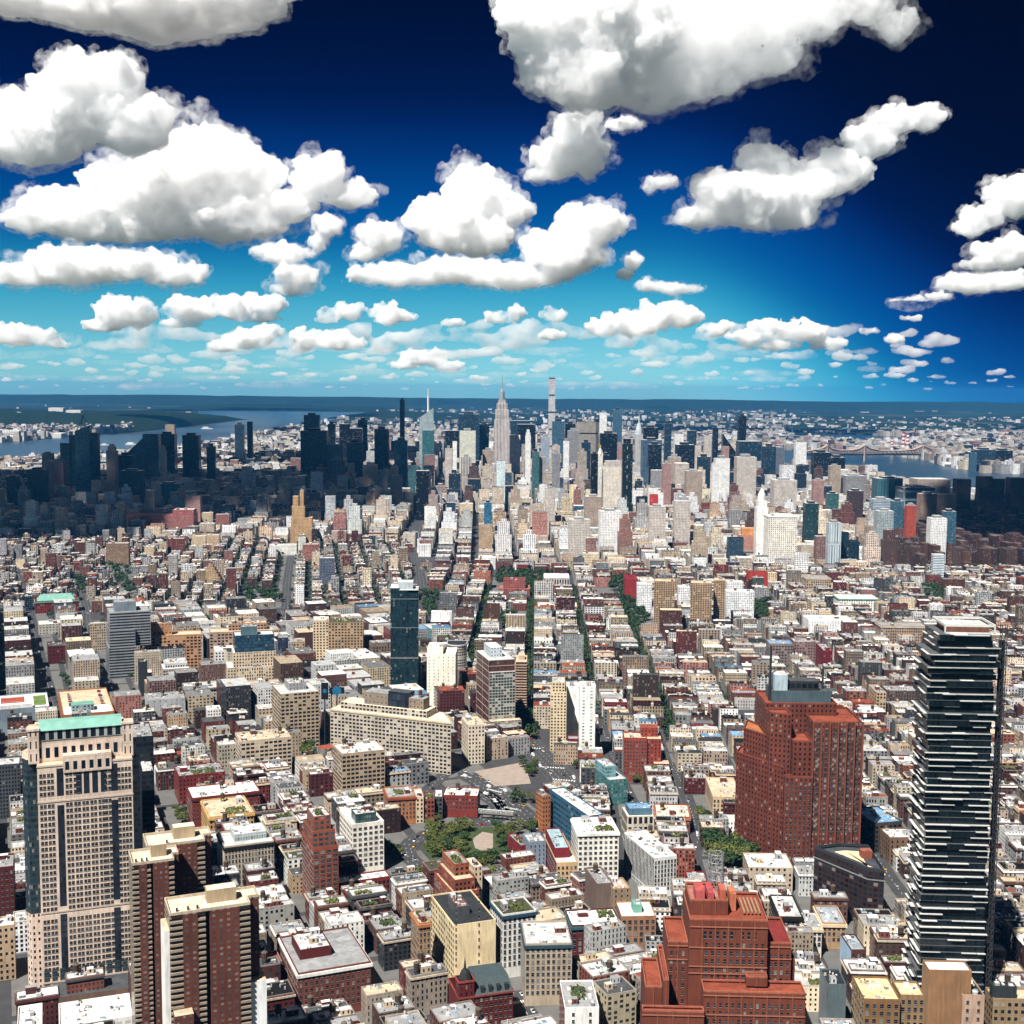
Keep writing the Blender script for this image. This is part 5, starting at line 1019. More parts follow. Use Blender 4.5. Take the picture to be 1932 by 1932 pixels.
H('apartment_tower', 'tall orange tan stepped apartment tower near the shadow edge', 'apartment tower', 'c4', 1622, 170, 1752, OT, 'sand', base=270, a=4, d=34, tops='b', tiers=[(.05, .95, .1, .95, 22, OT, 'sand'), (.08, .62, .15, .9, 50, OT, 'sand'), (.12, .35, .2, .8, 74, OT, 'sand'), (.42, .58, .2, .8, 88, OT, 'sand')], short='the orange stepped tower')
H('warehouse', 'long pink brick office block half inside the cloud shadow', 'office building', 'c4', 700, 105, 1082, sty((.40, .16, .14), 4, 4, .6, .5, (.2, .12, .1), .2), 'pink', base=225, a=5, d=70, tops='bbuu', tiers=[(.68, .99, .2, .9, 12, sty((.40, .16, .14), 4, 4, .5, .4), 'lgrey')], short='the long pink office block')
# ================================================================ MIDTOWN AND FAR TOWERS
def tower(crop, x0, x1, yt, Y, st, label, roof='lgrey', a=2, dk=.75, crown=(), name='office_tower', cat='tower', group=None):
    loc, A, w, d, h = place(crop, x0, yt, x1, Y=Y, a=a); d = max(14, w*dk)
    st = dict(st, seed=(x0*7+yt) % 37)
    t = thing(name, label, cat, loc, A, group); foot(rect(loc, A, 0, w, 0, d), 1)
    m = MB(); m.box(0, w, 0, d, 0, h, st); m.obj('wall', t)
    m = MB(); m.cap([(0, 0), (w, 0), (w, d), (0, d)], h, roof, 0); m.obj('roof', t, [ROOF, ROOF])
    z = h
    for (f0, f1, dz, cst) in crown:
        m = MB(); m.box(w*f0, w*f1, d*.15, d*.85, z+.01, z+dz, cst, roof); m.obj('crown', t); z += dz
    return t, w, d, h
def gs(c, g=None, b=3.2, f=4, wf=.85, hf=.65, bl=.06): return sty(c, b, f, wf, hf, g or 'navy', bl)
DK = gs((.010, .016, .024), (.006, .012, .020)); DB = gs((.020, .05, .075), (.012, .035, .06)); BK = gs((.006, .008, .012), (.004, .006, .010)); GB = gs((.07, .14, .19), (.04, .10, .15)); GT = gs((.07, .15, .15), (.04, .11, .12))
LT = sty((.62, .56, .50), 3.4, 3.8, .5, .55, (.10, .10, .11), .1); TN = sty((.46, .37, .30), 3.2, 3.6, .5, .5, (.09, .08, .08), .1); WH = sty((.80, .79, .76), 3.6, 3.8, .42, .55, (.14, .15, .17), .1); GR = sty((.34, .33, .33), 3.2, 3.8, .55, .55, (.06, .07, .08), .1)
PK = sty((.44, .28, .25), 3.2, 3.4, .45, .5, (.10, .07, .07), .1); BR = sty((.20, .12, .10), 3.2, 3.2, .45, .5, (.04, .03, .03), .1); ST = sty((.60, .55, .48), 5, 90, .45, .97, (.05, .06, .08), 0); HB = sty((.5, .55, .6), 60, 4, .98, .45, (.04, .08, .12), 0)
TW = [  # crop, x0, x1, top, Y, style, label
 ('f1', 447, 515, 535, 4250, GT, 'pale green glass tower left of the big blue riverside tower'), ('f1', 513, 562, 475, 4400, GT, 'taller green glass tower touching the big blue riverside tower'),
 ('f1', 310, 386, 612, 4000, TN, 'brown apartment tower in front of the wide river'), ('f1', 362, 470, 668, 3900, PK, 'pinkish block right of the brown riverside tower'),
 ('f1', 872, 985, 628, 4300, DK, 'dark broad block left of the sloped glass tower'), ('f1', 1175, 1300, 468, 5000, DK, 'dark tower joined to the right of the sloped glass tower'),
 ('f1', 1230, 1300, 398, 5600, TN, 'tan tower top rising behind dark riverside blocks'), ('f1', 1358, 1480, 478, 4700, BK, 'plain black slab tower near the river bend'),
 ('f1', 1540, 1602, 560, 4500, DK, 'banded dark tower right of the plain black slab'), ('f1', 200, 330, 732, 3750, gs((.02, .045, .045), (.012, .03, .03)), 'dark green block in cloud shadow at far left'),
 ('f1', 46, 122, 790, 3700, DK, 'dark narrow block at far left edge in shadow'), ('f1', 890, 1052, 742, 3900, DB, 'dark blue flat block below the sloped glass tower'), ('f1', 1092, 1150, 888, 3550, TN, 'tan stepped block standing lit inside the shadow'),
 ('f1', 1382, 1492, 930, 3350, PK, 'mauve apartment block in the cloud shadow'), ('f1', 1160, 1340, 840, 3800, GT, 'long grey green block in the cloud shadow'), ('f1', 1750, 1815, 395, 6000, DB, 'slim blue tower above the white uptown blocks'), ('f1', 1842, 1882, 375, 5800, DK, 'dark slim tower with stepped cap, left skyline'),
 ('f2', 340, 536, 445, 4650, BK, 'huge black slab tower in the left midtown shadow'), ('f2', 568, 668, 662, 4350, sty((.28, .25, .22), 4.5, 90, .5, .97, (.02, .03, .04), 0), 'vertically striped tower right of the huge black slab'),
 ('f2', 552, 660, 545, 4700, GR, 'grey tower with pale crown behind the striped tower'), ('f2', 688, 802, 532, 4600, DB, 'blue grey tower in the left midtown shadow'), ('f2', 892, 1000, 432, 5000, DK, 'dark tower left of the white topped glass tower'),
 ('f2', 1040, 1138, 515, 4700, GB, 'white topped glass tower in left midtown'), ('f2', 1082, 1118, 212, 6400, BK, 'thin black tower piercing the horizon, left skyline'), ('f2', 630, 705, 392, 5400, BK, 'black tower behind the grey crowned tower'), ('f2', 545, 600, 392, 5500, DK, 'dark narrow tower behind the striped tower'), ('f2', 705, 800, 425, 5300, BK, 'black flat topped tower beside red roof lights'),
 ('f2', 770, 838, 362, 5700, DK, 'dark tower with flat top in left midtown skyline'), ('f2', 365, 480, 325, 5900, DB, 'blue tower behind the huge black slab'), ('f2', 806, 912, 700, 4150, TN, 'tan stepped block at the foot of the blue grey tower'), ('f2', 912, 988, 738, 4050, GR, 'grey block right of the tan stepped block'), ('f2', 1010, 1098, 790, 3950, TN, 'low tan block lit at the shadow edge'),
 ('f2', 1145, 1225, 700, 4200, GT, 'pale glass block left of the spired tower'), ('f2', 1422, 1520, 442, 5200, BK, 'black block left of the yellow gridded tower'), ('f2', 1522, 1676, 318, 5500, DB, 'broad dark tower behind the yellow gridded tower'), ('f2', 1676, 1748, 392, 5600, BK, 'black tower left of the tallest stone skyscraper'),
 ('f2', 1528, 1648, 445, 4650, sty((.70, .66, .50), 3.0, 4, .72, .45, (.2, .3, .42), .2), 'yellow and blue gridded tower left of the tallest stone skyscraper'), ('f2', 1538, 1618, 640, 4250, ST, 'vertically striped pale slab below the yellow gridded tower'), ('f2', 1476, 1508, 522, 4700, WH, 'white needle apartment tower left of the gridded tower'), ('f2', 1420, 1472, 575, 4500, LT, 'pale tan tower beside the white needle'),
 ('f2', 1805, 1868, 672, 3950, sty((.70, .76, .76), 3.4, 4, .6, .6, (.25, .38, .4), .1), 'white and aqua slab in front of the tallest stone skyscraper'), ('f2', 1902, 1980, 475, 4700, WH, 'white slab just right of the tallest stone skyscraper'), ('f2', 1712, 1768, 978, 3150, gs((.05, .16, .26), (.03, .13, .22)), 'bright blue slim glass tower among low roofs'), ('f2', 1700, 1785, 590, 4750, TN, 'tan stepped shoulder block left of the tallest stone skyscraper'),
 ('f3', 12, 156, 368, 5700, DB, 'dark blue block behind the tallest stone skyscraper'), ('f3', 60, 196, 395, 5400, BK, 'black slab left of the pencil thin tower'), ('f3', 172, 224, 598, 4200, GT, 'aqua glass tower right of the white stepped tower'), ('f3', 238, 300, 490, 4800, HB, 'blue banded tower left of the pencil thin tower'), ('f3', 322, 412, 372, 5200, GB, 'grey blue tower right of the pencil thin tower'),
 ('f3', 418, 492, 390, 5600, DK, 'dark tower between the grey blue tower and octagonal slab'), ('f3', 436, 522, 442, 4900, GR, 'grey tan slab left of the octagonal slab'), ('f3', 404, 446, 520, 4500, WH, 'white stepped tower below the grey tan slab'), ('f3', 542, 606, 528, 4500, DB, 'blue tower in front of the octagonal slab'), ('f3', 610, 662, 612, 3700, BK, 'black slab left of the gold tipped white tower'),
 ('f3', 682, 806, 462, 5000, BK, 'broad black tower right of the octagonal slab'), ('f3', 692, 748, 625, 4300, DK, 'dark block behind the broad white stepped block'), ('f3', 776, 842, 285, 6800, GB, 'pale blue hazy tower far behind the broad black tower'), ('f3', 676, 728, 308, 6000, WH, 'white tower with slanted top on the skyline'), ('f3', 812, 842, 560, 4500, PK, 'small pink tower left of the slender dark tower'),
 ('f3', 1000, 1112, 418, 5400, BK, 'black block right of the silver spired tower'), ('f3', 995, 1138, 512, 4700, GB, 'glass slab right of the silver spired tower'), ('f3', 1042, 1136, 545, 4450, DK, 'dark front of the slab right of the silver spired tower'), ('f3', 1160, 1210, 388, 5100, DB, 'dark blue slim tower in right midtown'), ('f3', 1250, 1382, 548, 4500, DK, 'broad dark tower in right midtown'), ('f3', 1235, 1300, 468, 4900, WH, 'white columned tower behind the broad dark tower'), ('f3', 1332, 1398, 442, 5200, DB, 'dark blue tower behind and right of the broad dark tower'),
 ('f3', 1190, 1282, 640, 4100, TN, 'tan stepped apartment tower left of the broad dark tower'), ('f3', 1385, 1432, 555, 4500, LT, 'pale slab right of the broad dark tower'), ('f3', 1412, 1502, 638, 4150, DB, 'dark fronted tower with pale frame in right midtown'), ('f3', 1515, 1566, 690, 3800, WH, 'white slab below the white framed tower'), ('f3', 1538, 1645, 650, 4050, WH, 'white framed tower with black face'), ('f3', 1711, 1769, 332, 5500, BK, 'tall plain black tower on the right skyline'), ('f3', 1716, 1882, 522, 4900, DB, 'wide teal block below the tall plain black tower'),
 ('f3', 1520, 1560, 420, 5600, DK, 'dark tower left of the pointed dark tower'), ('f3', 1590, 1640, 560, 4700, PK, 'reddish tower with white tiers in right midtown'), ('f3', 1455, 1510, 480, 5000, LT, 'pale narrow tower behind the pale slab in right midtown'), ('f3', 1145, 1210, 690, 3900, PK, 'pink tower in front of the dark blue slim tower'), ('f3', 1700, 1845, 640, 4100, LT, 'pale terraced apartment block below the wide teal block'), ('f3', 1322, 1442, 745, 3750, TN, 'tan slab pair in right midtown foreground'),
 ('f3', 322, 380, 610, 4100, GR, 'grey stepped spire block below the grey blue tower'), ('f3', 1040, 1112, 872, 3300, WH, 'white block with red banner sign'), ('f3', 1048, 1168, 1010, 3000, LT, 'pale office block below the red banner block'), ('f3', 1236, 1352, 968, 3050, LT, 'light office block right of the red banner block'), ('f3', 448, 604, 1108, 2800, LT, 'pale gridded block, left of two near the avenue'), ('f3', 676, 838, 1045, 2900, WH, 'broad white block with dark cornice'), ('f3', 568, 690, 935, 3250, TN, 'wedge shaped tan block by the square'),
 ('f3', 268, 342, 872, 3350, LT, 'pale loft tower with arched top, centre'), ('f3', 1900, 1990, 560, 4700, DB, 'dark blue tower at the right end of midtown'),
 ('f4', 0, 146, 565, 4800, sty((.22, .23, .27), 3.4, 4, .5, .95, (.06, .08, .1), 0), 'grey ribbed tower left of the white river slab'), ('f4', 232, 312, 530, 5100, WH, 'white slab by the east river with blank end'), ('f4', 368, 492, 605, 4800, DK, 'dark tower right of the white river slab'), ('f4', 490, 600, 642, 4900, BK, 'low black block by the east river'), ('f4', 488, 568, 705, 4000, TN, 'tan tower before the east river'),
 ('f4', 70, 240, 812, 3700, LT, 'pale pink grey slab cluster right of centre'), ('f4', 365, 442, 812, 3700, PK, 'pink tower right of the pale slab cluster'), ('f4', 602, 760, 780, 4000, GR, 'grey hospital block with dark oval'), ('f4', 634, 736, 892, 3400, sty((.11, .07, .075), 3, 3.4, .4, .5, 'dark', .05), 'dark brown tower in the right distance'), ('f4', 842, 1030, 800, 3850, gs((.10, .2, .22), (.03, .09, .11), 9, 60, .7, .92, 0), 'teal glass trio block before the east river'),
 ('f4', 1036, 1280, 868, 3700, gs((.35, .42, .45), (.02, .04, .06), 70, 24, .9, .75, 0), 'dark block framed in pale grey by the east river'), ('f4', 1140, 1384, 805, 4000, sty((.44, .37, .32), 4, 4, .5, .55, (.12, .1, .1), .1), 'tan hospital slab by the east river'), ('f4', 1166, 1286, 915, 3400, sty((.36, .26, .20), 4, 4, .3, .5, (.1, .08, .08), .1), 'brown tower left of a tan neighbour, right distance'), ('f4', 1290, 1428, 918, 3450, sty((.42, .31, .24), 4, 4, .3, .5, (.1, .08, .08), .1), 'tan brown tower left of the dark housing slabs'),
 ('f4', 842, 962, 1042, 2900, sty((.42, .46, .46), 4, 3.6, .7, .5, (.10, .15, .17), .1), 'grey stepped tower with small cap, right distance'), ('f4', 470, 552, 912, 3350, GT, 'teal glass tower left of the dark brown tower'), ('f4', 304, 404, 985, 3050, gs((.03, .07, .07), (.015, .05, .055)), 'dark teal block with tan side, right distance'), ('f4', 812, 952, 955, 3250, HB, 'white gridded stepped tower, right distance'), ('f4', 956, 1038, 968, 3200, GB, 'blue glass tower beside the white gridded one'), ('f4', 1060, 1132, 1000, 3050, sty((.46, .10, .05), 4, 4, .2, .4), 'orange red gabled tower, right distance'),
 ('f4', 478, 572, 1130, 2700, sty((.55, .6, .62), 5, 60, .5, .95, (.25, .3, .33), 0), 'grey white block with slot, right distance'), ('f4', 1240, 1360, 1095, 2800, WH, 'white block with square openings, left of glass pavilion'), ('f4', 1340, 1430, 1045, 2900, GB, 'glass pavilion tower among white blocks, right distance'), ('f4', 1535, 1582, 605, 6200, GB, 'pale glass tower across the east river'), ('f4', 1582, 1720, 585, 6300, DB, 'dark tower cluster across the east river, left part'), ('f4', 1724, 1850, 590, 6400, DK, 'dark tower cluster across the east river, right part'),
]
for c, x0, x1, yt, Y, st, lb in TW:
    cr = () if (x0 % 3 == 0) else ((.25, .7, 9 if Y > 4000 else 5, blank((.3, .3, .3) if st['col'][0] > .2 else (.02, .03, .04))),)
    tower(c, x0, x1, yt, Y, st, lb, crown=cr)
for x0, x1, yt in ((1432, 1540, 805), (1602, 1700, 785), (1704, 1792, 802), (1832, 1950, 795)):
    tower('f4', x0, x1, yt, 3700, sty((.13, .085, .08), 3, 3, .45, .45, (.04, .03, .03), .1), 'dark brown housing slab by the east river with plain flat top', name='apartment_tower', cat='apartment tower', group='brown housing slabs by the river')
# --- signature skyline shapes
def esb():
    Y = 4600.0; loc, A, w, d, h = place('f2', 1786, 362, 1902, Y=Y, a=1); d = w*.7; foot(rect(loc, A, -20, w+20, -10, d+20))
    t = thing('skyscraper', 'tallest stone skyscraper at centre with stepped crown and needle mast', 'skyscraper', loc, A); LAND.append((946, 800, 'the needle-topped skyscraper', Y))
    st = sty((.62, .56, .52), 5.2, 200, .46, .985, (.16, .15, .16), 0)
    H_ = lambda y: place('f2', 1786, y, 1902, Y=Y)[4]
    m = MB(); m.box(-w*.25, w*1.25, -14, d+10, 0, h*.30, st, 'lgrey'); m.box(-w*.12, w*1.12, -7, d+5, h*.3, h*.42, st, 'lgrey'); m.obj('base_wall', t)
    m = MB(); m.box(0, w, 0, d, h*.42, h, st, 'lgrey'); m.obj('shaft_wall', t)
    m = MB(); m.box(w*.06, w*.94, 2, d-2, h, H_(285), st, 'lgrey'); m.box(w*.16, w*.84, 5, d-5, H_(285), H_(238), st, 'lgrey'); m.box(w*.25, w*.75, 8, d-8, H_(238), H_(212), st, 'lgrey'); m.obj('upper_wall', t)
    s = blank((.34, .36, .38)); m = MB(); m.cyl(w/2, d/2, w*.16, H_(212), H_(150), s, 'lgrey', 10); m.cyl(w/2, d/2, w*.13, H_(150), H_(125), s, None, 10, w*.05); m.obj('mast_base', t)
    m = MB(); m.cyl(w/2, d/2, w*.05, H_(127), H_(85), s, None, 8, w*.03); m.cyl(w/2, d/2, w*.03, H_(85), H_(22), s, None, 6, .4); m.obj('antenna', t)
    return t
esb()
def pencil():
    Y = 5440.0; loc, A, w, d, h = place('f3', 296, 45, 343, Y=Y, a=2); d = w; foot(rect(loc, A, 0, w, 0, d))
    t = thing('skyscraper', 'pencil thin white gridded tower rising above the horizon', 'skyscraper', loc, A); LAND.append((1042, 780, 'the pencil thin tower', Y))
    st = sty((.66, .62, .62), w/6, 4.4, .62, .6, (.10, .13, .16), .12); n = 6
    for k in range(n):
        z0, z1 = h*k/n, h*(k+1)/n-7
        m = MB(); m.box(0, w, 0, d, z0, z1, dict(st, seed=k*3.0)); m.obj('gridded_wall', t)
        m = MB(); m.box(2, w-2, 2, d-2, z1, z1+7, blank((.10, .13, .16))); m.obj('open_storey', t)
    m = MB(); m.box(0, w, 0, d, h-.9, h, blank((.6, .55, .55)), 'lgrey'); m.obj('roof', t)
pencil()
def crystal():
    Y = 5150.0; loc, A, w, d, h = place('f2', 1226, 330, 1336, Y=Y, a=4); d = w*.8; foot(rect(loc, A, 0, w, 0, d))
    t = thing('skyscraper', 'faceted glass tower with slanted top and white spire, left of centre', 'skyscraper', loc, A); LAND.append((808, 800, 'the faceted spired tower', Y))
    H_ = lambda y: place('f2', 1226, y, 1336, Y=Y)[4]
    s = sty((.42, .48, .48), 3, 4.3, .9, .45, (.10, .16, .18), .2); g = gs((.06, .16, .16), (.03, .12, .13))
    m = MB(); ht, hl = H_(272), H_(345)
    P = [(0, 0), (w, 0), (w, d), (0, d)]; T = [(w*.03, 2, hl), (w*.97, 1, ht), (w*.95, d-2, ht-30), (w*.05, d-2, hl-10)]
    for i in range(4):
        j = (i+1) % 4; L = math.hypot(P[j][0]-P[i][0], P[j][1]-P[i][1])
        m.face([(*P[i], 0), (*P[j], 0), T[j], T[i]], [(0, 0), (L, 0), (L, T[j][2]), (0, T[i][2])], s, 0, 3)
    m.face(T, [(0, 0)]*4, blank((.5, .55, .56)))
    m.obj('glass_wall', t)
    m = MB(); m.box(w*.22, w*1.02, -9, -.6, 0, H_(440), g, 'lgrey'); m.obj('lower_glass_wall', t)
    bars('spire', [((w*.62, d*.4, ht-20), (w*.62, d*.4, H_(185)), 2.6), ((w*.62, d*.4, H_(185)), (w*.62, d*.4, H_(128)), 1.2)], M['white'], t)
crystal()
tower('f2', 1204, 1300, 742, 3700, BK, 'dark slim slab with pale central stripe standing at the avenue')
def silver_spire():
    Y = 4950.0; loc, A, w, d, h = place('f3', 942, 470, 996, Y=Y, a=2); d = w; foot(rect(loc, A, -10, w+10, 0, d))
    t = thing('skyscraper', 'slender silver tower with tapering crown and needle spire, right midtown', 'skyscraper', loc, A); LAND.append((1205, 830, 'the silver spired tower', Y))
    H_ = lambda y: place('f3', 942, y, 996, Y=Y)[4]; st = sty((.62, .60, .58), 3.4, 200, .45, .98, (.2, .2, .21), 0)
    m = MB(); m.box(-w*.3, w*1.3, -5, d+8, 0, h*.4, st, 'lgrey'); m.box(0, w, 0, d, h*.4, h, st, 'lgrey'); m.obj('shaft_wall', t)
    m = MB(); s = blank((.55, .58, .60))
    for k, (y0, y1, r0, r1) in enumerate(((470, 430, .46, .42), (430, 405, .40, .30), (405, 385, .28, .16), (385, 318, .12, .01))): m.cyl(w/2, d/2, w*r0, H_(y0), H_(y1), s, None, 8, max(w*r1, .2))
    m.obj('crown', t)
silver_spire()
def oct_slab():
    Y = 5050.0; loc, A, w, d, h = place('f3', 505, 358, 672, Y=Y, a=2); d = w*.4; foot(rect(loc, A, 0, w, 0, d))
    t = thing('skyscraper', 'broad octagonal concrete slab with white sign at its top', 'tower', loc, A); LAND.append((1110, 830, 'the octagonal slab', Y))
    P = [(w*.16, 0), (w*.84, 0), (w, d*.35), (w, d*.65), (w*.84, d), (w*.16, d), (0, d*.65), (0, d*.35)]
    st = sty((.40, .36, .31), 3, 4, .5, .55, (.10, .10, .10), .1)
    m = MB(); m.prism(P, 0, h*.78, st); m.prism(offset_poly(P, -2), h*.78, h*.80, blank((.05, .05, .05))); m.prism(P, h*.80, h*.965, st); m.prism(offset_poly(P, .5), h*.965, h, blank((.06, .07, .08))); m.obj('wall', t)
    m = MB(); m.cap(P, h+.01, 'dgrey', 0); m.obj('roof', t, [ROOF, ROOF])
    f = bpy.data.curves.new('sign', 'FONT'); f.body = 'MetLife'; f.size = 15; f.align_x = 'CENTER'; f.extrude = .4; f.materials.append(M['white'])
    tmp = bpy.data.objects.new('sign_text', f); COL.objects.link(tmp); me = bpy.data.meshes.new_from_object(tmp.evaluated_get(bpy.context.evaluated_depsgraph_get())); bpy.data.objects.remove(tmp); me.name = 'sign'
    o = link('sign', me, t, (w*.5, -.95, h*.968)); o.rotation_euler = (math.pi/2, 0, 0)
oct_slab()
def clock_tower():
    Y = 3800.0; loc, A, w, d, h = place('f3', 660, 620, 700, Y=Y, a=2); d = w; foot(rect(loc, A, 0, w, 0, d))
    t = thing('clock_tower', 'white campanile tower with pyramid roof and gold tip beside the black slab', 'tower', loc, A); H_ = lambda y: place('f3', 660, y, 700, Y=Y)[4]
    s = sty((.72, .68, .62), 3, 4, .35, .5, (.2, .19, .18), .1); m = MB(); m.box(0, w, 0, d, 0, H_(700), s, 'lgrey'); m.box(w*.06, w*.94, d*.06, d*.94, H_(700), h, s, 'lgrey'); m.obj('wall', t)
    m = MB(); m.cyl(w/2, d/2, w*.6, h, H_(572), blank((.62, .6, .56)), None, 4, w*.12); m.obj('pyramid_roof', t)
    m = MB(); m.cyl(w/2, d/2, w*.12, H_(572), H_(545), blank((.65, .42, .10)), None, 8, .3); m.obj('gold_tip', t)
    m = MB(); q = bpy.data.meshes.new('clock_face'); bm = bmesh.new(); bmesh.ops.create_circle(bm, cap_ends=True, segments=20, radius=w*.2); bm.to_mesh(q); bm.free(); q.materials.append(M['white'])
    o = link('clock_face', q, t, (w/2, -.3, H_(720))); o.rotation_euler = (math.pi/2, 0, 0)
clock_tower()
tower('f3', 702, 846, 720, 3720, sty((.74, .68, .58), 4, 4, .45, .55, (.2, .18, .16), .1), 'broad white stepped block right of the gold tipped tower', crown=((.06, .94, 12, LT), (.12, .88, 8, LT)))
t_, w_, d_, h_ = tower('f3', 846, 922, 540, 3600, gs((.008, .02, .022), (.006, .016, .018)), 'slender dark glass tower with pale clip on boxes', crown=((.1, .8, 14, BK),))
solid('glazed_box', [(w_*.42, w_*.5, -2, -.05, h_*k, h_*k+9) for k in (.2, .32, .45, .58, .7, .82, .93)], M['metal'], t_)
tower('f3', 120, 160, 478, 4250, WH, 'white slim stepped tower with rounded cap, centre', crown=((.1, .9, 10, WH), (.25, .75, 10, WH)))
tower('f1', 790, 866, 590, 4100, TN, 'tan stepped tower with domed cap by the river', crown=((.15, .85, 12, TN), (.3, .7, 8, TN)))
tower('f1', 1190, 1236, 590, 4300, LT, 'cream tower with arched cap in the left midtown shadow', crown=((.12, .88, 10, LT), (.3, .7, 6, LT)))
def slope_top(crop, x0, x1, yl, yr, Y, st, label, a=6, name='glass_tower'):
    loc, A, w, d, h = place(crop, x0, yl, x1, Y=Y, a=a); d = w*.7; foot(rect(loc, A, 0, w, 0, d)); hr = place(crop, x1, yr, x1+1, Y=Y)[4]
    t = thing(name, label, 'tower', loc, A); P = [(0, 0), (w, 0), (w, d), (0, d)]; Z = [h, hr, hr, h]; m = MB()
    for i in range(4):
        j = (i+1) % 4; L = math.hypot(P[j][0]-P[i][0], P[j][1]-P[i][1]); m.face([(*P[i], 0), (*P[j], 0), (*P[j], Z[j]), (*P[i], Z[i])], [(0, 0), (L, 0), (L, Z[j]), (0, Z[i])], st, 0, 3)
    m.obj('glass_wall', t); m = MB(); m.face([(*P[i], Z[i]) for i in range(4)], [(0, 0)]*4, blank(st['col'])); m.obj('sloped_roof', t)
    return t, w, d, h
t_, w_, d_, h_ = slope_top('f1', 556, 670, 448, 402, 4150, gs((.10, .20, .26), (.07, .17, .23), 2.4, 4, .92, .72), 'big blue mirror glass tower with pointed crown above the river')
m = MB(); m.box(w_+.1, w_*1.5, 4, d_, 0, h_*.98, DB, 'slate'); m.obj('side_wall', t_)
bars('crown_frame', [((w_*.1, 2, h_-3), (w_*.55, 4, h_+52), 1.0), ((w_*.55, 4, h_+52), (w_, 3, h_+18), 1.0), ((w_*.2, d_, h_-3), (w_*.55, 4, h_+52), 1.0)], M['metal'], t_)
t_, w_, d_, h_ = slope_top('f1', 945, 1064, 610, 500, 4650, gs((.05, .11, .14), (.03, .08, .11)), 'blue glass tower with long sloping shoulder in left midtown', a=2)
m = MB(); m.box(w_+.1, w_*2.0, 0, d_, 0, place('f1', 1064, 470, 1175, Y=4650)[4], gs((.05, .11, .14), (.03, .08, .11)), 'slate'); m.obj('main_wall', t_)
slope_top('f3', 1595, 1690, 470, 600, 4850, BK, 'dark tower with slanted pointed roof, right midtown', a=2)
def white_lantern():
    Y = 2800.0; loc, A, w, d, h = place('c6', 438, 60, 502, Y=Y, a=1); d = w; foot(rect(loc, A, -5, w+80, -5, d+10)); H_ = lambda y: place('c6', 438, y, 502, Y=Y)[4]
    t = thing('clock_tower', 'white stone tower with tiered lantern top beside a white block, right of centre', 'tower', loc, A); LAND.append((1438, 950, 'the white lantern tower', Y))
    s = sty((.80, .78, .74), 3.4, 4, .32, .5, (.3, .3, .3), .1); m = MB(); m.box(0, w, 0, d, 0, h, s, 'lgrey'); m.obj('wall', t)
    m = MB(); m.box(w*.1, w*.9, d*.1, d*.9, h, H_(25), s, 'white'); m.cyl(w/2, d/2, w*.33, H_(25), H_(-12), blank('white'), 'white', 10); m.cyl(w/2, d/2, w*.28, H_(-12), H_(-45), blank((.7, .72, .72)), None, 10, w*.05); m.obj('lantern', t)
    H('office_building', 'white office block joined to the white lantern tower', 'office building', 'c6', 504, 108, 664, sty((.78, .74, .66), 4.5, 4.6, .5, .6, (.2, .2, .2), .1), 'lgrey', Y=2750, a=1, d=60, tops='bu', cornice='white')
white_lantern()
# red banner on the white block
loc, A, w, d, h = place('f3', 1046, 915, 1108, Y=3298.5, a=2)
tb = thing('banner_sign', 'big red banner sign hung on a white block, right of centre', 'sign', (loc.x, loc.y, 0), A); solid('banner', [(0, w, -1.4, -1.0, h-48, h)], M['red'], tb)
solid('blossom_mark', [(w*.2, w*.35, -1.6, -1.41, h-20, h-12), (w*.5, w*.7, -1.6, -1.41, h-34, h-24)], plain('pale_red', (.6, .15, .12)), tb)
# chimneys, bridges
def stack(x, y0, Y, r, label):
    p = at_dist(*cp('f4', x, y0), Y); t = thing('chimney', label, 'chimney', (p.x, Y, 0)); hh = p.z; foot(rect(Vector((p.x, Y, 0)), 0, -40, 40, -30, 30))
    for k in range(7):
        z0, z1 = hh*(.45+k*.0786), hh*(.45+(k+1)*.0786)
        m = MB(); m.cyl(0, 0, r*(1.12-.02*k), z0, z1, blank((.42, .05, .06) if k % 2 == 0 else (.75, .73, .72)), 'grey', 12); m.obj('painted_band', t)
    m = MB(); m.cyl(0, 0, r*1.3, 0, hh*.45, blank((.72, .70, .68)), None, 12, r*1.14); m.obj('shaft', t)
for x, y0, r, lb in ((1035, 452, 9, 'tallest red and white striped chimney of three across the river'), (1068, 462, 8, 'red and white striped chimney right of the tallest chimney'), (950, 498, 7, 'shorter red and white striped chimney apart to the left')): stack(x, y0, 7700, r, lb)
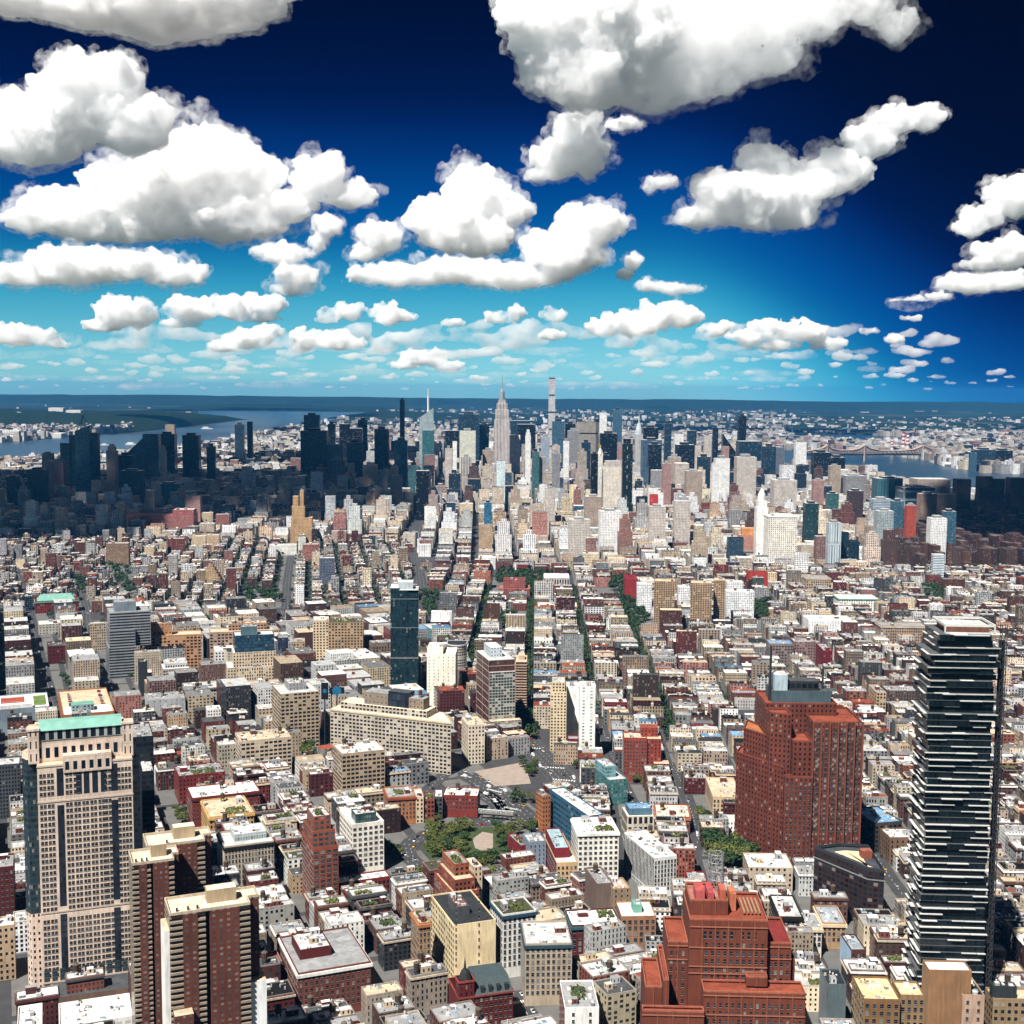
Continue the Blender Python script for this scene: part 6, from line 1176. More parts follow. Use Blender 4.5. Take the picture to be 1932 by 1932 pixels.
def truss_bridge():
    Y = 7050.0; P = lambda x, y: at_dist(*cp('f4', x, y), Y+(x-800)*.55)
    t = thing('bridge', 'long tan cantilever truss bridge crossing the east river', 'bridge', (0, 0, 0)); b0 = 615; mat = plain('bridge_steel', (.42, .32, .27), .8)
    for dy in (0, 24):
        top = [(310, 598), (380, 585), (430, 575), (465, 552), (500, 578), (560, 590), (650, 590), (700, 578), (745, 552), (790, 578), (860, 592), (1000, 594), (1110, 584), (1180, 556), (1250, 584), (1320, 596), (1390, 604)]
        sg = []; q = lambda x, y: P(x, y)+Vector((0, dy, 0))
        for (a, b), (c, e) in zip(top[:-1], top[1:]):
            sg.append((q(a, b), q(c, e), 2.6)); n = 4
            for k in range(n):
                f0, f1 = k/n, (k+1)/n; xa, xb = a+(c-a)*f0, a+(c-a)*f1; ya = b+(e-b)*f0
                sg.append((q(xa, ya), q(xa, b0), 1.3)); sg.append((q(xa, ya), q(xb, b0), 1.3))
        o = bars('truss', sg, mat, t)
    sg = [(P(x, 615)+Vector((0, 12, 0)), P(x+60, 615)+Vector((0, 12, 0)), 7.0) for x in range(310, 1390, 60)]
    bars('deck', sg, mat, t)
    for x, y in ((465, 552), (745, 552), (1180, 556)):
        for dy in (0, 24): p = P(x, y)+Vector((0, dy, 0)); bars('bridge_tower', [(p, Vector((p.x, p.y, 0)), 5.0)], mat, t)
truss_bridge()
def far_bridge():
    Y = 11500.0; P = lambda x, y: at_dist(*cp('f4', x, y), Y+(x-400)*2); t = thing('bridge', 'faint suspension bridge with two towers in the far right distance', 'bridge', (0, 0, 0)); mat = plain('pale_steel', (.35, .42, .45))
    for x, y in ((211, 412), (626, 392)):
        for dx_ in (-5, 5): p = P(x+dx_, y); bars('bridge_tower', [(p, Vector((p.x, p.y, 0)), 6)], mat, t)
        bars('tower_beam', [(P(x-5, y+10), P(x+5, y+10), 6)], mat, t)
    bars('deck', [(P(x, 468), P(x+60, 468), 7) for x in range(60, 800, 60)], mat, t)
    cb = [(P(211+k*41.5, 415+40*math.sin(math.pi*k/10)), P(211+(k+1)*41.5, 415+40*math.sin(math.pi*(k+1)/10)), 2.5) for k in range(10)]; bars('cable', cb, mat, t)
far_bridge()
# ================================================================ CITY FABRIC: streets of ordinary buildings
RG = random.Random(2024)
FB = [(min(p[0] for p in P), max(p[0] for p in P), min(p[1] for p in P), max(p[1] for p in P), P) for P in FOOT+WATER]
GRID = {}
for q in FB:
    for i in range(int(q[0]//200), int(q[1]//200)+1):
        for j in range(int(q[2]//200), int(q[3]//200)+1): GRID.setdefault((i, j), []).append(q)
RG2 = {}
for P, wd in ROADS:
    for a, b in zip(P[:-1], P[1:]):
        for i in range(int((min(a.x, b.x)-20)//200), int((max(a.x, b.x)+20)//200)+1):
            for j in range(int((min(a.y, b.y)-20)//200), int((max(a.y, b.y)+20)//200)+1): RG2.setdefault((i, j), []).append((a, b, wd))
def blocked(pts, rad):
    for x, y in pts:
        for q in GRID.get((int(x//200), int(y//200)), ()):
            if q[0] <= x <= q[1] and q[2] <= y <= q[3] and in_poly(x, y, q[4]): return True
    x = sum(p[0] for p in pts)/len(pts); y = sum(p[1] for p in pts)/len(pts); c = Vector((x, y))
    for a, b, wd in RG2.get((int(x//200), int(y//200)), ()):
        e = b-a; s = max(0, min(1, (c-a).dot(e)/max(e.length_squared, .01)))
        if (a+e*s-c).length < wd/2+rad*.62: return True
    return False
def near_lots_hide(x, y): return False
def zone(x, y):
    px = 966+FP*x/max(y, 1)
    if y < 1430:
        lim = 1300-(y-700)*.46
        if px < lim: return 'TRW'
        return 'EAST'
    if y < 2150 and px < 960-(y-1430)*.28: return 'HUD' if px < 800-(y-1600)*.1 else 'MIDS'
    if y < 3150 and px < 770: return 'WV'
    if y < 2700: return 'SOHO' if px < 1420 else 'EV'
    if y < 3950: return 'UNION' if px < 1700 else 'STUY'
    if y < 7000: return 'MID'
    return 'UPT'
#          yaw  block  length street cross  lotw      lotd  height
ZN = dict(TRW=(22, 52, 78, 14, 12, (9, 20), 24, (15, 29)), EAST=(-2, 50, 90, 13, 12, (8, 18), 23, (14, 26)), HUD=(22, 66, 110, 12, 11, (20, 42), 32, (20, 50)), MIDS=(10, 58, 90, 12, 11, (12, 32), 27, (15, 42)),
          WV=(9, 48, 80, 14, 13, (7, 15), 17, (9, 24)), SOHO=(-1.05, 68, 104, 13.5, 12, (8, 20), 29, (12, 27)), EV=(-3, 58, 130, 16, 14, (8, 19), 24, (12, 27)), UNION=(1.5, 74, 150, 18, 16, (12, 30), 32, (18, 58)), STUY=(1.5, 74, 84, 24, 26, (20, 40), 17, (36, 62)), MID=(2, 88, 190, 22, 20, (22, 48), 38, (35, 130)), UPT=(2, 96, 220, 30, 26, (34, 70), 40, (22, 70)))
WALLS = dict(lo=[('brick', 5), ('red', 2.2), ('dred', 1.5), ('brown', 3.5), ('tan', 5), ('cream', 4), ('white', 4.5), ('grey', 4), ('rust', 1.5), ('pink', 1.5), ('dgrey', 2), ('sand', 3.5), ('lgrey', 3)], hi=[('tan', 3.5), ('cream', 5), ('sand', 4), ('lgrey', 5), ('white', 6), ('pink', 2.5), ('brick', 2), ('grey', 2.5), ('brown', 1), ('stone', 5), ('blueg', 1)], st=[('brown', 1)])
def pick(l): return RG.choices([a for a, b in l], [b for a, b in l])[0]
ROOFS = [('white', 4.5), ('lgrey', 6), ('grey', 5), ('sand', 2), ('dgrey', 3), ('black', 2), ('rust', 1), ('blue', .3), ('garden', .4)]
LOTS = []; YARD = []; STREETT = []
PV = MB()
def gen(zn):
    yaw, bw, bl, sx_, sy_, lw, ld, hh = ZN[zn]; A = R(yaw); ca, sa = math.cos(A), math.sin(A)
    ymax = dict(MID=7000, UPT=11000).get(zn, 4100); X = {'MID': 3300, 'UPT': 5200}.get(zn, 1900)
    cu, cv = bw+sx_, bl+sy_; r = int(ymax*1.25/cu)+2
    ou, ov = (0, 30) if zn == 'SOHO' else (0, 0)
    for i in range(-r, r+1):
        for j in range(-int(ymax*.5/cv), int(ymax*1.35/cv)+2):
            u0, v0 = i*cu+ou, j*cv+ov+(i % 3)*7
            uc, vc = u0+bw/2, v0+bl/2; x, y = uc*ca-vc*sa, uc*sa+vc*ca
            if y < 560 or y > ymax+200 or abs(x) > y*.46+160: continue
            kz = [zone(*(((u0+a)*ca-(v0+b)*sa), ((u0+a)*sa+(v0+b)*ca))) for a in (0, bw) for b in (0, bl)]
            if zn not in kz: continue
            if y < 3000 and all(k == zn for k in kz): PV.rbox(x, y, bw+5, bl+5, A, -.38, -.22+.001*(i % 5), blank((.26, .25, .235)), (.24, .235, .22))
            far = y > 4200
            for side in (0, 1):
                v = v0
                while v < v0+bl-5:
                    w = RG.uniform(*lw)
                    if v+w > v0+bl-4: w = v0+bl-v
                    d = min(bw/2-.2, ld*RG.uniform(.82, 1.18))
                    ul = u0+d/2 if side == 0 else u0+bw-d/2; vm = v+w/2
                    lx, ly = ul*ca-vm*sa, ul*sa+vm*ca
                    v += w+(RG.uniform(2, 9) if zn in ('MID', 'UPT') else .05)
                    if zone(lx, ly) != zn or RG.random() < (.04 if not far else .12): continue
                    h = RG.triangular(hh[0], hh[1], hh[0]*.65+hh[1]*.35)
                    q = RG.random()
                    if zn in ('SOHO', 'WV', 'EV') and q < .05: h *= RG.uniform(1.4, 2.2)
                    if zn == 'WV' and q < .02: h = RG.uniform(35, 55)
                    if zn == 'UNION':
                        h *= .62+.5*max(0, min(1, (ly-2700)/1200))
                        if q < .07: h = RG.uniform(60, 95)
                    if zn == 'HUD' and ly > 1900: h *= .7
                    if zn == 'MID':
                        k = max(.35, 1-abs(lx-250)/2400); h = (28+(h-30)*k)*(.75 if ly < 4400 else 1)
                        if q < .05: h = RG.uniform(120, 185)*k
                    pp = proj((lx, ly, h)); pb = proj((lx, ly, 0))
                    if pp[0] < -50 or pp[0] > 1985 or pp[1] > 1990: continue
                    hw, hd = d/2, w/2
                    pts = [(lx+a*hw*ca-b*hd*sa, ly+a*hw*sa+b*hd*ca) for a, b in ((0, 0), (-.8, -.8), (.8, -.8), (.8, .8), (-.8, .8), (0, -.8), (.8, 0))]
                    if blocked(pts, min(w, d)/2): continue
                    LOTS.append((ly, lx, d-.1, w-.1, A, h, zn, pp))
            if zn in ('WV', 'SOHO', 'HUD', 'EV') and y < 3300:
                for _ in range({'WV': 5, 'EV': 3}.get(zn, 3)):
                    uu, vv = u0+(-3.5 if RG.random() < .5 else bw+3.5), v0+bl*RG.random(); STREETT.append((uu*ca-vv*sa, uu*sa+vv*ca))
            if zn in ('WV', 'SOHO', 'EV', 'MIDS') and y < 3200:
                for _ in range(2 if zn != 'WV' else 5):
                    if RG.random() < .5:
                        uu, vv = u0+bw*RG.uniform(.44, .56), v0+bl*RG.uniform(.1, .9); YARD.append((uu*ca-vv*sa, uu*sa+vv*ca))
for z_ in ZN: gen(z_)
LOTS.sort()
tag(PV.obj('pavement', None, [M['pave'], M['pave']]), kind='structure')
def wall_sty(zn, h):
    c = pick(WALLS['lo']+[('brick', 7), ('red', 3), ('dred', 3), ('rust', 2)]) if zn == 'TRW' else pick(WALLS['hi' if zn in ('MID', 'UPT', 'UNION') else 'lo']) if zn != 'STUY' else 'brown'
    kq = RG.uniform(.5, 1.15) if zn not in ('MID', 'UNION', 'UPT') else RG.uniform(.85, 1.3); gq = RG.uniform(0, .35); mq = sum(C[c])/3; col = tuple(min(.85, kq*(x*(1-gq)+mq*gq)*RG.uniform(.97, 1.03)) for x in C[c])
    if zn in ('MID', 'UPT'):
        m_ = sum(col)/3; col = tuple(.35*m_+.65*q for q in col)
        if RG.random() < .14: return c, gs((.02, .04, .06), (.015, .03, .05))
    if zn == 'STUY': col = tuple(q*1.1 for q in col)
    return c, sty(col, RG.choice((2.6, 3.0, 3.4, 4.2)), RG.choice((3.2, 3.6, 4.0)), RG.uniform(.34, .58), RG.uniform(.48, .70), RG.choice(('dark', 'dark', 'navy', (.03, .035, .035))), RG.uniform(.05, .3))
def shade_(c):
    k = RG.uniform(.5, 1.12); return tuple(min(.84, q*k) for q in c)
def lot_clutter(m, lx, ly, w, d, A, h, n):
    for _ in range(n):
        a, b = RG.uniform(-.36, .36)*w, RG.uniform(-.38, .38)*d; s = RG.uniform(1.2, 4.5); e = RG.uniform(1.2, 4); ca, sa = math.cos(A), math.sin(A)
        x, y = lx+a*ca-b*sa, ly+a*sa+b*ca
        if RG.random() < .10:
            m.cyl(x, y, 1.8, h+2, h+6.2, blank((.12, .08, .05)), None, 7); m.cyl(x, y, 1.9, h+6.2, h+7.6, blank((.2, .17, .13)), None, 7, 0.0)
        else: m.rbox(x, y, s, e, A, h, h+RG.uniform(.8, 3.6), blank(RG.choice((C['lgrey'], C['white'], C['grey'], C['brick'], C['sand'], C['dgrey'], C['tan']))), RG.choice(('white', 'lgrey', 'grey', 'sand')))
# ---- individual buildings: the nearest in view, each with its own parts and description
NUM = ['', '', 'two', 'three', 'four', 'five', 'six', 'seven', 'eight', 'nine', 'ten', 'eleven', 'twelve']
USED = set(o['label'] for o in COL.objects if o.get('label'))
CW = dict(brick='brick red', red='red', dred='dark red', brown='brown', tan='tan', cream='cream', white='white', grey='grey', rust='rust orange', pink='pinkish', dgrey='dark grey', sand='sandy', lgrey='pale grey', stone='stone', blueg='blue glass')
RW = dict(white='white', lgrey='pale grey', grey='grey', sand='tan', dgrey='dark grey', black='black', rust='rust', blue='blue', garden='planted')
LM = [l for l in LAND if len(l[2].split()) <= 6 and l[2].startswith('the ')]
def describe(pp, ly, col, roof, kind, fl, feat):
    c = sorted(LM, key=lambda l: math.hypot(l[0]-pp[0], (l[1]-pp[1])*1.3))
    def rel(l):
        dx, dy = pp[0]-l[0], pp[1]-l[1]
        far_ = '' if math.hypot(dx, dy) < 90 else ('some way ' if math.hypot(dx, dy) < 200 else 'far ')
        if abs(ly-l[3]) > abs(dx)*ly/FP*1.2: return far_+('in front of' if ly < l[3] else 'behind')
        return far_+('left of' if dx < 0 else 'right of')
    n = NUM[min(12, max(2, fl))]
    for k in range(10):
        l = c[k]
        for s in (f"{CW[col]} {n}-storey {kind} with {RW[roof]} roof{feat}, {rel(l)} {l[2]}",):
            if len(s.split()) <= 16 and s not in USED: USED.add(s); return s
    for k in range(8):
        for j in range(k+1, 9):
            s = f"{CW[col]} {n}-storey {kind}, {RW[roof]} roof, {rel(c[k])} {c[k][2]}, {rel(c[j]).split()[-2]} {c[j][2]}"
            s = s.replace(' left the', ' left of the').replace('right the', 'right of the')
            if len(s.split()) <= 16 and s not in USED: USED.add(s); return s
    for k in range(10):
        for w_ in ('shaded', 'squat', 'plain', 'narrow', 'broad', 'weathered'):
            s = f"{w_} {CW[col]} {n}-storey {kind}, {RW[roof]} roof, {rel(c[k])} {c[k][2]}"
            if len(s.split()) <= 16 and s not in USED: USED.add(s); return s
    return f"{CW[col]} {n}-storey {kind}, {RW[roof]} roof, near {c[0][2]}"
KINDMAX = dict(loft_building=215, tenement=260, townhouse=240)
made = dict(loft_building=0, tenement=0, townhouse=0)
GROUPN = dict(loft_building='ordinary loft buildings of the near streets', tenement='ordinary tenements of the near streets', townhouse='low townhouses between the tall buildings')
REST = []
for L in LOTS:
    ly, lx, w, d, A, h, zn, pp = L
    kind = 'townhouse' if h < 15.5 else ('tenement' if (w*d < 330 and h < 24) else 'loft_building')
    if ly > 2300 or made[kind] >= KINDMAX[kind] or not (-20 < pp[0] < 1952 and pp[1] < 1945): REST.append(L); continue
    made[kind] += 1
    cn, st = wall_sty(zn, h); rf = pick(ROOFS); rn = random.Random(int(lx*13+ly*7)); st['seed'] = rn.random()*40
    feats = ''; fl_ = 'bu'
    if ly < 1500:
        q = rn.random()
        fl_ = 'bu'
        if q < .26: feats, fl_ = ' and water tank', 'tbu'
        elif q < .42: feats, fl_ = ' and roof garden', 'gb'
        elif q < .55: feats, fl_ = ' and skylights', 'kku'
        elif q < .75: feats, fl_ = ' and two bulkheads', 'bb'
    else:
        fl_ = rn.choice(('b', 'b', 'u', 'bu', 't'))
    kn = dict(loft_building='loft', tenement='tenement', townhouse='townhouse')[kind]
    t = thing(kind, describe(pp, ly, cn, rf, kn, int(h/st['fl']), feats), dict(loft_building='loft building', tenement='tenement', townhouse='house')[kind], (lx, ly, -.2), A, GROUPN[kind])
    P = [(-w/2, -d/2), (w/2, -d/2), (w/2, d/2), (-w/2, d/2)]
    m = MB(); m.prism(P, 0, h-.8, st); 
    cop = tuple(.35*q_+.65*e_ for q_, e_ in zip(st['col'], (.40, .37, .34)))
    if ly > 1500: m.ring(P, .4, h-.8, h, cop)
    m.obj('wall', t)
    m = MB(); m.cap(P, h-1.0, rf, 0); m.obj('roof', t, [ROOF, ROOF])
    if ly <= 1500:
        m = MB(); m.ring(P, .4, h-.8, h, cop); m.obj('parapet', t)
        if rn.random() < .5: m = MB(); m.ring(P, -.7, h-2.6, h-1.4, rn.choice((C['cream'], C['stone'], C['dgrey'], C['brown'], st['col'], C['white']))); m.obj('cornice', t)
    roof_kit(t, (-w/2+.6, w/2-.6, -d/2+.6, d/2-.6), h-.99, rn, fl_, C[rf], st['col'])
    if ly <= 1500:   # small clutter that reads as one texture of the roof
        m = MB()
        for _ in range(rn.randint(3, 7)):
            a, b = rn.uniform(-.4, .4)*w, rn.uniform(-.4, .4)*d; s = rn.uniform(.3, .9); m.box(a, a+s, b, b+s*1.4, h-1, h+rn.uniform(-.3, 1.6), blank(rn.choice((C['lgrey'], C['dgrey'], C['white'], C['brick']))), 'lgrey')
        tag(m.obj('roof_clutter', t), kind='stuff')
# ---- the rest of the city, too many and too small to tell apart
parts = {}
for L in REST:
    ly, lx, w, d, A, h, zn, pp = L
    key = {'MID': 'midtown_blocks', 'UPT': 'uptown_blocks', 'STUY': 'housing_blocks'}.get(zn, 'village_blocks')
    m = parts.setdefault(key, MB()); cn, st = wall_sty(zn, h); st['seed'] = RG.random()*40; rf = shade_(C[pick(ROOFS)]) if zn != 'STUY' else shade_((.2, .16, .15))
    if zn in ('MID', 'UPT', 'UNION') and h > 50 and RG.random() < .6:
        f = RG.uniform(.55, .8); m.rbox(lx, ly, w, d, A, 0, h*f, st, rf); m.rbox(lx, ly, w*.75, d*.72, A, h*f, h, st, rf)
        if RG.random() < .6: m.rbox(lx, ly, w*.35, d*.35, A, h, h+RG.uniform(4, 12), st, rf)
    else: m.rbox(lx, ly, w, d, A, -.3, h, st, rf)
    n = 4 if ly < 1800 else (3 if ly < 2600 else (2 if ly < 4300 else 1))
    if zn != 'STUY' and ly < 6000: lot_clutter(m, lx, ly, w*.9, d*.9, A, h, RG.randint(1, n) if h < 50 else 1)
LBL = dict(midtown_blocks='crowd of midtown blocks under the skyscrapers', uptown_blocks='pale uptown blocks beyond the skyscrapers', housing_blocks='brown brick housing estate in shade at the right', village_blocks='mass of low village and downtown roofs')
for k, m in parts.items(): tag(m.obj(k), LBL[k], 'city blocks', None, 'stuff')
# ---- pale specks of towns and suburbs out to the horizon
m = MB()
def specks(n, x0, x1, y0, y1, hh, ss, cols, kind_=0):
    for _ in range(n):
        px, py = RG.uniform(x0, x1), y0+(y1-y0)*RG.random()**1.0
        g = G(px, py)
        if any(in_poly(g.x, g.y, P) for P in WATER): continue
        if g.y > 25500: continue
        if math.sin(px*.021+py*.31+math.sin(py*.9)*2)+math.sin(px*.057-py*.53)+RG.uniform(-.9, .9) < .15: continue
        s = RG.uniform(*ss); m.rbox(g.x, g.y, s*RG.uniform(.6, 2.2), s, RG.uniform(-.3, .3), -1, RG.uniform(*hh), blank(RG.choice(cols)), RG.choice(('lgrey', 'grey', 'sand')))
PC = [(.5, .49, .47), (.34, .32, .30), (.42, .37, .33), (.22, .2, .19), (.7, .7, .7)]
specks(200, 0, 330, 800, 836, (8, 26), (16, 45), PC); specks(70, 0, 380, 765, 800, (8, 30), (20, 50), PC)
specks(2000, 480, 1500, 776, 812, (10, 45), (14, 40), PC); specks(160, 600, 1932, 764, 780, (8, 20), (30, 80), PC)
specks(1700, 1400, 1932, 788, 850, (8, 22), (12, 42), PC); specks(1000, 1480, 1932, 846, 885, (8, 20), (14, 40), PC); specks(260, 1640, 1932, 895, 925, (8, 20), (14, 40), PC)
tag(m.obj('suburb_blocks'), 'scattered pale buildings of the far boroughs', 'city blocks', None, 'stuff')
for x0, x1, yt, Y, lb in (('f1', (355, 515, 268), 0, 11500, 'white slab apartments on the far wooded bluff, left group'),) if False else ():
    pass
for x0, x1, yt, Y, lb in ((360, 470, 272, 12600, 'long pale slab on the wooded bluff across the river'), (490, 600, 290, 12300, 'big white slab block below the wooded bluff'), (95, 150, 304, 12200, 'pair of tan towers on the far shore'), (14, 140, 440, 9100, 'white riverside block at the far left shore'), (145, 240, 470, 9150, 'low white shed by the far left shore'), (250, 455, 462, 9300, 'long white pier building on the far shore'), (1018, 1095, 380, 11800, 'grey white block on the far river point')):
    tower('f1', x0, x1, yt, Y, sty((.72, .70, .66), 12, 9, .5, .5, (.3, .3, .3), .1), lb, name='apartment_building', cat='apartment building', roof='white')
tower('f1', 0, 312, 690, 6300, blank((.8, .78, .76)), 'low white riverside hall at the left edge', name='warehouse', cat='hall', roof='white', dk=.3)
# ================================================================ TREES
def crown_mesh(name, r, hgt, n, seed, mat, leaf=1.0, lobes=7):
    rg = np.random.default_rng(seed); v = []; f = []
    L = [(rg.normal(size=3)*np.array([.42, .42, .22])*r+np.array([0, 0, hgt]), r*rg.uniform(.42, .62)) for _ in range(lobes)]
    for k in range(n):
        c, q = L[k % lobes]; d = rg.normal(size=3); d /= np.linalg.norm(d); p = c+d*q*np.array([1, 1, .8])*rg.uniform(.55, 1.08)
        nrm = d+rg.normal(size=3)*.55; nrm[2] += .3; nrm /= np.linalg.norm(nrm); a = np.cross(nrm, rg.normal(size=3)); a /= np.linalg.norm(a); b = np.cross(nrm, a); s = leaf*rg.uniform(.6, 1.25)
        i = len(v); v += [tuple(p-a*s), tuple(p+b*s*.7), tuple(p+a*s), tuple(p-b*s*.7)]; f.append((i, i+1, i+2, i+3))
    me = bpy.data.meshes.new(name); me.from_pydata(v, [], f); me.materials.append(mat); return me
def trunk_mesh(hgt, r, seed):
    rg = np.random.default_rng(seed); sg = [((0, 0, -.5), (0, 0, hgt*.55), .32)]
    v = []; f = []
    bar(v, f, (0, 0, -.5), (0, 0, hgt*.5), .34)
    for k in range(5):
        a = k*1.26+rg.random(); bar(v, f, (0, 0, hgt*(.4+.03*k)), (math.cos(a)*r*.55, math.sin(a)*r*.55, hgt*(.85+.2*rg.random())), .16)
    me = bpy.data.meshes.new('trunk'); me.from_pydata(v, [], f); me.materials.append(M['bark']); return me
PKM = [(crown_mesh('crown', 6.4, 9.5, 620, 10+i, M['leaf'] if i % 3 else M['leaf2'], .95, 9), trunk_mesh(9.5, 6.4, i)) for i in range(5)]
STM = [(crown_mesh('crown', 3.9, 7.6, 170, 40+i, M['leaf2'] if i % 2 else M['leaf'], .95, 6), trunk_mesh(7.6, 3.9, i+9)) for i in range(4)]
TRN = [0]
def tree(x, y, kit, s, label, group, z=0):
    cm, tm = kit
    t = thing('tree', label, 'tree', (x, y, z), RG.uniform(0, 6.28), group); s *= .86 if kit in PKM else 1; t.scale = (s, s, s*RG.uniform(.72, .98))
    link('crown', cm, t); link('trunk', tm, t); TRN[0] += 1
def scatter(poly_px, n, kits, smin, smax, label, group, mind=6.5):
    P = [tuple(G(x, y)[:2]) for x, y in poly_px]; xs = [p[0] for p in P]; ys = [p[1] for p in P]; got = []
    for _ in range(n*40):
        x, y = RG.uniform(min(xs), max(xs)), RG.uniform(min(ys), max(ys))
        if in_poly(x, y, P) and all((x-a)**2+(y-b)**2 > mind**2 for a, b in got):
            got.append((x, y)); tree(x, y, RG.choice(kits), RG.uniform(smin, smax), label, group)
            if len(got) >= n: break
scatter(c2p((485, 850), (560, 790), (690, 750), (722, 800), (715, 880), (640, 940), (520, 935)), 22, PKM, .85, 1.25, 'broad leafy park tree in the clump left of the pale park clearing', 'trees in the rotary park')
scatter(c2p((865, 780), (960, 780), (945, 880), (900, 960), (770, 1000), (700, 970), (760, 958), (862, 930)), 16, PKM, .75, 1.1, 'leafy park tree between the pale clearing and the crimson gable house', 'trees in the rotary park')
scatter(c2p((980, 760), (1090, 770), (1060, 810), (990, 800)), 5, PKM, .6, .9, 'tree beside the avenue above the crimson gable house', 'trees above the gable house', 5)
scatter(c2p((490, 700), (560, 720), (560, 760), (480, 780)), 5, PKM, .6, .85, 'tree below the orange rotary loft', 'trees below the orange loft', 5)
scatter(c2p((350, 1000), (480, 1040), (490, 1090), (400, 1090)), 7, PKM, .55, .85, 'dark tree on the inner bend of the ring road', 'trees at the ring road bend', 5)
scatter(c2p((250, 870), (330, 880), (320, 960), (260, 930)), 6, PKM, .5, .8, 'small tree between the plain white tower and the ring road', 'trees by the white tower', 5)
scatter([cp('c3', *p) for p in ((165, 910), (300, 880), (405, 930), (390, 990), (270, 1010), (170, 980))], 14, PKM, 1.35, 1.75, 'big dark tree in the clump left of the huge brick tower', 'trees by the huge brick tower', 8)
scatter([cp('c3', *p) for p in ((270, 1010), (340, 1030), (330, 1080), (270, 1070))], 4, PKM, .6, .8, 'tree behind the lattice mast', 'trees behind the lattice mast', 6)
scatter([cp('c3', *p) for p in ((90, 690), (170, 720), (190, 800), (130, 790))], 7, STM, .9, 1.3, 'street tree left of the cream seven-storey loft', 'trees by the cream loft', 5)
scatter([cp('c1', *p) for p in ((1710, 290), (1800, 330), (1790, 400), (1700, 380))], 5, PKM, .9, 1.2, 'dark round tree between the tan warehouse tower and twelve-storey loft', 'trees by the tan warehouse', 7)
scatter([cp('c1', *p) for p in ((960, 660), (1040, 680), (1060, 790), (1000, 780))], 6, PKM, .6, .9, 'street tree left of the long red warehouse', 'trees by the long red warehouse', 6)
scatter(c2p((1010, 390), (1090, 420), (1100, 500), (1030, 480)), 8, PKM, .55, .8, 'young tree at the right edge of the bare lot', 'trees by the bare lot', 5)
scatter(c2p((940, 570), (1060, 570), (1080, 640), (960, 640)), 8, STM, .8, 1.1, 'small tree on the traffic island below the bare lot', 'trees on the traffic island', 5)
scatter(c2p((1290, 390), (1420, 400), (1400, 470), (1300, 440)), 7, PKM, .55, .8, 'tree left of the teal glass block', 'trees by the teal block', 5)
scatter(c2p((1640, 480), (1690, 500), (1700, 540), (1650, 530)), 3, PKM, .6, .8, 'tree at the foot of the stepped red block', 'trees by the stepped red block', 5)
names = ['the second leafy street from the dark glass tower', 'the leafy street nearest the dark glass tower', 'the third leafy street from the dark glass tower', 'the leafy street below the tan concrete towers']
dens = [(.8, 1.1), (1, 1.45), (1, 1.4), (1, 1.5)]
for s, nmx, dn in zip(SOHO, names, dens):
    P, Lf, Rt = strip(s, 9)
    for E_ in (Lf, Rt):
        for a, b in zip(E_[:-1], E_[1:]):
            L = (b-a).length; q = 0
            while q < L:
                p = a+(b-a)*(q/L)
                if RG.random() < .7 and TRN[0] < 285 and p.y < 2450: tree(p.x+RG.uniform(-1, 1), p.y, RG.choice(STM), RG.uniform(dn[0]*.8, dn[1]*1.1), 'street tree in the rows along '+nmx, 'trees along '+nmx)
                q += 11
# everything farther: one mass of leaves
big = []; bf = []
def mass(px_poly, n, s0, s1, hgt=9):
    P = [tuple(G(x, y)[:2]) for x, y in px_poly]; xs = [p[0] for p in P]; ys = [p[1] for p in P]; k = 0
    for _ in range(n*30):
        x, y = RG.uniform(min(xs), max(xs)), RG.uniform(min(ys), max(ys))
        if in_poly(x, y, P): far_tree(x, y, RG.uniform(s0, s1)); k += 1
        if k >= n: break
def far_tree(x, y, s, n=46):
    for _ in range(n):
        d = Vector((RG.gauss(0, 1), RG.gauss(0, 1), RG.gauss(0, 1))).normalized(); c = Vector((x, y, 7.5*s))+Vector((d.x*4.6*s, d.y*4.6*s, d.z*3.4*s))*RG.uniform(.5, 1.08)
        a = (d+Vector((RG.gauss(0, .5), RG.gauss(0, .5), RG.gauss(0, .5)+.3))).orthogonal().normalized()*1.5*s; b = a.cross(d).normalized()*1.15*s; i = len(big)
        big.extend([(c-a)[:], (c+b)[:], (c+a)[:], (c-b)[:]]); bf.append((i, i+1, i+2, i+3))
c5p = lambda *p: [cp('c5', *q) for q in p]; c4p = lambda *p: [cp('c4', *q) for q in p]; c6p = lambda *p: [cp('c6', *q) for q in p]
WSQ = c5p((840, 500), (880, 420), (1130, 445), (1190, 450), (1300, 440), (1330, 480), (1480, 470), (1500, 540), (1120, 470), (1060, 570), (1020, 480), (870, 540))
mass(c5p((845, 500), (885, 425), (1200, 440), (1180, 470), (1125, 500), (1060, 565), (1010, 480), (900, 500)), 95, 1.0, 1.5)
mass(c5p((1500, 450), (1590, 460), (1590, 575), (1505, 540)), 34, 1.0, 1.5); mass(c5p((1550, 580), (1680, 600), (1730, 740), (1640, 760), (1580, 640)), 50, 1.0, 1.4)
mass(c5p((445, 540), (540, 520), (560, 590), (520, 700), (460, 640)), 34, 1.0, 1.5); mass(c5p((870, 690), (990, 650), (1000, 720), (920, 750)), 22, .9, 1.3); mass(c5p((1870, 650), (1932, 650), (1932, 720), (1880, 720)), 14, 1, 1.4); mass(c5p((700, 830), (770, 810), (760, 950), (700, 950)), 22, .9, 1.3)
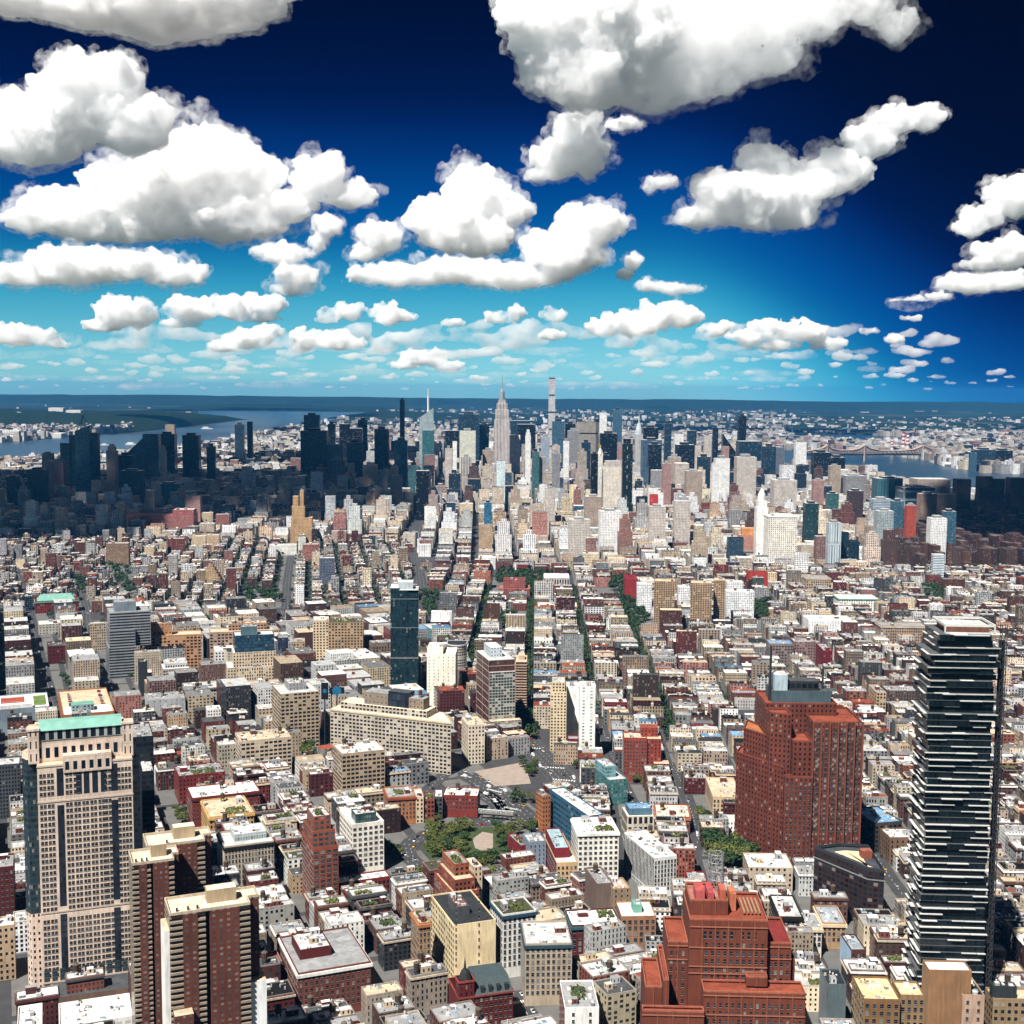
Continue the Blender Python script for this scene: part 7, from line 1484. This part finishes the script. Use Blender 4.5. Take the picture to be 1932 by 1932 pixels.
mass(c6p((320, 650), (430, 600), (490, 590), (490, 720), (420, 700)), 44, 1, 1.5); mass(c6p((0, 650), (60, 650), (60, 730), (0, 720)), 12, 1, 1.4); mass(c6p((1350, 505), (1490, 510), (1480, 590), (1350, 560)), 30, 1, 1.4); mass(c6p((1100, 180), (1300, 190), (1290, 225), (1110, 215)), 40, 1, 1.5); mass(c6p((985, 380), (1060, 385), (1060, 410), (985, 410)), 14, 1, 1.3)
mass(c4p((600, 370), (700, 370), (760, 560), (700, 540), (640, 470)), 46, .9, 1.4); mass(c4p((1350, 530), (1560, 530), (1580, 620), (1380, 590)), 50, .9, 1.4); mass(c4p((420, 430), (480, 470), (480, 560), (430, 520)), 18, .9, 1.3); mass(c4p((1080, 690), (1180, 690), (1160, 720), (1080, 720)), 14, .9, 1.3)
for x, y in YARD:
    q = proj((x, y, 0))
    if -20 < q[0] < 1950 and q[1] < 1950 and not blocked([(x, y)], 2) and RG.random() < (.75 if zone(x, y) == 'WV' else .35): far_tree(x, y, RG.uniform(.6, 1.1), 30)
for x, y in STREETT:
    q = proj((x, y, 0))
    if -20 < q[0] < 1950 and q[1] < 1950 and not blocked([(x, y)], .1): far_tree(x, y, RG.uniform(.65, 1.15), 30)
for s in SOHO:
    P, Lf, Rt = strip(s, 9)
    for E_ in (Lf, Rt):
        for a, b in zip(E_[:-1], E_[1:]):
            L = (b-a).length; q = 5
            while q < L:
                p = a+(b-a)*(q/L)
                if RG.random() < .85 and (TRN[0] >= 285 or p.y >= 2450): far_tree(p.x, p.y, RG.uniform(.8, 1.2), 34)
                q += 12
me = bpy.data.meshes.new('foliage'); me.from_pydata(big, [], bf); me.materials.append(M['leaf2']); tag(link('foliage', me), 'distant green masses of square and yard trees among roofs', 'trees', None, 'stuff')
# ================================================================ CARS
def car_meshes(col, tall=0):
    v = []; f = []
    def prof(pts, w, z=0):
        n = len(v); k = len(pts)
        for s in (-w/2, w/2): v.extend([(x, s, zz) for x, zz in pts])
        for i in range(k): j = (i+1) % k; f.append((n+i, n+j, n+k+j, n+k+i))
        f.append(tuple(n+k+i for i in range(k))); f.append(tuple(n+i for i in reversed(range(k))))
    L = 6.5 if tall else 4.6
    if tall: prof([(-L/2, .4), (L/2, .4), (L/2, 1.2), (L/2-1.0, 2.3), (-L/2, 2.4)], 2.0)
    else: prof([(-L/2, .35), (L/2, .35), (L/2, .8), (L/2-1.1, .98), (-L/2+.5, 1.0), (-L/2, .85)], 1.8)
    b = bpy.data.meshes.new('car'); b.from_pydata(v, [], f); b.materials.append(plain('car_paint', col, .35, .05, 1, .5))
    v = []; f = []
    if tall: prof([(L/2-.98, 1.3), (L/2-.1, 1.3), (L/2-.7, 2.0), (L/2-.95, 2.2)], 1.7)
    else: prof([(-L/2+.7, .99), (L/2-1.3, .97), (L/2-2.0, 1.48), (-L/2+1.3, 1.5)], 1.55)
    g = bpy.data.meshes.new('glasshouse'); g.from_pydata(v, [], f); g.materials.append(M['glass'])
    v = []; f = []
    for x in (-L*.3, L*.3):
        for y in (-.85, .85): bar(v, f, (x, y-.1, .33), (x, y+.1, .33), .32)
    w = bpy.data.meshes.new('wheels'); w.from_pydata(v, [], f); w.materials.append(M['tyre'])
    return b, g, w
CARS = [(n, car_meshes(c, tl)) for n, c, tl in (('white', (.75, .75, .74), 0), ('black', (.02, .02, .022), 0), ('silver', (.45, .46, .47), 0), ('yellow', (.75, .42, .03), 0), ('red', (.45, .03, .02), 0), ('dark blue', (.03, .06, .16), 0), ('white', (.78, .78, .76), 1))]
RN = ['the avenue above the bare lot', 'the ring road around the park', 'the avenue below the bare lot', 'the side street left of the bare lot', 'the tunnel approach', 'the street by the teal-corniced flatiron', 'the street below the park', 'the far left street canyon', 'the street beside the roof-parking warehouse', 'the village avenue', 'the long central avenue', 'the street by the stepped red block', 'leafy street A', 'leafy street B', 'leafy street C', 'leafy street D', 'the dark street by the wedge block', 'the street left of the huge brick tower']
for s, nm_ in zip(range(12, 16), ('the leafy street below the red library', 'the leafy street nearest the dark glass tower', 'the leafy street right of the pale twin towers', 'the leafy street below the tan concrete towers')): RN[s] = nm_
NC = 0
for (P, wd), rn_ in zip(ROADS, RN):
    lanes = max(2, int(wd/4.2)); k = 0
    for a, b in zip(P[:-1], P[1:]):
        if a.y > 2300: continue
        L = (b-a).length; d = (b-a).normalized(); n = Vector((-d.y, d.x)); s = RG.uniform(3, 12)
        while s < L and NC < 275:
            q = a+d*s+n*((RG.randrange(lanes)+.5)/lanes-.5)*wd*.86; z = .06
            nm_, (mb, mg, mw) = RG.choices(CARS, (6, 5, 5, 3, 1.5, 1.5, 1.6))[0]
            kd = 'van' if mb is CARS[6][1][0] else 'car'
            o = link(kd, mb, None, (q.x, q.y, z), math.atan2(d.y, d.x)+(math.pi if RG.random() < .5 else 0))
            tag(o, f'{nm_} {kd} driving along {rn_}', kd, f'{nm_} {kd}s on {rn_}'); link('glasshouse', mg, o); link('wheels', mw, o); NC += 1
            s += RG.uniform(6, 18) if wd > 16 else RG.uniform(9, 46)
# parked cars on the warehouse roof
t, w, d, h = PKT; A = t.rotation_euler.z
for i in range(26):
    side = i % 2; k = i//2; x = w*(.2 if side == 0 else .83); y = d*(.36+.045*k)
    if RG.random() < .2: continue
    nm_, (mb, mg, mw) = RG.choice(CARS[:6]); c, s = math.cos(A), math.sin(A)
    o = link('car', mb, None, (t.location.x+x*c-y*s, t.location.y+x*s+y*c, h-1.4), A)
    tag(o, f'{nm_} car parked in the {"left" if side == 0 else "right"} row on the warehouse roof deck', 'car', f'{nm_} cars parked on the {"left" if side == 0 else "right"} of the roof deck'); link('glasshouse', mg, o); link('wheels', mw, o)
# footbridge over the tunnel approach and boats on the rivers
a, b = G(*cp('c2', 770, 715)), G(*cp('c2', 965, 730))
fb = thing('footbridge', 'white truss footbridge over the tunnel approach', 'footbridge', (0, 0, 0)); up = Vector((0, 0, 1))
bars('deck', [(a+up*5.5, b+up*5.5, 1.2)], M['pave'], fb)
sg = []
n = 14
for k in range(n):
    p, q = a+(b-a)*(k/n), a+(b-a)*((k+1)/n)
    sg += [(p+up*6.7, p+up*9, .14), (p+up*(6.7 if k % 2 else 9), q+up*(9 if k % 2 else 6.7), .12), (p+up*9, q+up*9, .18)]
bars('truss', sg, M['white'], fb)
for f_ in (.08, .92): p = a+(b-a)*f_; bars('pier', [(p, p+up*4.4, .7)], M['pave'], fb)
# billboards
for x0, x1, y0, y1, lb in ((1796, 1836, 1042, 1135, 'tall dark billboard with blue globe image on a rooftop frame'), (1842, 1926, 1068, 1104, 'wide dark billboard panel facing the tunnel approach')):
    loc, A, w, d, h = place('c4', x0, y0, x1, Y=1330, a=4); z1 = place('c4', x0, y1, x1, Y=1330)[4]
    t = thing('billboard', lb, 'billboard', (loc.x, loc.y, 0), A); m = MB(); m.box(0, w, 0, .8, z1, h, blank((.012, .015, .02)), 'dgrey'); m.obj('panel', t); bars('post', [((w*.5, .4, 0), (w*.5, .4, z1), .5)], M['dark'], t)
    q = bpy.data.meshes.new('picture'); bm = bmesh.new(); bmesh.ops.create_circle(bm, cap_ends=True, segments=20, radius=w*.3); bm.to_mesh(q); bm.free(); q.materials.append(plain('blue_print', (.02, .16, .32), .5, .5, .6)); o = link('picture', q, t, (w*.5 if w < 20 else w*.15, -.05, (z1+h)/2)); o.rotation_euler = (math.pi/2, 0, 0); o.scale = (1, 1, 1) if w < 20 else (.6, .6, 1)
def boat(x, y, crop, L, label):
    g = G(*cp(crop, x, y)); t = thing('boat', label, 'boat', (g.x, g.y, .7), RG.uniform(-.4, .4)); v = []; f = []
    P = [(-L/2, -L*.12), (L*.3, -L*.13), (L/2, 0), (L*.3, L*.13), (-L/2, L*.12)]; m = MB(); m.prism(P, 0, L*.07, blank((.6, .6, .58)), 'lgrey'); m.obj('hull', t); m = MB(); m.box(-L*.35, L*.15, -L*.08, L*.08, L*.07, L*.17, sty('white', L*.05, L*.05, .6, .5), 'white'); m.obj('cabin', t)
boat(985, 548, 'f1', 90, 'white ferry on the wide river beside the glass tower'); boat(785, 552, 'f1', 60, 'small white boat left of the white ferry'); boat(742, 600, 'f1', 50, 'smallest white boat close to the near bank'); boat(1545, 430, 'f1', 110, 'dark barge shape on the upper river')
# ---------------------------------------------------------------- clouds: real bodies of scattering air at their own height and distance
def cloud_mat(mfp, k, veil=False):
    m = bpy.data.materials.new('cloud_vapour'); m.use_nodes = True; nt = m.node_tree
    for n in list(nt.nodes): nt.nodes.remove(n)
    o = nt.nodes.new('ShaderNodeOutputMaterial'); v = nt.nodes.new('ShaderNodeVolumeScatter')
    v.inputs['Color'].default_value = (0.99, 0.996, 1, 1); v.inputs['Anisotropy'].default_value = -0.12
    g = nt.nodes.new('ShaderNodeNewGeometry'); t = nt.nodes.new('ShaderNodeTexNoise'); t.inputs['Scale'].default_value = 1/((20 if veil else 34)*k); t.inputs['Detail'].default_value = 4; t.inputs['Roughness'].default_value = .62
    nt.links.new(g.outputs['Position'], t.inputs['Vector'])
    r = nt.nodes.new('ShaderNodeMapRange'); r.inputs[1].default_value = .46 if veil else .34; r.inputs[2].default_value = .74 if veil else .68; r.inputs[3].default_value = 0.0; r.inputs[4].default_value = 3.0/mfp
    nt.links.new(t.outputs['Fac'], r.inputs[0]); nt.links.new(r.outputs[0], v.inputs['Density'])
    nt.links.new(v.outputs[0], o.inputs['Volume'])
    return m
_ico = None
def ico_arrays(sub=2):
    bm = bmesh.new(); bmesh.ops.create_icosphere(bm, subdivisions=sub, radius=1)
    v = np.array([q.co[:] for q in bm.verts]); f = np.array([[q.index for q in p.verts] for p in bm.faces]); bm.free()
    return v, f
def cloud(blobs, Y, seed=0, voxel=None, name='cloud', label='', depth=0.7, flat=None, n1=18, n2=6, cat='cloud', kind=None, group=None, soft=8.0, world=False, veil=0, n3=3, isveil=False, disp=1.0):
    """blobs: (px, py, rx, ry) in photo pixels; Y: distance in metres"""
    global _ico
    if _ico is None: _ico = ico_arrays(1)
    rg = np.random.default_rng(seed); k = Y/FP
    sp = []
    for b in blobs:
        if world: c = np.array(b[:3], float); r = np.array(b[3:], float)
        else:
            px, py, rx, ry = b[:4]; yy = b[4] if len(b) > 4 else Y; k = yy/FP
            c = np.array(at_dist(px, py, yy)); r = np.array([rx*k, min(rx, ry*1.6)*k*depth*1.3, ry*k])
        sp.append((c, r*0.97))
        for i in range(n1):
            d = rg.normal(size=3); d /= np.linalg.norm(d)
            if d[2] < -0.15: d[2] *= -0.6
            f = rg.uniform(.22, .46); rr = np.full(3, min(r[0], r[2])*f*1.12); cc = c + d*r*rg.uniform(.72, .96)
            sp.append((cc, rr*np.array([1.15, 1.15, 1])))
            for j in range(n2):
                e = rg.normal(size=3); e /= np.linalg.norm(e); e[2] = abs(e[2])*0.9 if rg.random() < .8 else e[2]
                g = rg.uniform(.25, .5); c3 = cc + e*rr*rg.uniform(.75, 1.0)
                sp.append((c3, rr*g))
                for q in range(n3):
                    e = rg.normal(size=3); e /= np.linalg.norm(e); g2 = rg.uniform(.3, .5); sp.append((c3+e*rr*g*.9, rr*g*g2))
    v0, f0 = _ico; n = len(sp)
    C = np.array([s[0] for s in sp]); RR = np.array([s[1] for s in sp])
    V = (v0[None]*RR[:, None, :] + C[:, None, :]); V = V.reshape(-1, 3)
    if flat is not None:
        zb = at_dist(966, flat, Y).z; lo = V[:, 2] < zb; V[lo, 2] = zb - (zb - V[lo, 2])*0.12
    Fc = (f0[None] + (np.arange(n)*len(v0))[:, None, None]).reshape(-1, 3)
    o0 = C[0].copy() if world else np.array(at_dist(np.mean([b[0] for b in blobs]), np.mean([b[1] for b in blobs]), Y))
    me = bpy.data.meshes.new(name); me.from_pydata((V-o0).tolist(), [], Fc.tolist()); me.materials.append(cloud_mat(soft*k*1.9, k, isveil))
    o = link(name, me, None, o0)
    m = o.modifiers.new('r', 'REMESH'); m.mode = 'VOXEL'; m.voxel_size = (voxel or 2.0)*k
    for sc, st in ((30, 8.0), (11, 4.0), (4.5, 2.2)):
        t = bpy.data.textures.new('billow', 'CLOUDS'); t.noise_scale = sc*k*max(.35, disp); t.noise_depth = 2; t.noise_basis = 'ORIGINAL_PERLIN'
        dm = o.modifiers.new('d', 'DISPLACE'); dm.texture = t; dm.strength = st*k*2*disp; dm.mid_level = 0.5; dm.texture_coords = 'GLOBAL'
    tag(o, label, cat, group, kind)
    if veil:
        q = cloud([tuple(b[:2])+(b[2]*1.11+veil, b[3]*1.11+veil)+tuple(b[4:]) for b in blobs], Y, seed+500, 2.6, 'veil', None, depth, None, 14, 3, None, None, None, soft*4.2, False, 0, 1, True)
        q.parent = o; q.location = q.location - o.location
    return o
# ================================================================ CLOUDS
cl = cloud
# the broad cloud over the near sky whose shadow lies on the left half of midtown; wholly out of view, it is shaped to cast that shadow
wb = [(-1350, 3800, 1730, 420, 380, 120), (-2050, 3800, 1730, 480, 400, 120), (-1150, 3800, 1740, 300, 380, 110), (-1500, 3500, 1740, 460, 420, 120), (-2200, 3300, 1740, 420, 420, 120), (-1060, 3450, 1740, 250, 330, 110), (-1700, 3050, 1740, 480, 380, 110), (-2500, 3700, 1740, 300, 500, 110), (-2300, 2850, 1730, 380, 330, 110), (-2000, 2450, 1735, 450, 330, 110), (-1500, 2600, 1735, 360, 330, 110), (-1080, 2900, 1735, 250, 330, 100), (-2450, 2350, 1735, 330, 300, 100), (-1750, 2250, 1735, 330, 260, 100), (-1200, 2620, 1735, 220, 240, 90), (-2250, 2100, 1735, 300, 240, 90), (-1800, 3400, 1700, 420, 420, 110), (-1350, 3150, 1700, 300, 360, 100), (-1900, 2800, 1700, 420, 320, 100), (-1650, 3850, 1710, 420, 340, 90)]
cl(wb, 4600, 11, label='broad cloud just above the frame, shading the left half of the far towers', voxel=5, n1=12, n2=4, n3=2, soft=2.6, world=True)
cl([(40, -5, 150, 34), (160, 12, 120, 42), (290, 22, 130, 58), (400, 10, 110, 52), (480, -5, 70, 45), (130, -50, 240, 50, 5200), (400, -60, 190, 60, 5200), (-120, -20, 120, 40)], 4800, 111, label='long white cloud cut by the top edge at the left', depth=1.2, soft=7, veil=5)
cl([(760, 2250, 1760, 330, 380, 100), (900, 2550, 1760, 320, 340, 100), (1060, 2150, 1760, 350, 350, 110), (760, 2800, 1760, 260, 240, 80), (1150, 2600, 1760, 280, 360, 100), (1050, 2950, 1760, 240, 260, 80)], 2500, 41, label='cloud above the frame shading the housing slabs at right', voxel=9, n1=10, n2=4, n3=2, soft=8, world=True)
cl([(450, 950, 1750, 260, 260, 70), (700, 1200, 1760, 280, 320, 80), (850, 1600, 1760, 300, 300, 80), (620, 1500, 1750, 200, 280, 60)], 1500, 42, label='made-up thin cloud above the frame, added to dim the right edge streets', voxel=14, n1=8, n2=4, n3=1, soft=30, world=True)  # invented and out of view; its thin shade stands in for a vignette
cl([(60, 265, 110, 60), (170, 190, 85, 85), (250, 240, 80, 60), (110, 230, 100, 60), (-60, 240, 90, 70), (30, 215, 40, 40), (295, 215, 40, 30)], 9000, 1, flat=322, label='tall bulging white cloud at the upper left edge', veil=5)
cl([(390, 300, 70, 70), (330, 360, 150, 75), (450, 340, 90, 55), (150, 405, 130, 50), (240, 430, 170, 35), (430, 410, 140, 55), (60, 415, 60, 30), (600, 340, 55, 45), (660, 370, 60, 28), (540, 390, 60, 35)], 11000, 2, flat=466, label='long piled cloud with grey base below the tall left cloud', veil=5)
cl([(140, 505, 120, 42), (250, 500, 100, 30), (40, 520, 70, 28), (330, 520, 70, 28)], 14500, 3, flat=545, label='low grey based cloud at the left below the long piled cloud', veil=5)
cl([(530, 480, 55, 22), (560, 520, 50, 25), (550, 545, 50, 15)], 15000, 4, label='small bright cloud right of the low left cloud', veil=5)
cl([(900, 370, 55, 60), (850, 430, 70, 55), (960, 400, 40, 40), (900, 450, 80, 40), (720, 450, 45, 30), (690, 480, 35, 18)], 12500, 5, flat=498, label='heaped central cloud above the stone skyscraper', veil=5)
cl([(1110, 430, 60, 45), (1060, 480, 80, 50), (960, 520, 130, 28), (760, 520, 120, 25), (860, 510, 100, 28), (1140, 420, 35, 30)], 14000, 6, flat=550, label='white cloud rising to the right under the central heap', veil=5)
cl([(1040, 60, 95, 75), (1130, 50, 110, 95), (1020, 130, 50, 55), (1110, 150, 95, 70), (1180, 100, 80, 80), (1000, 20, 60, 50), (1120, -60, 180, 80, 10300)], 9500, 7, label='bright white left half of the largest cloud, cut by the top edge', depth=.6, soft=6, veil=6)
cl([(1250, 70, 120, 90), (1230, 160, 110, 60), (1340, 70, 130, 75), (1320, 150, 100, 45), (1420, 110, 110, 45), (1480, 40, 130, 50), (1560, 10, 110, 35), (1380, -50, 220, 70, 10400), (1690, 50, 40, 35), (1640, 20, 50, 30)], 9700, 71, label='grey translucent right half of the largest cloud, trailing off at the top edge', depth=.7, soft=30, veil=10)
cl([(1090, 250, 45, 40), (1050, 305, 50, 38), (1020, 330, 35, 16), (1110, 300, 40, 40), (1180, 235, 35, 15)], 11500, 8, label='ragged tail hanging beneath the largest cloud', soft=9, veil=5)
cl([(1440, 310, 40, 42), (1380, 370, 80, 50), (1480, 370, 90, 50), (1570, 330, 70, 45), (1640, 270, 50, 35), (1690, 230, 45, 28), (1745, 225, 32, 30), (1320, 410, 60, 25), (1450, 410, 120, 30)], 11000, 9, flat=445, label='cloud like a long rising arm on the right', depth=.5, soft=7, veil=5)
cl([(1920, 370, 60, 45), (1860, 410, 45, 25), (1830, 430, 30, 20)], 12000, 10, label='grey cloud at the right edge, topmost of three there', soft=8, veil=3)
cl([(1900, 480, 70, 32), (1850, 500, 40, 18)], 13500, 12, label='middle one of three clouds stacked at the right edge', veil=3)
cl([(1830, 535, 80, 22), (1900, 530, 50, 20), (1720, 572, 45, 14), (1770, 560, 30, 10)], 14500, 13, label='lowest of three clouds stacked at the right edge', flat=560, veil=3)
cl([(620, 430, 30, 22), (600, 460, 18, 18), (590, 480, 12, 10)], 13000, 14, label='wispy scrap between the left clouds and central heap', soft=9, veil=3)
cl([(1195, 495, 20, 16), (1180, 520, 14, 12)], 14500, 15, label='scrap of cloud right of the central clouds', soft=8, veil=3)
cl([(1270, 545, 45, 14), (1220, 540, 22, 12), (1310, 545, 20, 8)], 17000, 16, label='small flat cloud in the clear blue gap right of centre', veil=3)
cl([(1250, 345, 30, 14), (1225, 355, 16, 10)], 12000, 17, label='faint scrap left of the rising arm cloud', soft=12, veil=3)
cl([(230, 590, 60, 32), (190, 615, 40, 18), (260, 600, 30, 25)], 19000, 18, flat=632, label='round topped cloud in the left lower band')
cl([(360, 585, 60, 26), (440, 580, 50, 28), (500, 575, 40, 22), (340, 610, 50, 12), (480, 600, 60, 12)], 19500, 19, flat=622, label='wide lumpy cloud in the left lower band, right of the round topped one')
cl([(40, 635, 70, 26), (100, 650, 40, 12)], 21000, 20, flat=660, label='lumpy cloud at the left edge of the lower band')
cl([(470, 640, 50, 24), (420, 655, 40, 14), (510, 625, 30, 14)], 22000, 21, flat=666, label='white puff above the wide river bend')
cl([(620, 600, 24, 18), (660, 590, 30, 18), (735, 595, 36, 22), (770, 600, 20, 12)], 21000, 22, flat=616, label='row of puffs left of the central sky')
cl([(630, 645, 50, 22), (575, 645, 25, 26), (670, 650, 25, 14)], 24000, 23, flat=664, label='tumbled puff in the lower band under the row of puffs')
cl([(950, 600, 40, 16), (975, 590, 20, 14), (855, 610, 26, 9), (1045, 597, 24, 16), (1045, 633, 36, 11)], 23000, 24, label='string of small clouds above the needle mast')
cl([(1250, 600, 70, 28), (1190, 612, 70, 26), (1140, 620, 40, 20), (1300, 600, 30, 20)], 20000, 25, flat=642, label='long bright cloud in the right lower band')
cl([(1450, 615, 50, 16), (1510, 625, 60, 24), (1420, 635, 50, 16), (1560, 650, 40, 16), (1460, 650, 70, 14)], 21500, 26, flat=666, label='cluster of puffs right of the long bright cloud')
cl([(1340, 625, 36, 14), (1370, 615, 16, 12)], 22500, 27, flat=637, label='short cloud between the two right lower clouds')
cl([(800, 675, 55, 18), (760, 690, 30, 10), (840, 690, 40, 10)], 30000, 28, flat=700, label='pale cloud low over the horizon, left of the needle mast')
cl([(1690, 640, 22, 10), (1640, 625, 24, 8), (1720, 600, 24, 8)], 22000, 29, label='dim scraps in the dark right sky', soft=7)
# small cloudlets crowding towards the horizon
rg_ = np.random.default_rng(77); bl = []
for _ in range(360):
    py = 615+120*rg_.random()**.75; px = rg_.uniform(-20, 1800 if py < 700 else 1932)
    if any(abs(px-b[0]) < 24 and abs(py-b[1]) < 7 for b in bl): continue
    s = 32*(1-(py-615)/150)*rg_.uniform(.45, 1.3); Yd = 14000*100/max(28, 752-py)
    bl.append((px, py, s*rg_.uniform(1.0, 2.2), s*.42, min(60000, max(25000, Yd*1.6))))
    if rg_.random() < .6: bl.append((px+s*rg_.uniform(-1, 1), py-s*.2, s*.8, s*.4, min(60000, max(25000, Yd*1.6))))
cl(bl, 30000, 55, voxel=1.6, name='clouds', label='crowd of small cloudlets shrinking towards the horizon', kind='stuff', n1=8, n2=2, soft=9, disp=.28)
vl = []
for _ in range(70):
    py = 655+78*rg_.random(); px = rg_.uniform(-40, 1650); vl.append((px, py, rg_.uniform(30, 90), rg_.uniform(5, 9), min(75000, max(46000, 26000*80/max(30, 745-py)))))
cl(vl, 40000, 56, voxel=2.2, name='clouds', label='thin pale veil of merging cloud low over the horizon', kind='stuff', n1=6, n2=1, n3=0, soft=55, disp=.25)
# ================================================================ HAZE
hb = bpy.data.meshes.new('haze'); bm = bmesh.new(); bmesh.ops.create_cube(bm, size=1); bm.to_mesh(hb); bm.free()
hm = bpy.data.materials.new('haze_air'); hm.use_nodes = True; nt = hm.node_tree
for n in list(nt.nodes): nt.nodes.remove(n)
o = nt.nodes.new('ShaderNodeOutputMaterial'); v = nt.nodes.new('ShaderNodeVolumePrincipled'); v.inputs['Color'].default_value = (.06, .36, .85, 1); v.inputs['Density'].default_value = 1.7e-5; v.inputs['Anisotropy'].default_value = 0.0
nt.links.new(v.outputs[0], o.inputs['Volume']); hb.materials.append(hm)
ho = link('haze', hb, None, (0, 15400, 229)); ho.scale = (66000, 32800, 466); tag(ho, kind='stuff')
